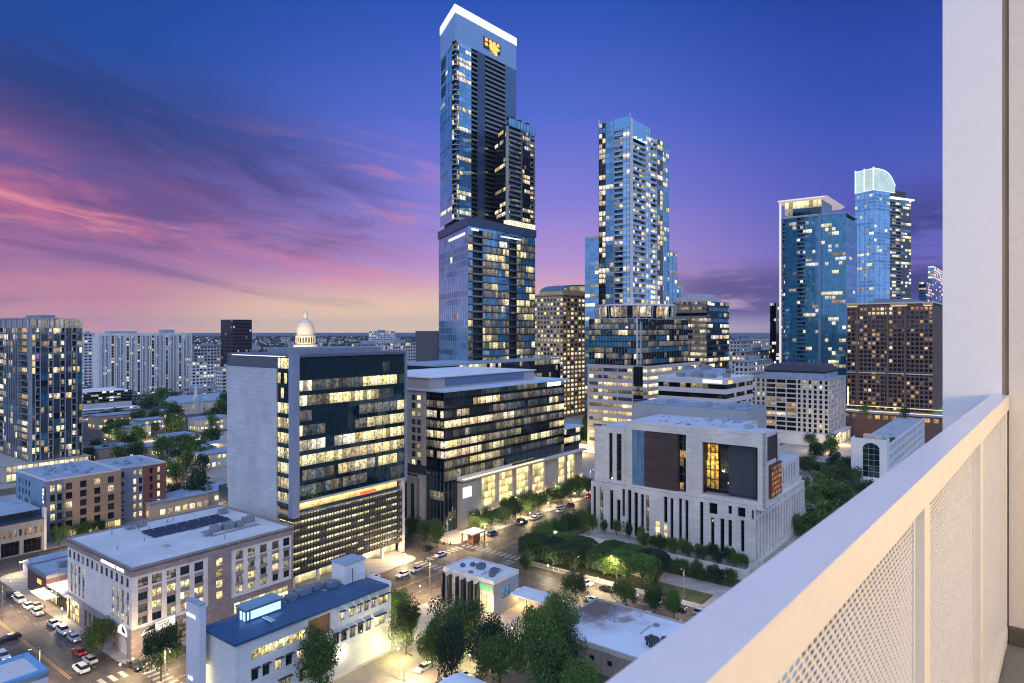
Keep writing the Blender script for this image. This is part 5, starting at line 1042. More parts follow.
mats = []; g = MB(); balconies(g, b.R, 0, b.lu, 10, b.h, 4, mats, [(gBlack, 3)], WL+[(litO, 2)], p=.3, nb=14, slabm=dmetal, depth=1.5); g.fbox(b.R, 0, b.lu, -1, .2, 0, 10, ixm(mats, wstone)); g.build('facade', mats, b.root)
g = MB(); g.box(1.6, b.lu, 1.6, b.lv, 0, b.h); g.build('core', wstone, b.root)
b = Bld('pale_lit_garage', 'pale low garage with lit levels behind the trees', 'garage', 82, 560, 411, 76, 140)
mats = []; g = MB(); curtain(g, b.R, 0, b.lu, 0, b.h, 4, 16, mats, [(gGrey, 1)], [(litA, 1), (litC, 2)], p=.5, sp=.55, spm=wstone, mull=4, mw=.5, mm=wstone); g.build('banded_wall', mats, b.root); core_part(b, .6, b.lu, .6, b.lv, 0, b.h, wstone)
# church
p_ = gp(190, 415)
b = Bld('stone_church', 'pale church-like hall with small spire among trees', 'church', 172, 600, 404, 168, 226)
g = MB(); g.box(0, b.lu, 0, 18, 0, b.h); g.build('wall', wstone, b.root); g = MB(); g.hexa([(-.5, -.5, b.h), (b.lu, -.5, b.h), (b.lu, 18.5, b.h), (-.5, 18.5, b.h), (2, 8.8, b.h+6), (b.lu, 8.8, b.h+6), (b.lu, 9.2, b.h+6), (2, 9.2, b.h+6)]); g.build('roof', roofb, b.root)
g = MB(); g.box(20, 24, -1, 3, 0, b.h+4); g.lathe([(2.4, b.h+4), (.1, b.h+15)], 8, (22, 1)); g.build('spire', wstone, b.root)
g = MB(); [g.fquad(b.R, 3+i*5, 5.4+i*5, .06, 3, 8, 0, (i, 1)) for i in range(int(b.lu/5)-1) if i != 4]; g.build('tall_windows', litC, b.root)
# dark brown far towers, blocks
for (nm, lab, px, d, top, l, r, m, p, sp) in (('dark_brown_tower', 'dark brown square tower rising above the stone office at the horizon', 233, 800, 319.5, 221, 251.5, mat('dark_brown_panel', (.05, .035, .045), .6), .03, .5),
      ('grey_far_block', 'plain dark grey block left of the tallest tower', 438, 520, 331, 416, 446, mat('dark_grey_panel', (.10, .10, .12), .7), 0.0, .8)):
    b = Bld(nm, lab, 'tower', px, d, top, l, r); mats = []; g = MB()
    for F in (b.L, b.R): curtain(g, F, 0, F.len, 0, b.h, 22, max(3, int(F.len/2.5)), mats, [(gBlack, 1)] if p else [(m, 1)], [(litB, 1), (litC, 1)], p=p, sp=sp, spm=m, mull=1, mw=.9, mm=m, persist=.2)
    g.build('facade', mats, b.root); core_part(b, .6, b.lu, .6, b.lv, 0, b.h, m)
far = [('white_grid_lowrise', 'white gridded midrise right of the white apartment slab', 194, 820, 346, 190, 226), ('cream_lowrise', 'cream low block with warm facade right of the white apartment slab', 192, 760, 362, 189, 214), ('pale_flat_lowrise', 'pale low block beside the dark brown tower base', 222, 700, 368, 216, 240),
       ('blue_horizon_block', 'pale blue block on the horizon left of the tallest tower', 372, 1500, 331.5, 369, 395), ('pale_horizon_block', 'pale block above the glass office roof', 358, 900, 344, 352, 385), ('long_pale_block', 'long pale office under the horizon left of the grey block', 385, 800, 343, 380, 420), ('white_small_block', 'small white block behind the apartment slab at left', 84, 900, 334, 79, 96),
       ('cream_right_block', 'cream gridded block right of the dark banded office', 740, 760, 341, 730, 762), ('grey_right_block', 'long grey low block below the horizon at right', 745, 620, 352, 732, 775), ('rosy_right_block', 'rosy low block left of the canopy crown tower', 752, 900, 337, 748, 772), ('tan_right_lowrise', 'tan low roof behind the striped white office', 748, 500, 362, 735, 772)]
for (nm, lab, px, d, top, l, r) in far:
    b = Bld(nm, lab, 'building', px, d, top, l, r); mats = []; g = MB(); m = R.choice([wstone, pale, limest])
    for F in (b.L, b.R): curtain(g, F, 0, F.len, 3, b.h-1, max(2, int(b.h/4)), max(3, int(F.len/4)), mats, [(gGrey, 1), (gDark, 2)], WL, p=.2, sp=.45, spm=m, mull=1, mw=1.3, mo=.2, mm=m, persist=.3)
    g.build('facade', mats, b.root); core_part(b, .6, b.lu, .6, b.lv, 0, b.h, m)
    g = MB(); g.box(-.3, b.lu, -.3, b.lv, b.h-.1, b.h+.5); g.box(b.lu*.3, b.lu*.6, b.lv*.2, b.lv*.6, b.h+.5, b.h+3.5); g.build('roof', roofb, b.root)

# ---- capitol
dc = 1050; pc = ((305.5-CX)/FPX*dc, dc, 0); zt = zat(311, dc)
t = thing('capitol_dome', 'floodlit domed capitol on the horizon above the glass office roof', 'capitol', pc, .2)
cream = mat('capitol_stone', (.72, .62, .50), .8, .06); s_ = zt/94
g = MB(); g.box(-62, 62, -18, 18, 0, 30); g.box(-24, 24, -34, 34, 0, 34); g.box(-85, -55, -22, 22, 0, 26); g.box(55, 85, -22, 22, 0, 26); g.build('wing', cream, t)
g = MB(); g.hexa([(-24, -34, 34), (24, -34, 34), (24, 34, 34), (-24, 34, 34), (-24, 0, 40), (24, 0, 40), (24, .2, 40), (-24, .2, 40)]); g.build('pediment', cream, t)
DK = 1.06; g = MB(); g.lathe([(r_*DK, z_) for r_, z_ in [(15.5, 30), (15.5, 52), (16.6, 52), (16.6, 54), (13, 54), (13, 66), (14.4, 66), (14.4, 68), (12.4, 68), (12.4, 74), (13, 74), (12, 81), (9.6, 87), (6, 92), (3.2, 94), (3.2, 101), (3.8, 101), (2.2, 105), (.5, 108), (.3, zt), (0, zt)]], 32); g.build('dome', cream, t)
g = MB()
for k in range(20):
    a = 2*pi*k/20; g.tube((16.9*cos(a), 16.9*sin(a), 38), (16.9*cos(a), 16.9*sin(a), 52), .8, n=6); g.tube((14.3*cos(a), 14.3*sin(a), 56), (14.3*cos(a), 14.3*sin(a), 66), .6, n=6)
g.build('colonnade', cream, t)
g = MB()
for k in range(20):
    a = 2*pi*(k+.5)/20; F = Face((16.5*cos(a), 16.5*sin(a)), (-sin(a), cos(a)), (cos(a), sin(a)), 1); g.fquad(F, -1, 1, .05, 40, 50, 0); F = Face((13.85*cos(a), 13.85*sin(a)), (-sin(a), cos(a)), (cos(a), sin(a)), 1); g.fquad(F, -.9, .9, .05, 57, 65, 0)
g.build('window_ring', gDark, t)
# ================================================================ ground, roads
def struct(name, mb, m, loc=(0, 0, 0), rot=GA):
    o = mb.build(name, m); o.location = loc; o.rotation_euler = (0, 0, rot); o['kind'] = 'structure'; return o
gm, nt, bs = new_mat('ground_land')
tc = N(nt, 'ShaderNodeTexCoord'); n1 = N(nt, 'ShaderNodeTexNoise', Scale=.012, Detail=8.0, Roughness=.7); n2 = N(nt, 'ShaderNodeTexVoronoi', Scale=.03)
nt.links.new(tc.outputs['Object'], n1.inputs[0]); nt.links.new(tc.outputs['Object'], n2.inputs[0])
rp = N(nt, 'ShaderNodeValToRGB'); rp.color_ramp.elements[0].position = .38; rp.color_ramp.elements[0].color = (.015, .03, .02, 1); rp.color_ramp.elements[1].position = .62; rp.color_ramp.elements[1].color = (.14, .14, .14, 1)
ad = N(nt, 'ShaderNodeMath', operation='MULTIPLY_ADD'); nt.links.new(n2.outputs['Distance'], ad.inputs[0]); ad.inputs[1].default_value = .012; nt.links.new(n1.outputs[0], ad.inputs[2])
nt.links.new(ad.outputs[0], rp.inputs[0]); nt.links.new(rp.outputs[0], bs.inputs['Base Color']); bs.inputs['Roughness'].default_value = .95
g = MB(); 
for i in range(48):
    a, c = 2*pi*i/48, 2*pi*(i+1)/48; g.face([(0, 0, 0), (30000*cos(a), 30000*sin(a), 0), (30000*cos(c), 30000*sin(c), 0)])
struct('ground', g, gm)
am, nt, bs = new_mat('asphalt')
tc = N(nt, 'ShaderNodeTexCoord'); mp = N(nt, 'ShaderNodeMapping'); mp.inputs['Scale'].default_value = (.25, .05, 1); nt.links.new(tc.outputs['Object'], mp.inputs[0])
n1 = N(nt, 'ShaderNodeTexNoise', Scale=1.0, Detail=7.0, Roughness=.65); nt.links.new(mp.outputs[0], n1.inputs[0]); n2 = N(nt, 'ShaderNodeTexNoise', Scale=.35, Detail=8.0, Roughness=.7); nt.links.new(tc.outputs['Object'], n2.inputs[0])
mx = N(nt, 'ShaderNodeMath', operation='ADD'); nt.links.new(n1.outputs[0], mx.inputs[0]); nt.links.new(n2.outputs[0], mx.inputs[1])
rp = N(nt, 'ShaderNodeValToRGB'); rp.color_ramp.elements[0].position = .78/2+.0; rp.color_ramp.elements[0].color = (.035, .032, .031, 1); rp.color_ramp.elements[1].position = .62; rp.color_ramp.elements[1].color = (.115, .10, .088, 1)
hf = N(nt, 'ShaderNodeMath', operation='MULTIPLY'); hf.inputs[1].default_value = .5; nt.links.new(mx.outputs[0], hf.inputs[0]); nt.links.new(hf.outputs[0], rp.inputs[0]); nt.links.new(rp.outputs[0], bs.inputs['Base Color']); bs.inputs['Roughness'].default_value = .6
def slab(name, s0, s1, t0, t1, z, m, hole=None): g = MB(); g.box(s0, s1, t0, t1, z-.02 if z < .1 else 0, z); return struct(name, g, m)
g = MB(); g.face([(x, y, .01) for x, y in ((-60, -60), (620, -60), (620, 620), (-60, 620))]); struct('road', g, am)
# blocks with kerbs between the streets
SS = [(-60, 46), (67, 158.5), (175.5, 277), (294, 400), (416, 520)]; TT = [(-60, 20), (45, 133.5), (161, 251), (269, 372), (388, 480)]
def rblock(s0, s1, t0, t1, r=4):
    pts = []
    for (cx, cy, a0) in ((s1-r, t1-r, 0), (s0+r, t1-r, 90), (s0+r, t0+r, 180), (s1-r, t0+r, 270)):
        for k in range(6): a = radians(a0+18*k); pts.append((cx+r*cos(a), cy+r*sin(a)))
    return pts
for i, (s0, s1) in enumerate(SS):
    for j, (t0, t1) in enumerate(TT):
        g = MB(); g.prism(rblock(s0, s1, t0, t1), .0, .14); struct('pavement', g, paving if i in (1, 2) else conc)
# block interiors: parking lots and yards as thin sheets on the pavements
lotm = mat('parking_lot_surface', (.22, .20, .18), .85, .2, .1)
soil = mat('planting_soil', (.06, .075, .03), .95, .4, .3)
g = MB(); g.box(88, 131, 72, 119.5, .14, .146); struct('parking_lot', g, lotm)
g = MB(); g.box(112.5, 116.2, 164, 250, .14, .146); struct('alley', g, am)
g = MB(); g.box(179, 187, 73, 131, .14, .30); g.box(196, 214, 60, 100, .14, .3); struct('planting_bed', g, soil)
g = MB(); g.box(69, 88, 72, 119, .14, .3); g.box(118, 136, 50, 84, .14, .3); struct('lawn', g, soil)
yel = mat('yellow_marking', (.42, .28, .06), .7, .2); wht = mat('white_marking', (.34, .33, .31), .7, .2, .6)
g = MB()
for s in (57.3, 57.7): g.box(s-.09, s+.09, 165, 248, .012, .016); g.box(s-.09, s+.09, 20, 130, .012, .016)
for t in (147.1, 147.5): g.box(70, 156, t-.08, t+.08, .012, .016); g.box(178, 275, t-.08, t+.08, .012, .016)
struct('road_centre_line', g, yel)
g = MB()
for k in range(20):
    for s in (51.8, 62.8): g.box(s-.07, s+.07, 166+k*6, 169+k*6, .012, .016)
for k in range(16):
    for t in (137.8, 141, 152, 156.3): g.box(72+k*5.4, 74.6+k*5.4, t-.07, t+.07, .012, .016); g.box(180+k*6, 183+k*6, t-.07, t+.07, .012, .016)
for k in range(14):
    for s in (164.5, 169.8): g.box(s-.07, s+.07, 60+k*5, 62.6+k*5, .012, .016)
struct('lane_marking', g, wht)
g = MB()
for k in range(9): g.box(48+k*2.1, 49+k*2.1, 156.5, 160, .012, .016); g.box(48+k*2.1, 49+k*2.1, 134.6, 138, .012, .016)
for k in range(12): g.box(68, 71.5, 135.4+k*2.1, 136.4+k*2.1, .012, .016); g.box(154, 157.5, 135.4+k*2.1, 136.4+k*2.1, .012, .016); g.box(176.5, 180, 135.4+k*2.1, 136.4+k*2.1, .012, .016)
for k in range(8): g.box(160+k*2, 161+k*2, 134.4, 137.6, .012, .016); g.box(160+k*2, 161+k*2, 157, 160.3, .012, .016)
struct('zebra_crossing', g, wht)
g = MB()
for k in range(9): g.box(92+k*2.9, 92.1+k*2.9, 96, 101, .148, .15)
struct('parking_bay_line', g, wht)
# courthouse terrace wall, planters
w0 = st(CT.loc)
t = thing('terrace_wall', 'long pale terrace wall with small lights in front of the courthouse', 'retaining wall', W(w0[0]-15, w0[1]-2))
g = MB(); g.box(0, .6, 0, 58, 0, 3.6); g.box(0, 15, -.6, 0, 0, 3.6); g.build('wall', limest, t); g = MB(); g.box(.6, 14.5, 0, 58, 0, 1.8); g.build('terrace', paving, t)
for k in range(9): g = MB(); g.box(-.35, -.05, 4+k*5.5, 4.3+k*5.5, 2.6, 2.9); g.build('lamp', ledwarm, t)
g = MB(); g.box(-.08, -.03, 37.5, 41.5, .2, 3.0); g.build('pink_gate', mat('pink_panel', (.6, .25, .25), .6), t)
g = MB(); g.box(3, 4, -4, 0, 1.8, 4.6); g.box(3, 13, -4.6, -4, 0, 4.8); g.build('end_pier', tan2, t)

# ---------------------------------------------------------------- trees
leafm, nt, bs = new_mat('leaves')
oi = N(nt, 'ShaderNodeObjectInfo'); tc = N(nt, 'ShaderNodeTexCoord'); nn = N(nt, 'ShaderNodeTexNoise', Scale=.55, Detail=3.0); nt.links.new(tc.outputs['Object'], nn.inputs[0])
ad = N(nt, 'ShaderNodeMath', operation='ADD'); nt.links.new(oi.outputs['Random'], ad.inputs[0]); nt.links.new(nn.outputs[0], ad.inputs[1])
rp = N(nt, 'ShaderNodeValToRGB'); rp.color_ramp.elements[0].position = .35; rp.color_ramp.elements[0].color = (.012, .038, .012, 1); rp.color_ramp.elements[1].position = 1.0; rp.color_ramp.elements[1].color = (.10, .19, .03, 1)  # besides leaf tone, the light end puts leaf highlights into the colour
hf = N(nt, 'ShaderNodeMath', operation='MULTIPLY'); hf.inputs[1].default_value = .62; nt.links.new(ad.outputs[0], hf.inputs[0])
nt.links.new(hf.outputs[0], rp.inputs[0]); nt.links.new(rp.outputs[0], bs.inputs['Base Color']); bs.inputs['Roughness'].default_value = .65
bs.inputs['Subsurface Weight'].default_value = 0
bark = mat('bark', (.10, .075, .055), .9, .3, 1.0)
def crown_mesh(name, seed, n, leaf, flat=1.0, boxy=False, gap=.5):
    r = random.Random(seed); g = MB(); lobes = []
    for i in range(17):
        a = r.random()*2*pi; rr = sqrt(r.random())*.72; zz = r.uniform(.30, .84); k = 1-abs(zz-.5)*1.0
        lobes.append((cos(a)*rr*k, sin(a)*rr*k, zz, r.uniform(.2, .36)))
    lobes.append((0, 0, .58, .42)); lobes.append((0, 0, .45, .40))
    for i in range(n):
        if boxy:
            x, y, z = r.uniform(-1, 1), r.uniform(-1, 1), r.uniform(.45, 1); k = r.random()
            if k < .7: (x, z) = (x, r.uniform(.93, 1.0)) if k < .35 else (x, z)
            if .35 <= k < .7: s_ = r.choice((-1, 1)); (x, y) = (s_*r.uniform(.93, 1), y) if r.random() < .5 else (x, s_*r.uniform(.93, 1))
            z -= .10*(x*x+y*y)+.03*sin(x*7+seed)*cos(y*6); p = Vector((x*.5, y*.5, z))
        else:
            L = lobes[r.randrange(len(lobes))]; d = Vector((r.gauss(0, 1), r.gauss(0, 1), r.gauss(0, 1))).normalized()*L[3]*(r.random()**.33)*(1 if r.random() < .9 else 1.18)
            p = Vector((L[0]*.95, L[1]*.95, L[2]))+Vector((d.x, d.y, d.z*.8*flat))
        nrm = Vector((r.gauss(0, 1), r.gauss(0, 1), r.gauss(.35, 1))).normalized(); a = nrm.orthogonal().normalized(); b_ = nrm.cross(a); s = leaf*r.uniform(.6, 1.3)
        g.face([p-a*s, p-b_*s*.62, p+a*s, p+b_*s*.62])
    return g.mesh(name, leafm)
def trunk_mesh(name, seed):
    r = random.Random(seed); g = MB(); g.tube((0, 0, 0), (.01, 0, .3), .026, .019); 
    for k in range(5): a = 2*pi*k/5+r.random(); g.tube((.01, 0, .29), (cos(a)*.22, sin(a)*.22, r.uniform(.5, .65)), .018, .008, 6)
    g.tube((.01, 0, .3), (0, 0, .7), .024, .008, 6); return g.mesh(name, bark)
near_crowns = [crown_mesh('crown', k, 7600, .026) for k in range(5)]; far_crowns = [crown_mesh('crown', 20+k, 1800, .048) for k in range(4)]
box_crowns = [crown_mesh('crown', 40+k, 7000, .030, boxy=True) for k in range(2)]; trunks = [trunk_mesh('trunk', k) for k in range(3)]
TR = random.Random(77)
def tree(loc, h, w, label, group=None, kind='near', name='tree'):
    """h height, w crown spread"""
    t = thing(name, label, 'tree', loc, TR.random()*6.28 if kind != 'box' else GA, group)
    cm = TR.choice({'near': near_crowns, 'far': far_crowns, 'box': box_crowns}[kind])
    w *= 1.10 if kind == 'near' else 1.1; h *= 1.08
    c = bpy.data.objects.new('crown', cm); COL.objects.link(c); c.parent = t; k = w/1.9 if kind != 'box' else w; c.scale = (k, k, h)
    q = bpy.data.objects.new('trunk', TR.choice(trunks)); COL.objects.link(q); q.parent = t; q.scale = (h*.8, h*.8, h)
    return t
def gl(px, py, z=0): return gp(px, py, z)
near = [(101, 656, 8.5, 8, 'broad street tree with lit leaves left of the office arches'), (161, 681, 11, 8.5, 'dark street tree before the right arch of the corner office'), (320, 694, 12.5, 12, 'round dark tree against the blue roofed building wall'),
        (406, 655, 12, 9, 'yellow-green lit tree right of the blue roofed building'), (398, 628, 9, 8, 'dark tree behind the lit yellow-green tree'), (432, 668, 9, 8, 'small tree between parking lot and large oak'),
        (455, 655, 12.5, 17, 'large dark oak below the small branch building'), (492, 672, 11, 14, 'dark oak at the middle of the tree clump'), (452, 692, 14, 8.5, 'slender bright green tree in front of the large oak'), (500, 690, 11, 12, 'low dark tree near the vaulted roof'),
        (562, 645, 12, 12, 'green tree with bright top left of the stained flat roof'), (535, 672, 13, 14, 'dark green tree in the clump below the canopy'), (561, 668, 10, 11, 'dark tree leaning over the stained flat roof'), (578, 702, 8, 9, 'dark tree at the foot of the flat roofed shop'), (545, 695, 11, 13, 'dark tree at the bottom edge right of the vaulted roof'), (545, 622, 4, 3.5, 'small tree behind the white canopy'),
        (576, 603, 8, 8, 'street tree behind the canopy near the lamp posts'), (625, 607, 7.5, 7.5, 'round street tree behind the flat roof'), (655, 613, 7, 7, 'left tree of the pair beside the railing'), (674, 618, 7, 6.5, 'right tree of the pair beside the railing'), (655, 588, 5, 3.5, 'thin young tree by the terrace wall'), (525, 573, 5.5, 5.5, 'round bush-like tree right of the small branch building')]
for (px, py, h, w, lab) in near: tree(gl(px, py), h, w, lab)
for i, (s, t_) in enumerate([(178.5, 122), (178.5, 129), (184.5, 122), (184.5, 129), (184.5, 115.5), (178.5, 115.5)]): tree(W(s, t_, .14), 8.5, 7.4, 'clipped flat-topped tree in the left square grove', 'left clipped grove', 'box')
for i, (s, t_) in enumerate([(181, 92), (181, 99), (187, 92), (187, 99), (187, 105), (181, 105)]): tree(W(s, t_, .14), 8.5, 7.4, 'clipped flat-topped tree in the right square grove', 'right clipped grove', 'box')
for i in range(15): tree(W(w0[0]-7-(i % 2)*1.6, w0[1]+1+i*2.5, 1.4), 4.2+TR.random()*1.4, 5.0, 'small terrace tree along the courthouse wall', 'terrace trees below the courthouse')
for i in range(12): tree(W(w0[0]-19-(i % 2)*3, w0[1]+1+i*2.6, 0), 3.6+TR.random()*1.6, 5.0, 'low tree in the planting bed below the terrace wall', 'planting bed trees')
for i in range(5): tree(W(w0[0]-3, w0[1]+38+i*5, 1.8), 4+TR.random()*2, 4.2, 'small tree at the left foot of the courthouse', 'courthouse corner trees')
for (px, py, h, w) in ((437, 548, 9, 9), (425, 545, 8, 8), (414, 540, 8, 8)): tree(gl(px, py), h, w, 'street tree at the foot of the tan annex', 'annex street trees')
for i in range(11): p = W(189+i*8+TR.uniform(-1.5, 1.5), 163.5, .14); tree(p, 7+TR.random()*3, 8+TR.random()*3, 'street tree below the glowing hall windows', 'street trees along the glowing hall')
for i in range(11): p = W(190+i*8+TR.uniform(-1.5, 1.5), 133.5, .14); tree(p, 7+TR.random()*3, 8+TR.random()*3, 'street tree across the road from the glowing hall', 'street trees across from the glowing hall')
for (px, py, h, w) in ((60, 547, 7, 7), (80, 538, 5, 6), (100, 534, 5, 6), (88, 535, 5, 6)): tree(gl(px, py), h, w, 'small tree at the foot of the brick apartment block', 'trees at the brick apartments')
def mass(n, x0, x1, y0, y1, h, w, lab, grp):
    for i in range(n):
        px, py = TR.uniform(x0, x1), TR.uniform(y0, y1); p = gl(px, py)
        s, t_ = st(p); k = TR.uniform(.75, 1.2)
        tree(p, h*k, w*k, lab, grp, 'far')
mass(36, 84, 222, 420, 468, 11, 14, 'dark tree in the grove around the church and apartments', 'trees around the church')
mass(16, 140, 230, 400, 425, 14, 18, 'dark tree behind the church', 'trees behind the church')
mass(12, 140, 226, 470, 505, 10, 12, 'tree among the yards right of the red brick wing', 'yard trees beyond the brick wing')
mass(54, 800, 868, 446, 540, 8, 11, 'dark park tree between the courthouse and arched building', 'park trees right of the courthouse')
mass(7, 570, 592, 428, 455, 10, 10, 'lit tree at the foot of the barrel roofed tower', 'trees by the stone tower')
for a, b_ in ((865, 415), (905, 418)): tree(gp(a, b_, 18), 7, 8, 'small terrace tree on the hotel podium', 'hotel terrace trees', 'far')

# ---------------------------------------------------------------- vehicles
tyre = mat('tyre', (.02, .02, .02), .9); rim = mat('rim', (.4, .4, .42), .3, metallic=.8); hl = emis('head_light', (1, .93, .78), 3); tl = emis('tail_light', (1, .04, .02), 2.5); cg_ = glass('car_glass', (.01, .012, .015), 1.6)
paints = {k: mat('paint_'+k, c, .3, .04) for k, c in dict(white=(.7, .7, .7), silver=(.45, .46, .48), black=(.03, .03, .035), red=(.40, .05, .04), blue=(.05, .1, .25)).items()}
def car_meshes(kind):
    L_, Wd = (4.6, 1.8) if kind == 'sedan' else (5.0, 1.95)
    H = 1.45 if kind == 'sedan' else 1.8
    g = MB(); xs = [0, .08, .9, 1.5, L_-1.3, L_-.5, L_]
    prof = [(0, .35, .68), (.12, .28, .84), (1.15, .28, .98), (3.6, .28, 1.0), (L_-.15, .30, .95), (L_, .4, .75)] if kind == 'sedan' else [(0, .4, .8), (.12, .35, 1.02), (1.2, .35, 1.12), (3.8, .35, 1.14), (L_-.12, .38, 1.1), (L_, .45, .85)]
    for k in range(len(prof)-1):
        (x0, b0, t0), (x1, b1, t1) = prof[k], prof[k+1]; w0_, w1_ = (Wd/2*(.86 if k == 0 else 1)), (Wd/2*(.86 if k == len(prof)-2 else 1))
        g.hexa([(x0, -w0_, b0), (x1, -w1_, b1), (x1, w1_, b1), (x0, w0_, b0), (x0, -w0_*.94, t0), (x1, -w1_*.94, t1), (x1, w1_*.94, t1), (x0, w0_*.94, t0)])
    body = g.mesh('body', paints['white'])
    c0, c1, c2, c3 = (1.1, 1.85, 3.3, 4.2) if kind == 'sedan' else (1.2, 1.9, 4.3, 4.85); zb = .95 if kind == 'sedan' else 1.1
    g = MB(); g.hexa([(c0, -.82, zb), (c3, -.82, zb), (c3, .82, zb), (c0, .82, zb), (c1, -.62, H-.06), (c2, -.62, H-.06), (c2, .62, H-.06), (c1, .62, H-.06)]); glassm = g.mesh('windows', cg_)
    g = MB(); g.box(c1-.05, c2+.05, -.63, .63, H-.06, H); rf = g.mesh('roof', paints['white'])
    wheels = []
    g = MB(); g.tube((0, -.12, 0), (0, .12, 0), .33, n=16); wm = g.mesh('wheel', tyre); g = MB(); g.tube((0, -.13, 0), (0, .13, 0), .19, n=10); rm = g.mesh('rim', rim)
    g = MB(); g.box(-.03, .05, -.16, .16, -.06, .06); hm = g.mesh('headlight', hl); g = MB(); g.box(-.05, .03, -.14, .14, -.06, .06); tm = g.mesh('taillight', tl)
    return L_, Wd, body, glassm, rf, wm, rm, hm, tm
CM = {k: car_meshes(k) for k in ('sedan', 'suv')}
def pm(me, m): me = me.copy(); me.materials[0] = m; return me
PM = {(k, c): (pm(CM[k][2], paints[c]), pm(CM[k][4], paints[c])) for k in CM for c in paints}
def car(s, t_, head, kind, colr, label, group=None, z=.012):
    L_, Wd, body, gl_, rf, wm, rm, hm, tm = CM[kind]; p = W(s, t_, z)
    t = thing('parked_car' if group == 'p' else 'car', label, 'car', p, GA+radians(head), None)
    def ch(n, me, loc=(0, 0, 0), par=None): o = bpy.data.objects.new(n, me); COL.objects.link(o); o.parent = par or t; o.location = loc; return o
    o = -L_/2; ch('body', PM[kind, colr][0], (o, 0, 0)); ch('cabin_glass', gl_, (o, 0, 0)); ch('roof', PM[kind, colr][1], (o, 0, 0))
    for x in (.9, L_-.9):
        for y in (-Wd/2+.08, Wd/2-.08): w_ = ch('wheel', wm, (o+x, y, .33)); ch('rim', rm, (0, 0, 0), w_)
    for y in (-.6, .6): ch('headlight', hm, (o-.01, y, .72 if kind == 'sedan' else .85)); ch('taillight', tm, (o+L_+.01, y, .78 if kind == 'sedan' else .92))
    return t
def carp(px, py, head, *a, **k): s, t_ = st(gp(px, py)); return car(s, t_, head, *a, **k)
carp(17, 598, 90, 'sedan', 'white', 'white car parked by the kerb left of the corner shop'); carp(37, 608, 90, 'sedan', 'silver', 'silver car parked at the kerb before the corner shop')
carp(3, 659, 90, 'suv', 'white', 'white car at the very left edge of the road'); carp(20, 666, 90, 'suv', 'white', 'white pickup-like car left of the yellow line'); carp(4, 669, 90, 'sedan', 'silver', 'pale car cut by the left edge below the white one')
carp(79, 654, 270, 'sedan', 'red', 'dusty red car queueing beside the corner office'); carp(90, 662, 270, 'sedan', 'silver', 'grey car waiting by the kerb near the street tree'); carp(81, 671, 270, 'suv', 'white', 'white car with glowing tail lights at the bottom of the queue')
carp(136, 668, 90, 'sedan', 'black', 'dark car under the street tree of the corner office')
carp(403, 576, 0, 'sedan', 'white', 'white car turning in front of the small branch building'); carp(417, 571, 0, 'sedan', 'silver', 'silver car following at the lit junction'); carp(441, 556, 180, 'sedan', 'white', 'white car by the crossing near the kiosk')
carp(428, 550, 180, 'sedan', 'black', 'dark car stopped at the crossing'); carp(538, 517, 180, 'sedan', 'white', 'white car on the street below the glowing hall'); carp(560, 512, 0, 'sedan', 'silver', 'silver car far along the street below the glowing hall')
carp(520, 522, 0, 'sedan', 'black', 'dark car on the street below the glowing hall'); carp(424, 670, 0, 'sedan', 'silver', 'silver car parked under the lit tree'); carp(371, 642, 30, 'sedan', 'white', 'white car near the lit entrance of the blue roofed building')
carp(589, 497, 0, 'sedan', 'red', 'red car by the far end of the courthouse street'); carp(600, 560, 90, 'sedan', 'white', 'white car beside the right clipped grove')
carp(160, 478, 20, 'sedan', 'white', 'white car among the yards right of the red wing'); carp(176, 486, 20, 'sedan', 'red', 'red car in the small lot right of the red wing'); carp(190, 482, 20, 'sedan', 'silver', 'silver car in the small lot beyond the white roof')
carp(205, 490, 20, 'sedan', 'white', 'white car close to the teal rear wing'); carp(10, 640, 0, 'sedan', 'black', 'dark car crossing at the far left')

_ord = ['first', 'second', 'third', 'fourth', 'fifth', 'sixth', 'seventh', 'eighth', 'ninth', 'tenth']
KR = random.Random(4)
def kerb_row(n, f, where):
    for k in range(n):
        s, t_, hd = f(k); cc = KR.choice(['white', 'silver', 'black', 'silver', 'blue', 'white']); kd = KR.choice(['sedan', 'sedan', 'suv'])
        car(s, t_, hd, kd, cc, '%s %s, %s in the row %s' % (cc, 'car' if kd == 'sedan' else 'tall car', _ord[k], where))
kerb_row(7, lambda k: (65.2, 185+k*6.6+(k > 2)*5, 90), 'along the kerb of the white roofed office')
kerb_row(6, lambda k: (49.2, 172+k*6.3+(k > 3)*7, 90), 'along the far kerb of the left street')
kerb_row(5, lambda k: (55, 134-k*7.5, 90), 'driving away at the bottom left')
kerb_row(7, lambda k: (84+k*7.4+(k > 4)*8, 159, 0), 'along the kerb behind the blue roofed building')
kerb_row(5, lambda k: (193+k*13.2+(k % 2)*5, 158.8, 180), 'parked below the glowing hall')
kerb_row(4, lambda k: (208+k*17+(k % 2)*5, 140-(k % 2)*-4, 0), 'moving past the left clipped grove')
kerb_row(6, lambda k: (172.0, 70+k*7.2, 90), 'beside the railing of the clipped groves')
kerb_row(5, lambda k: (162.6, 98-k*8.4, 270), 'on the street behind the stained flat roof')
kerb_row(6, lambda k: (95+k*2.9, 98.5, 90), 'in the bays of the lit parking lot')
kerb_row(8, lambda k: (84+k*6.4, 256.5, 0), 'on the cross street beyond the workshop')
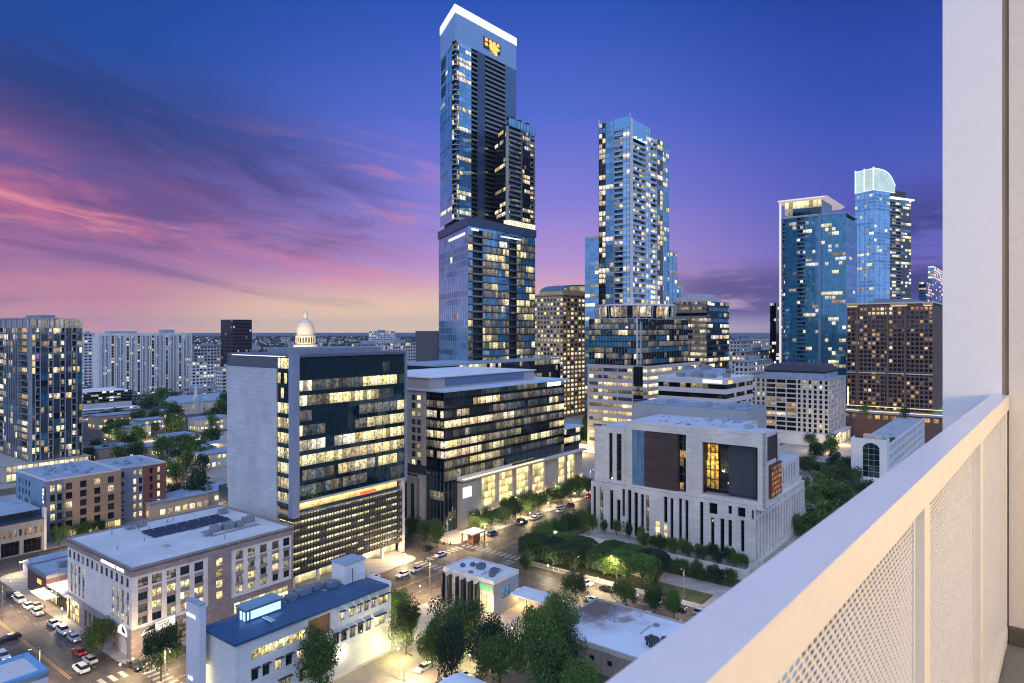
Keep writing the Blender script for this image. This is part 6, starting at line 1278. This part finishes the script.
# people on the pavements
def person_mesh():
    me = bpy.data.meshes.new('person')
    v = [(0, 0, .95), (0, 0, 1.2), (0, 0, 1.42), (0, 0, 1.52), (0, .01, 1.66), (.09, 0, .90), (.10, .03, .5), (.11, -.02, .07), (.11, .10, .04), (-.09, 0, .90), (-.11, .12, .5), (-.12, .10, .09), (-.12, .22, .06), (.19, 0, 1.40), (.25, -.02, 1.12), (.25, .10, .90), (-.19, 0, 1.40), (-.25, .02, 1.12), (-.24, .14, .92)]
    e = [(0, 1), (1, 2), (2, 3), (3, 4), (0, 5), (5, 6), (6, 7), (7, 8), (0, 9), (9, 10), (10, 11), (11, 12), (2, 13), (13, 14), (14, 15), (2, 16), (16, 17), (17, 18)]
    r = [.13, .12, .13, .05, .10, .09, .065, .045, .035, .09, .065, .045, .035, .06, .045, .03, .06, .045, .03]
    me.from_pydata(v, e, []); o = bpy.data.objects.new('person', me); COL.objects.link(o); m = o.modifiers.new('s', 'SKIN'); o.modifiers.new('u', 'SUBSURF').levels = 1
    for i, q in enumerate(r): me.skin_vertices[0].data[i].radius = (q, q*.8)
    me.skin_vertices[0].data[0].use_root = True
    dg = bpy.context.evaluated_depsgraph_get(); out_ = bpy.data.meshes.new_from_object(o.evaluated_get(dg)); bpy.data.objects.remove(o); return out_
pme = person_mesh()
for k, (px, py, cl, lab) in enumerate([(127, 668, (.05, .06, .12), 'person in dark blue clothes standing at the rounded street corner'), (152, 662, (.5, .45, .4), 'person in pale clothes walking by the corner arches'), (158, 671, (.03, .03, .03), 'person in black walking towards the zebra crossing'), (61, 627, (.4, .1, .08), 'person in a red top near the bright lobby'), (452, 556, (.1, .1, .1), 'person in dark clothes waiting by the kiosk'), (466, 548, (.45, .45, .5), 'person in light clothes near the kiosk')]):
    me = pme.copy(); me.materials.clear(); me.materials.append(mat('cloth'+str(k), cl, .8, .1)); o = bpy.data.objects.new('person', me); COL.objects.link(o); p = gp(px, py, .14); o.location = p; o.rotation_euler = (0, 0, k*1.3); tag(o, lab, 'person')
# ---------------------------------------------------------------- street furniture
polem = mat('pole_grey', (.25, .25, .26), .5, metallic=.4)
def lamp(px, py, h=9, power=0, label=None, head=0, arm=1.8, col=(1, .68, .38), loc=None):
    p = loc or gp(px, py)
    t = thing('street_lamp', label or 'tall street lamp', 'street lamp', (p[0], p[1], 0), GA+radians(head), 'street lamps')
    g = MB(); g.tube((0, 0, 0), (0, 0, h), .11, .07); g.tube((0, 0, 0), (0, 0, .6), .2, .16); g.build('pole', polem, t); g = MB(); g.tube((0, 0, h-.1), (arm, 0, h+.25), .05); g.build('arm', polem, t)
    g = MB(); g.box(arm-.4, arm+.4, -.16, .16, h+.2, h+.34); hd = g.build('lamp_head', dmetal, t); g = MB(); g.box(arm-.3, arm+.3, -.12, .12, h+.15, h+.195); g.build('lens', emis('lamp_lens', (1, .8, .5), 12) if 'lamp_lens' not in MATS else MATS['lamp_lens'], hd)
    if power:
        ld = bpy.data.lights.new('lamp_light', 'SPOT'); ld.energy = power; ld.color = col; ld.shadow_soft_size = .25; ld.spot_size = radians(150); ld.spot_blend = .6; lo = bpy.data.objects.new('lamp_light', ld); COL.objects.link(lo); lo.parent = t; lo.location = (arm, 0, h+.05)
    return t
LS = [(2, 618, 'street lamp at the left edge beside the cross street'), (60, 606, 'street lamp between the corner shop and the white roofed office'), (40, 690, 'street lamp at the bottom left near the yellow line'), (165, 690, 'street lamp at the bottom by the zebra crossing'),
      (205, 620, 'street lamp behind the white pylon'), (403, 560, 'street lamp at the right end of the glass office'), (430, 590, 'street lamp on the wide junction'), (447, 545, 'street lamp by the tan annex corner'), (470, 540, 'street lamp at the brick crossing'), (520, 520, 'first street lamp on the glowing hall street'), (556, 503, 'second street lamp on the glowing hall street'), (590, 488, 'third street lamp on the glowing hall street'),
      (575, 590, 'street lamp between the canopy and the clipped groves'), (617, 588, 'street lamp in front of the right clipped grove'), (684, 600, 'pale lamp post below the terrace wall'), (404, 682, 'lamp post in the lit parking lot'), (358, 655, 'lamp post by the blue roofed building entrance'), (560, 560, 'lamp post left of the left clipped grove')]
for i, (px, py, lab) in enumerate(LS): lamp(px, py, 9 if i != 15 else 6, {14: 3500, 16: 5000}.get(i, 13500), lab, [0, 90, 180, 270][i % 4])
def glow(px, py, z, power, col=(1, .68, .34), r=.6, label='wall lantern giving warm light'):
    """small lantern on a short post"""
    p = gp(px, py); t = thing('post_lantern', label, 'lantern', (p[0], p[1], 0), GA, 'post lanterns')
    g = MB(); g.tube((0, 0, 0), (0, 0, z-.3), .05, n=6); g.build('post', polem, t); g = MB(); g.lathe([(0, z-.3), (.16, z-.25), (.2, z), (0, z+.12)], 8); g.build('glass_globe', MATS['lamp_lens'], t)
    ld = bpy.data.lights.new('lantern_light', 'POINT'); ld.energy = power*1.5; ld.color = col; ld.shadow_soft_size = r; lo = bpy.data.objects.new('lantern_light', ld); COL.objects.link(lo); lo.parent = t; lo.location = (0, 0, z+.6)
for a in [(500, 528, 3, 1600, (1, .8, .45), 'added lantern lighting the first hall trees'), (548, 510, 3, 1600, (1, .8, .45), 'added lantern lighting the last hall trees'), (548, 575, 3, 1500, (1, .85, .5), 'added lantern lighting the left clipped grove'), (598, 588, 3, 1500, (1, .85, .5), 'added lantern lighting the right clipped grove'), (470, 668, 3, 1500, (1, .85, .4), 'lantern below the slender bright tree'), (432, 640, 4, 2000, (1, .85, .4), 'lantern right of the parking lot trees'), (120, 455, 5, 5000, (1, .85, .4), 'lantern in the middle of the grove'), (150, 440, 5, 6000, (1, .8, .4), 'lantern between grove and church'), (212, 455, 5, 5000, (1, .8, .4), 'lantern near the small pale roof'), (62, 620, 3, 1600, (1, .8, .45), 'lantern at the bright lobby of the corner office'), (133, 672, 3, 1800, (1, .72, .36), 'lantern under the corner arches'), (170, 664, 3, 1500, (1, .72, .36), 'lantern right of the corner arches'), (48, 596, 3, 1500, (1, .75, .35), 'lantern under the cream awning'), (120, 678, 3, 900, (1, .7, .35), 'lantern on the curved pavement corner'),  # hall tree and clipped grove lanterns are added to brighten the leaves
          (386, 640, 4, 1500, (1, .82, .45), 'lantern at the lit entrance of the blue roofed building'), (340, 675, 4, 1800, (1, .8, .45), 'lantern on the left part of the parking lot'), (398, 662, 3, 2600, (1, .85, .3), 'lantern lighting the yellow-green tree'), (420, 600, 4, 2500, (1, .66, .36), 'lantern near the wide junction'),
          (487, 620, 3, 1500, (1, .7, .3), 'lantern beneath the green sign'), (523, 605, 2.6, 1800, (1, .6, .22), 'lantern beneath the white canopy'), (512, 640, 3, 1400, (1, .7, .4), 'lantern in the yard below the canopy'), (405, 563, 3, 2200, (1, .75, .4), 'lantern at the glass office entrance'), (640, 575, 3, 900, (1, .55, .4), 'lantern at the pink gate'),
          (450, 660, 6, 1200, (1, .8, .4), 'lantern inside the oak clump'), (485, 535, 3, 2200, (1, .75, .35), 'lantern at the left foot of the glowing hall'), (530, 520, 3, 2200, (1, .75, .35), 'lantern at the middle of the glowing hall'), (575, 500, 3, 2600, (1, .7, .35), 'lantern at the right end of the glowing hall'), (603, 520, 4, 2600, (1, .75, .4), 'lantern left of the courthouse'),
          (575, 455, 5, 9000, (1, .65, .25), 'lantern at the foot of the barrel roofed tower'), (590, 440, 5, 9000, (1, .65, .3), 'lantern by the banded garage'), (822, 452, 5, 6000, (1, .7, .3), 'lantern at the foot of the white gridded office'), (840, 445, 5, 8000, (1, .6, .25), 'lantern beside the hotel podium'), (820, 495, 4, 5000, (1, .75, .3), 'lantern on the park path'), (845, 520, 4, 3000, (.9, .9, .4), 'lantern deep in the park'),
          (168, 478, 4, 5000, (1, .6, .3), 'lantern in the yards beyond the red wing'), (118, 437, 5, 12000, (1, .8, .4), 'lantern below the pale garage'), (192, 440, 5, 9000, (1, .7, .4), 'lantern by the church'), (105, 447, 5, 8000, (.8, 1, .3), 'greenish lantern in the grove'), (68, 475, 5, 5000, (1, .8, .5), 'lantern at the foot of the balcony tower'), (200, 500, 4, 3000, (1, .6, .6), 'pinkish lantern near the teal rear wing'), (20, 575, 4, 2600, (1, .75, .4), 'lantern on the cross street at left'), (70, 552, 4, 2400, (1, .75, .4), 'lantern on the cross street by the brick block')]:
    glow(a[0], a[1], a[2], a[3], a[4], label=a[5])
# traffic signals
for i, (px, py, lab) in enumerate([(152, 683, 'traffic signal at the zebra crossing by the corner office'), (445, 552, 'traffic signal at the junction near the annex'), (458, 562, 'traffic signal near the small branch building')]):
    p = gp(px, py); t = thing('traffic_signal', lab, 'traffic signal', (p[0], p[1], 0), GA+i)
    g = MB(); g.tube((0, 0, 0), (0, 0, 5.6), .1, .07); g.tube((0, 0, 5.4), (5, 0, 5.9), .06, .05); g.build('pole', polem, t)
    for x in (2.6, 4.8): g = MB(); g.box(x-.17, x+.17, -.15, .15, 5.2, 6.2); hd = g.build('signal_head', black, t); g = MB(); g.lathe([(0, 5.92), (.1, 5.94), (.1, 6.06), (0, 6.08)], 8, (x, -.1)); g.build('red_light', tl, hd)
t = thing('corner_kiosk', 'small brick pavilion with lit roof terrace at the junction', 'kiosk', W(186, 158, .14))
g = MB(); g.box(-7, 0, -2, 4, 3.4, 3.8); g.build('roof', conc, t); g = MB(); [g.box(x, x+.4, y, y+.4, 0, 3.4) for x in (-6.8, -.6) for y in (-1.8, 3.4)]; g.box(-5, -1, 0, 2.4, 0, 3.3); g.build('wall', brickr, t); g = MB(); g.box(-6, -1, -1, 3, 3.3, 3.38); g.build('ceiling_light', ledwarm, t)
# fence of the street edge by the groves
t = thing('street_railing', 'long pale railing along the road edge before the clipped groves', 'railing', W(175.8, 66, .14)); g = MB(); g.box(-.05, .05, 0, 66, .95, 1.05)
g.build('top_rail', pale, t); g = MB()
for k in range(34): g.tube((0, k*2, 0), (0, k*2, 1), .06, n=6)
g.build('railing_posts', pale, t)

# ---------------------------------------------------------------- distant city
g = MB(); FR_ = random.Random(9); mats = [mat('far_wall', (.34, .34, .36), .8, .25, .01), roofb, litC, MATS['lit_pale'], gDark]
def farbox(g, x, y, w, l, h, rot):
    cs, sn = cos(rot), sin(rot); pt = lambda a, b_: (x+a*cs-b_*sn, y+a*sn+b_*cs); q = [pt(0, 0), pt(w, 0), pt(w, l), pt(0, l)]
    g.hexa([(*p, 0) for p in q]+[(*p, h) for p in q], 0); g.face([(*p, h+.2) for p in q], 1)
    for (p, r_) in ((q[0], q[1]), (q[0], q[3])):
        F = face2(p, r_); o = .2 if r_ is q[1] else -.2
        for j in range(1, int(h/4)+1):
            for i in range(max(1, int(F.len/5))):
                if FR_.random() < .5: g.fquad(F, i*5+.8, min(F.len, i*5+3.8), o, j*4-3, j*4-1.2, FR_.choice([2, 3, 4, 4, 4]), (i, j))
for k in range(950):
    d = 650*(1.0+8*FR_.random()**1.8); px = FR_.uniform(-30, 1000)
    if d < 900 and not (190 < px < 230 or 700 < px < 780): continue
    x = (px-CX)/FPX*d; h = FR_.choice([6, 8, 8, 10, 12, 16, 20])+ (FR_.random() < .06)*25
    if 280 < px < 330 and d < 1150: continue
    farbox(g, x, d, FR_.uniform(18, 60), FR_.uniform(14, 40), h, FR_.choice([GA, GA, .3, 1.2]))
o = g.build('distant_city', mats); o['kind'] = 'stuff'; tag(o, 'sprawl of low distant buildings below the horizon', 'distant city')
g = MB()
def blob(x, y, r, h, n, q):
    for _ in range(n):
        v = Vector((FR_.gauss(0, 1), FR_.gauss(0, 1), abs(FR_.gauss(0, .9)))).normalized()*(FR_.random()**.4); p = Vector((x+v.x*r, y+v.y*r, h*.25+v.z*h*.75))
        a = Vector((FR_.gauss(0, 1), FR_.gauss(0, 1), FR_.gauss(0, 1))).normalized(); b_ = a.orthogonal().normalized(); s_ = q*FR_.uniform(.6, 1.3); g.face([p-a*s_, p-b_*s_*.7, p+a*s_, p+b_*s_*.7])
for k in range(4200):
    d = 640*(1+11*FR_.random()**1.5); px = FR_.uniform(-40, 1020); blob((px-CX)/FPX*d, d, FR_.uniform(7, 12)*(1+d/5000), FR_.uniform(9, 14), 46 if d < 1500 else 22, .0016*d if d < 1500 else .0024*d)
o = g.build('distant_woods', mat('far_leaves', (.022, .048, .026), .9, .4, .01)); o['kind'] = 'stuff'; tag(o, 'dark mass of trees spread between distant buildings', 'woods')
g = MB()
for k in range(2600):
    d = 620*(1+10*FR_.random()**1.3); px = FR_.uniform(-40, 1020); x = (px-CX)/FPX*d; r = .00026*d*FR_.uniform(.6, 1.25); z = FR_.uniform(5, 22)
    g.box(x-r, x+r, d-r, d+r, z-r, z+r, FR_.choice([0, 0, 1, 2]))
o = g.build('distant_city_lights', [emis('far_warm', (1, .72, .35), 2.2), emis('far_white', (.9, .93, 1), 2.2), emis('far_orange', (1, .5, .2), 1.6)]); o['kind'] = 'stuff'; tag(o, 'scattered warm and white lights of the distant city', 'city lights')
# low roofs filling the midtown gaps
mid = [(205, 470, 8, 22, 16, 'pale flat roofed house among trees right of the grove'), (150, 520, 6, 24, 14, 'low lit eatery roof beyond the red wing'), (192, 508, 5, 20, 14, 'pale patio roof near the teal rear wing'), (96, 462, 7, 20, 14, 'small house at the left edge of the grove'), (210, 455, 6, 18, 12, 'small pale roof below the church'),
       (112, 440, 7, 26, 16, 'long pale roofed house at the left of the grove'), (140, 432, 8, 20, 16, 'house with lit windows in the middle of the grove'), (168, 446, 6, 18, 14, 'small house in front of the church'), (128, 460, 6, 22, 14, 'low roof just beyond the tan brick block'), (180, 462, 6, 22, 14, 'low lit house beyond the red wing'), (200, 432, 9, 26, 18, 'flat roofed house right of the church'), (98, 430, 10, 26, 18, 'low block between the balcony tower and the grove'), (155, 425, 10, 24, 16, 'pale house at the foot of the white slab'),
       (760, 405, 20, 40, 30, 'tan low block behind the courthouse penthouse'), (700, 400, 18, 40, 30, 'low concrete block hidden behind the striped office'), (735, 396, 24, 34, 26, 'grey block right of the striped office')]
for (px, py, h, w, l, lab) in mid:
    p = gp(px, py); t = thing('low_building', lab, 'building', p)
    g = MB(); g.box(0, w, 0, l, 0, h); g.build('wall', R.choice([limest, pale, tan]), t); g = MB(); g.box(-.4, w, -.4, l, h, h+.4); g.build('roof', roofb, t)
    g = MB(); F = Face((0, 0), (1, 0), (0, -1), 1); [g.fquad(F, 1+i*3, 3+i*3, .06, 1+j*4, 3.2+j*4, 0, (i, j)) for i in range(int(w/3)) for j in range(max(1, int(h/4))) if R.random() < .7]; F = Face((0, 0), (0, 1), (-1, 0), 1); [g.fquad(F, 1+i*3, 3+i*3, .06, 1, 3.2, 0, (i, 9)) for i in range(int(l/3)) if R.random() < .7]; g.build('windows', litA, t)

# ================================================================ balcony
hh = .29; BA = radians(50.3); X1_ = 3.80
cream_p = mat('cream_powder_coat', (.74, .72, .68), .45, .03, 3.0); capm = mat('cap_metal', (.74, .73, .74), .33, .04, 4.0)
t = thing('balcony_railing', 'cream metal balcony railing with smooth broad cap and perforated panels', 'railing', (0, 0, CAMZ-1.41), BA)
Z = 1.41
g = MB(); zc = Z-hh
g.box(-1.6, X1_, .235, .299, zc-.006, zc); q = [(-1.6, .2985, zc-.065)]; g.box(-1.6, X1_, .293, .299, zc-.07, zc-.006)
cap = g.build('rail_cap', capm, t); bv = cap.modifiers.new('b', 'BEVEL'); bv.width = .002; bv.segments = 2; bv.limit_method = 'ANGLE'
g = MB(); g.box(-1.6, X1_, .2352, .2385, zc-.066, zc-.0062); g.build('top_rail', cream_p, t)
g = MB(); g.box(-1.6, X1_, .238, .288, zc-1.10, zc-1.05); g.build('bottom_rail', cream_p, t)
posts = [.58, 1.65, 2.71, 3.74]
for x in posts: g = MB(); g.box(x-.035, x+.035, .240, .286, 0 if x > 3 else 0, zc-.066); g.build('post', cream_p, t)
def mesh_panel(x0, x1):
    g = MB(); px_, pz = .024, .0105; z0, z1 = zc-1.05, zc-.066; j = 0; z = z0; w = .0042
    g.box(x0, x0+.02, .256, .266, z0, z1); g.box(x1-.02, x1, .256, .266, z0, z1)
    L0, L1 = x0+.02, x1-.02; n = int((L1-L0)/px_); d = (L1-L0)/n
    while z < z1:
        g.box(L0, L1, .2585, .2605, z, min(z+.0038, z1)); off = (j % 2)*.5
        for i in range(n+1):
            a = L0+(i+off)*d-.0038; b_ = a+.0076
            if a < L0 or b_ > L1: continue
            g.box(a, b_, .2587, .2603, z+.0038, z+pz)
        z += pz; j += 1
    return g
for k in range(4):
    x0 = ([-.5]+posts)[k]+.035; x1 = posts[k]-.035; mesh_panel(x0, x1).build('mesh_panel', cream_p, t)
stucco = mat('stucco', (.74, .68, .60), .95, .06, 40, bump=.2); stw = mat('column_paint', (.82, .81, .83), .8, .02, 12)
t = thing('end_column', 'smooth white column rising at the end of the railing', 'column', (0, 0, CAMZ-1.41), BA)
g = MB(); g.box(X1_+.012, X1_+.6, .262, .492, -6, 5); g.build('shaft', stw, t)
t = thing('balcony_end_wall', 'beige textured balcony wall beside the white column', 'wall', (0, 0, CAMZ-1.41), BA)
g = MB(); g.box(X1_+.012, X1_+.6, -2.6, .236, 0, 5); g.build('wall', stucco, t)
g = MB(); g.box(X1_+.03, X1_+.5, .236, .262, 0, 5); g.build('joint', mat('brown_joint', (.36, .27, .19), .9), t)
g = MB(); g.box(X1_-.02, X1_+.012, -2.6, .235, 0, .075); g.build('skirting', mat('bronze_skirting', (.08, .07, .065), .5), t)
t = thing('balcony_slab', 'dark grey balcony floor slab inside the railing', 'balcony floor', (0, 0, CAMZ-1.41), BA)
g = MB(); g.box(-2.2, X1_+.6, -2.6, .30, -.25, 0); g.build('floor', mat('balcony_tile', (.16, .16, .17), .6), t)
t = thing('balcony_inner_wall', 'apartment wall on the inner side of the balcony', 'wall', (0, 0, CAMZ-1.41), BA)
g = MB(); g.box(-2.2, X1_+.6, -2.9, -2.6, -.25, 3.2); g.build('wall', stucco, t)
g = MB(); g.lathe([(0, 2.6), (.09, 2.6), (.11, 2.75), (.11, 2.8), (0, 2.8)], 14, (1.4, -2.45)); g.build('wall_lamp', emis('balcony_lamp', (1, .8, .5), 6), t)
for (x, e) in ((1.0, 120), (2.9, 105)):
    ld = bpy.data.lights.new('wall_lamp_light', 'POINT'); ld.energy = e; ld.color = (1, .70, .33); ld.shadow_soft_size = .25; lo = bpy.data.objects.new('wall_lamp_light', ld); COL.objects.link(lo); lo.parent = t; lo.location = (x, -2.2, 1.5)

# capitol flood lights
for dx, dy, dz in ((-45, -70, 30), (45, -70, 30), (0, -90, 20)):
    ld = bpy.data.lights.new('flood_light', 'SPOT'); ld.energy = 230000; ld.color = (1, .76, .44); ld.shadow_soft_size = 2; ld.spot_size = radians(75); ld.spot_blend = .5
    lo = bpy.data.objects.new('flood_light', ld); COL.objects.link(lo); lo.location = (pc[0]+dx, pc[1]+dy, dz); v = Vector((pc[0], pc[1], 68))-Vector(lo.location); lo.rotation_euler = v.to_track_quat('-Z', 'Y').to_euler()

# ================================================================ sky
wd = bpy.data.worlds.new('World'); SC.world = wd; wd.use_nodes = True; nt = wd.node_tree; nt.nodes.clear(); L = nt.links.new
out = N(nt, 'ShaderNodeOutputWorld'); bg = N(nt, 'ShaderNodeBackground'); L(bg.outputs[0], out.inputs[0])
tc = N(nt, 'ShaderNodeTexCoord'); nm = N(nt, 'ShaderNodeVectorMath', operation='NORMALIZE'); L(tc.outputs['Generated'], nm.inputs[0]); sx = N(nt, 'ShaderNodeSeparateXYZ'); L(nm.outputs[0], sx.inputs[0])
def math_(op, a, b_=None, c=None, clamp=False):
    n = N(nt, 'ShaderNodeMath', operation=op); n.use_clamp = clamp
    for i, v in enumerate((a, b_, c)):
        if v is None: continue
        if isinstance(v, (int, float)): n.inputs[i].default_value = v
        else: L(v, n.inputs[i])
    return n.outputs[0]
def smooth(v, a, b_, t0=0, t1=1):
    n = N(nt, 'ShaderNodeMapRange', interpolation_type='SMOOTHSTEP'); n.inputs['From Min'].default_value = a; n.inputs['From Max'].default_value = b_; n.inputs['To Min'].default_value = t0; n.inputs['To Max'].default_value = t1; L(v, n.inputs[0]); return n.outputs[0]
az = math_('ARCTAN2', sx.outputs[0], sx.outputs[1]); el = math_('ARCSINE', sx.outputs[2])
def ramp(stops):
    n = N(nt, 'ShaderNodeValToRGB'); cr = n.color_ramp
    f = smoothlin
    L(f, n.inputs[0])
    while len(cr.elements) < len(stops): cr.elements.new(.5)
    for e, (p, c) in zip(cr.elements, stops): e.position = p; e.color = c4(srgb(*c)) if max(c) > 1.5 else c4(c)
    return n.outputs[0]
n = N(nt, 'ShaderNodeMapRange'); n.inputs['From Min'].default_value = -.05; n.inputs['From Max'].default_value = .95; L(el, n.inputs[0]); smoothlin = n.outputs[0]
# elevation e sits at ramp position e+.05
Lr = ramp([(0, (150, 105, 125)), (.052, (232, 168, 158)), (.09, (200, 140, 160)), (.14, (160, 116, 162)), (.20, (120, 88, 146)), (.30, (72, 84, 156)), (.40, (38, 78, 162)), (.52, (26, 70, 156)), (1, (20, 56, 146))])
Mr = ramp([(0, (170, 130, 130)), (.052, (255, 222, 178)), (.08, (242, 200, 180)), (.11, (220, 172, 192)), (.15, (184, 150, 212)), (.24, (134, 128, 216)), (.36, (84, 108, 208)), (.50, (44, 84, 182)), (1, (30, 60, 150))])
Rr = ramp([(0, (110, 95, 135)), (.052, (160, 135, 180)), (.10, (120, 108, 185)), (.20, (92, 98, 190)), (.34, (56, 82, 182)), (.50, (30, 62, 150)), (1, (24, 52, 140))])
BK = 1.0
def sc3(c, k): return tuple(x*k for x in c)
Br = ramp([(0, (.22, .24, .34)), (.05, (.52, .60, .90)), (.25, (.44, .62, 1.05)), (.55, (.42, .60, 1.08)), (1, (.38, .56, 1.05))])
def mixc(a, b_, f, mode='MIX'):
    n = N(nt, 'ShaderNodeMix', data_type='RGBA', blend_type=mode)
    for k, v in (('A', a), ('B', b_)):
        if isinstance(v, tuple): n.inputs[k].default_value = v
        else: L(v, n.inputs[k])
    if isinstance(f, (int, float)): n.inputs['Factor'].default_value = f
    else: L(f, n.inputs['Factor'])
    return n.outputs['Result']
c = mixc(Lr, Mr, smooth(az, -.55, -.08)); c = mixc(c, Rr, smooth(az, .06, .5))
# cloud streaks: noise drawn out along gently falling bands
lin = math_('ADD', el, math_('MULTIPLY', az, .30)); lin2 = math_('ADD', el, math_('MULTIPLY', az, .13))
cv = N(nt, 'ShaderNodeCombineXYZ'); L(math_('MULTIPLY', az, 2.2), cv.inputs[0]); L(math_('MULTIPLY', lin, 9), cv.inputs[1]); cv.inputs[2].default_value = .7
wp = N(nt, 'ShaderNodeTexNoise', Scale=1.1, Detail=9.0, Roughness=.62, Distortion=.6); L(cv.outputs[0], wp.inputs[0])
cv2 = N(nt, 'ShaderNodeCombineXYZ'); L(math_('MULTIPLY', az, 3.0), cv2.inputs[0]); L(math_('MULTIPLY', lin2, 22), cv2.inputs[1]); cv2.inputs[2].default_value = 3.1
wp2 = N(nt, 'ShaderNodeTexNoise', Scale=1.0, Detail=7.0, Roughness=.6, Distortion=.8); L(cv2.outputs[0], wp2.inputs[0])
left = smooth(az, -.02, -.28)
def band(v, a, b_, c_, d): return math_('MULTIPLY', smooth(v, a, b_), smooth(v, c_, d, 1, 0))
pinkm = math_('MULTIPLY', math_('MULTIPLY', smooth(wp.outputs[0], .34, .72), math_('MULTIPLY', band(lin, -.14, -.02, .0, .12), smooth(el, .03, .13))), left)
c = mixc(c, c4(srgb(226, 122, 148)), math_('MULTIPLY', pinkm, .85))
pk2 = math_('MULTIPLY', math_('MULTIPLY', smooth(wp2.outputs[0], .50, .66), band(el, .03, .11, .20, .30)), left)
c = mixc(c, c4(srgb(240, 150, 158)), math_('MULTIPLY', pk2, .72))
dk2 = math_('MULTIPLY', math_('MULTIPLY', smooth(wp2.outputs[0], .50, .34), band(el, .0, .03, .2, .3)), left)
c = mixc(c, c4(srgb(104, 82, 140)), math_('MULTIPLY', dk2, .6))
gl_m = math_('MULTIPLY', smooth(el, .085, .01), math_('MULTIPLY', smooth(az, -.55, -.30), smooth(az, .10, -.10)))
c = mixc(c, c4(srgb(250, 214, 172)), math_('MULTIPLY', gl_m, .85))
dark = math_('MULTIPLY', math_('MULTIPLY', smooth(wp.outputs[0], .30, .60), band(lin, .0, .07, .10, .24)), smooth(az, -.08, -.36))
c = mixc(c, c4(srgb(38, 58, 118)), math_('MULTIPLY', dark, .68))
# small slate clouds low on the right
cv3 = N(nt, 'ShaderNodeCombineXYZ'); L(math_('MULTIPLY', az, 5), cv3.inputs[0]); L(math_('MULTIPLY', el, 26), cv3.inputs[1]); cv3.inputs[2].default_value = 8.3
wp3 = N(nt, 'ShaderNodeTexNoise', Scale=1.0, Detail=8.0, Roughness=.6); L(cv3.outputs[0], wp3.inputs[0])
dr = math_('MULTIPLY', math_('MULTIPLY', smooth(wp3.outputs[0], .38, .52), band(el, .005, .03, .06, .11)), smooth(az, .12, .30))
c = mixc(c, c4(srgb(84, 74, 132)), math_('MULTIPLY', dr, .85))
dr = math_('MULTIPLY', math_('MULTIPLY', smooth(wp3.outputs[0], .40, .58), band(el, .02, .06, .12, .22)), smooth(az, .42, .54))
c = mixc(c, c4(srgb(62, 56, 112)), math_('MULTIPLY', dr, .8))
# the sky behind the viewer is still bright
aa = math_('ABSOLUTE', az); back = math_('MAXIMUM', smooth(aa, .70, 1.05), smooth(el, .56, .95))
c = mixc(c, Br, back); c = mixc(c, (.10, .10, .12, 1), smooth(el, -.01, -.06))
L(c, bg.inputs[0]); bg.inputs[1].default_value = 1.0
sl = bpy.data.lights.new('sun', 'SUN'); sl.energy = .7; sl.angle = radians(35); sl.color = (.92, .93, 1)
so = bpy.data.objects.new('sun', sl); COL.objects.link(so); so.rotation_euler = Vector((.1, 1, -.62)).to_track_quat('-Z', 'Y').to_euler()

# ================================================================ evening haze
hm = bpy.data.materials.new('haze_air'); hm.use_nodes = True; hn = hm.node_tree; hn.nodes.clear()
ho = hn.nodes.new('ShaderNodeOutputMaterial'); hv = hn.nodes.new('ShaderNodeVolumePrincipled'); hv.inputs['Density'].default_value = .000032; hv.inputs['Color'].default_value = (.55, .68, .95, 1); hn.links.new(hv.outputs[0], ho.inputs['Volume'])
g = MB(); g.box(-9500, 9500, -600, 16000, -1, 330); ho_ = g.build('haze', hm); ho_['kind'] = 'stuff'; tag(ho_, 'thin blue evening haze over the distant city', 'haze')
# ================================================================ camera
cd = bpy.data.cameras.new('camera'); cam = bpy.data.objects.new('camera', cd); COL.objects.link(cam); SC.camera = cam
cam.location = (0, 0, CAMZ); cam.rotation_euler = (pi/2, 0, 0); cd.sensor_width = 36; cd.lens = FPX/1024*36; cd.shift_y = -10.5/1024; cd.clip_start = .02; cd.clip_end = 60000
cd.dof.use_dof = True; cd.dof.focus_distance = 200; cd.dof.aperture_fstop = 9
SC.view_settings.view_transform = 'Standard'; SC.view_settings.look = 'None'; SC.view_settings.exposure = 0; SC.view_settings.gamma = 1; SC.view_settings.use_curve_mapping = False
SC.render.filter_size = 1.15; SC.cycles.filter_width = 1.15; SC.cycles.use_denoising = True; SC.cycles.max_bounces = 5; SC.cycles.diffuse_bounces = 2; SC.cycles.glossy_bounces = 3; SC.cycles.transmission_bounces = 2; SC.cycles.sample_clamp_indirect = 3; SC.cycles.caustics_reflective = False; SC.cycles.caustics_refractive = False
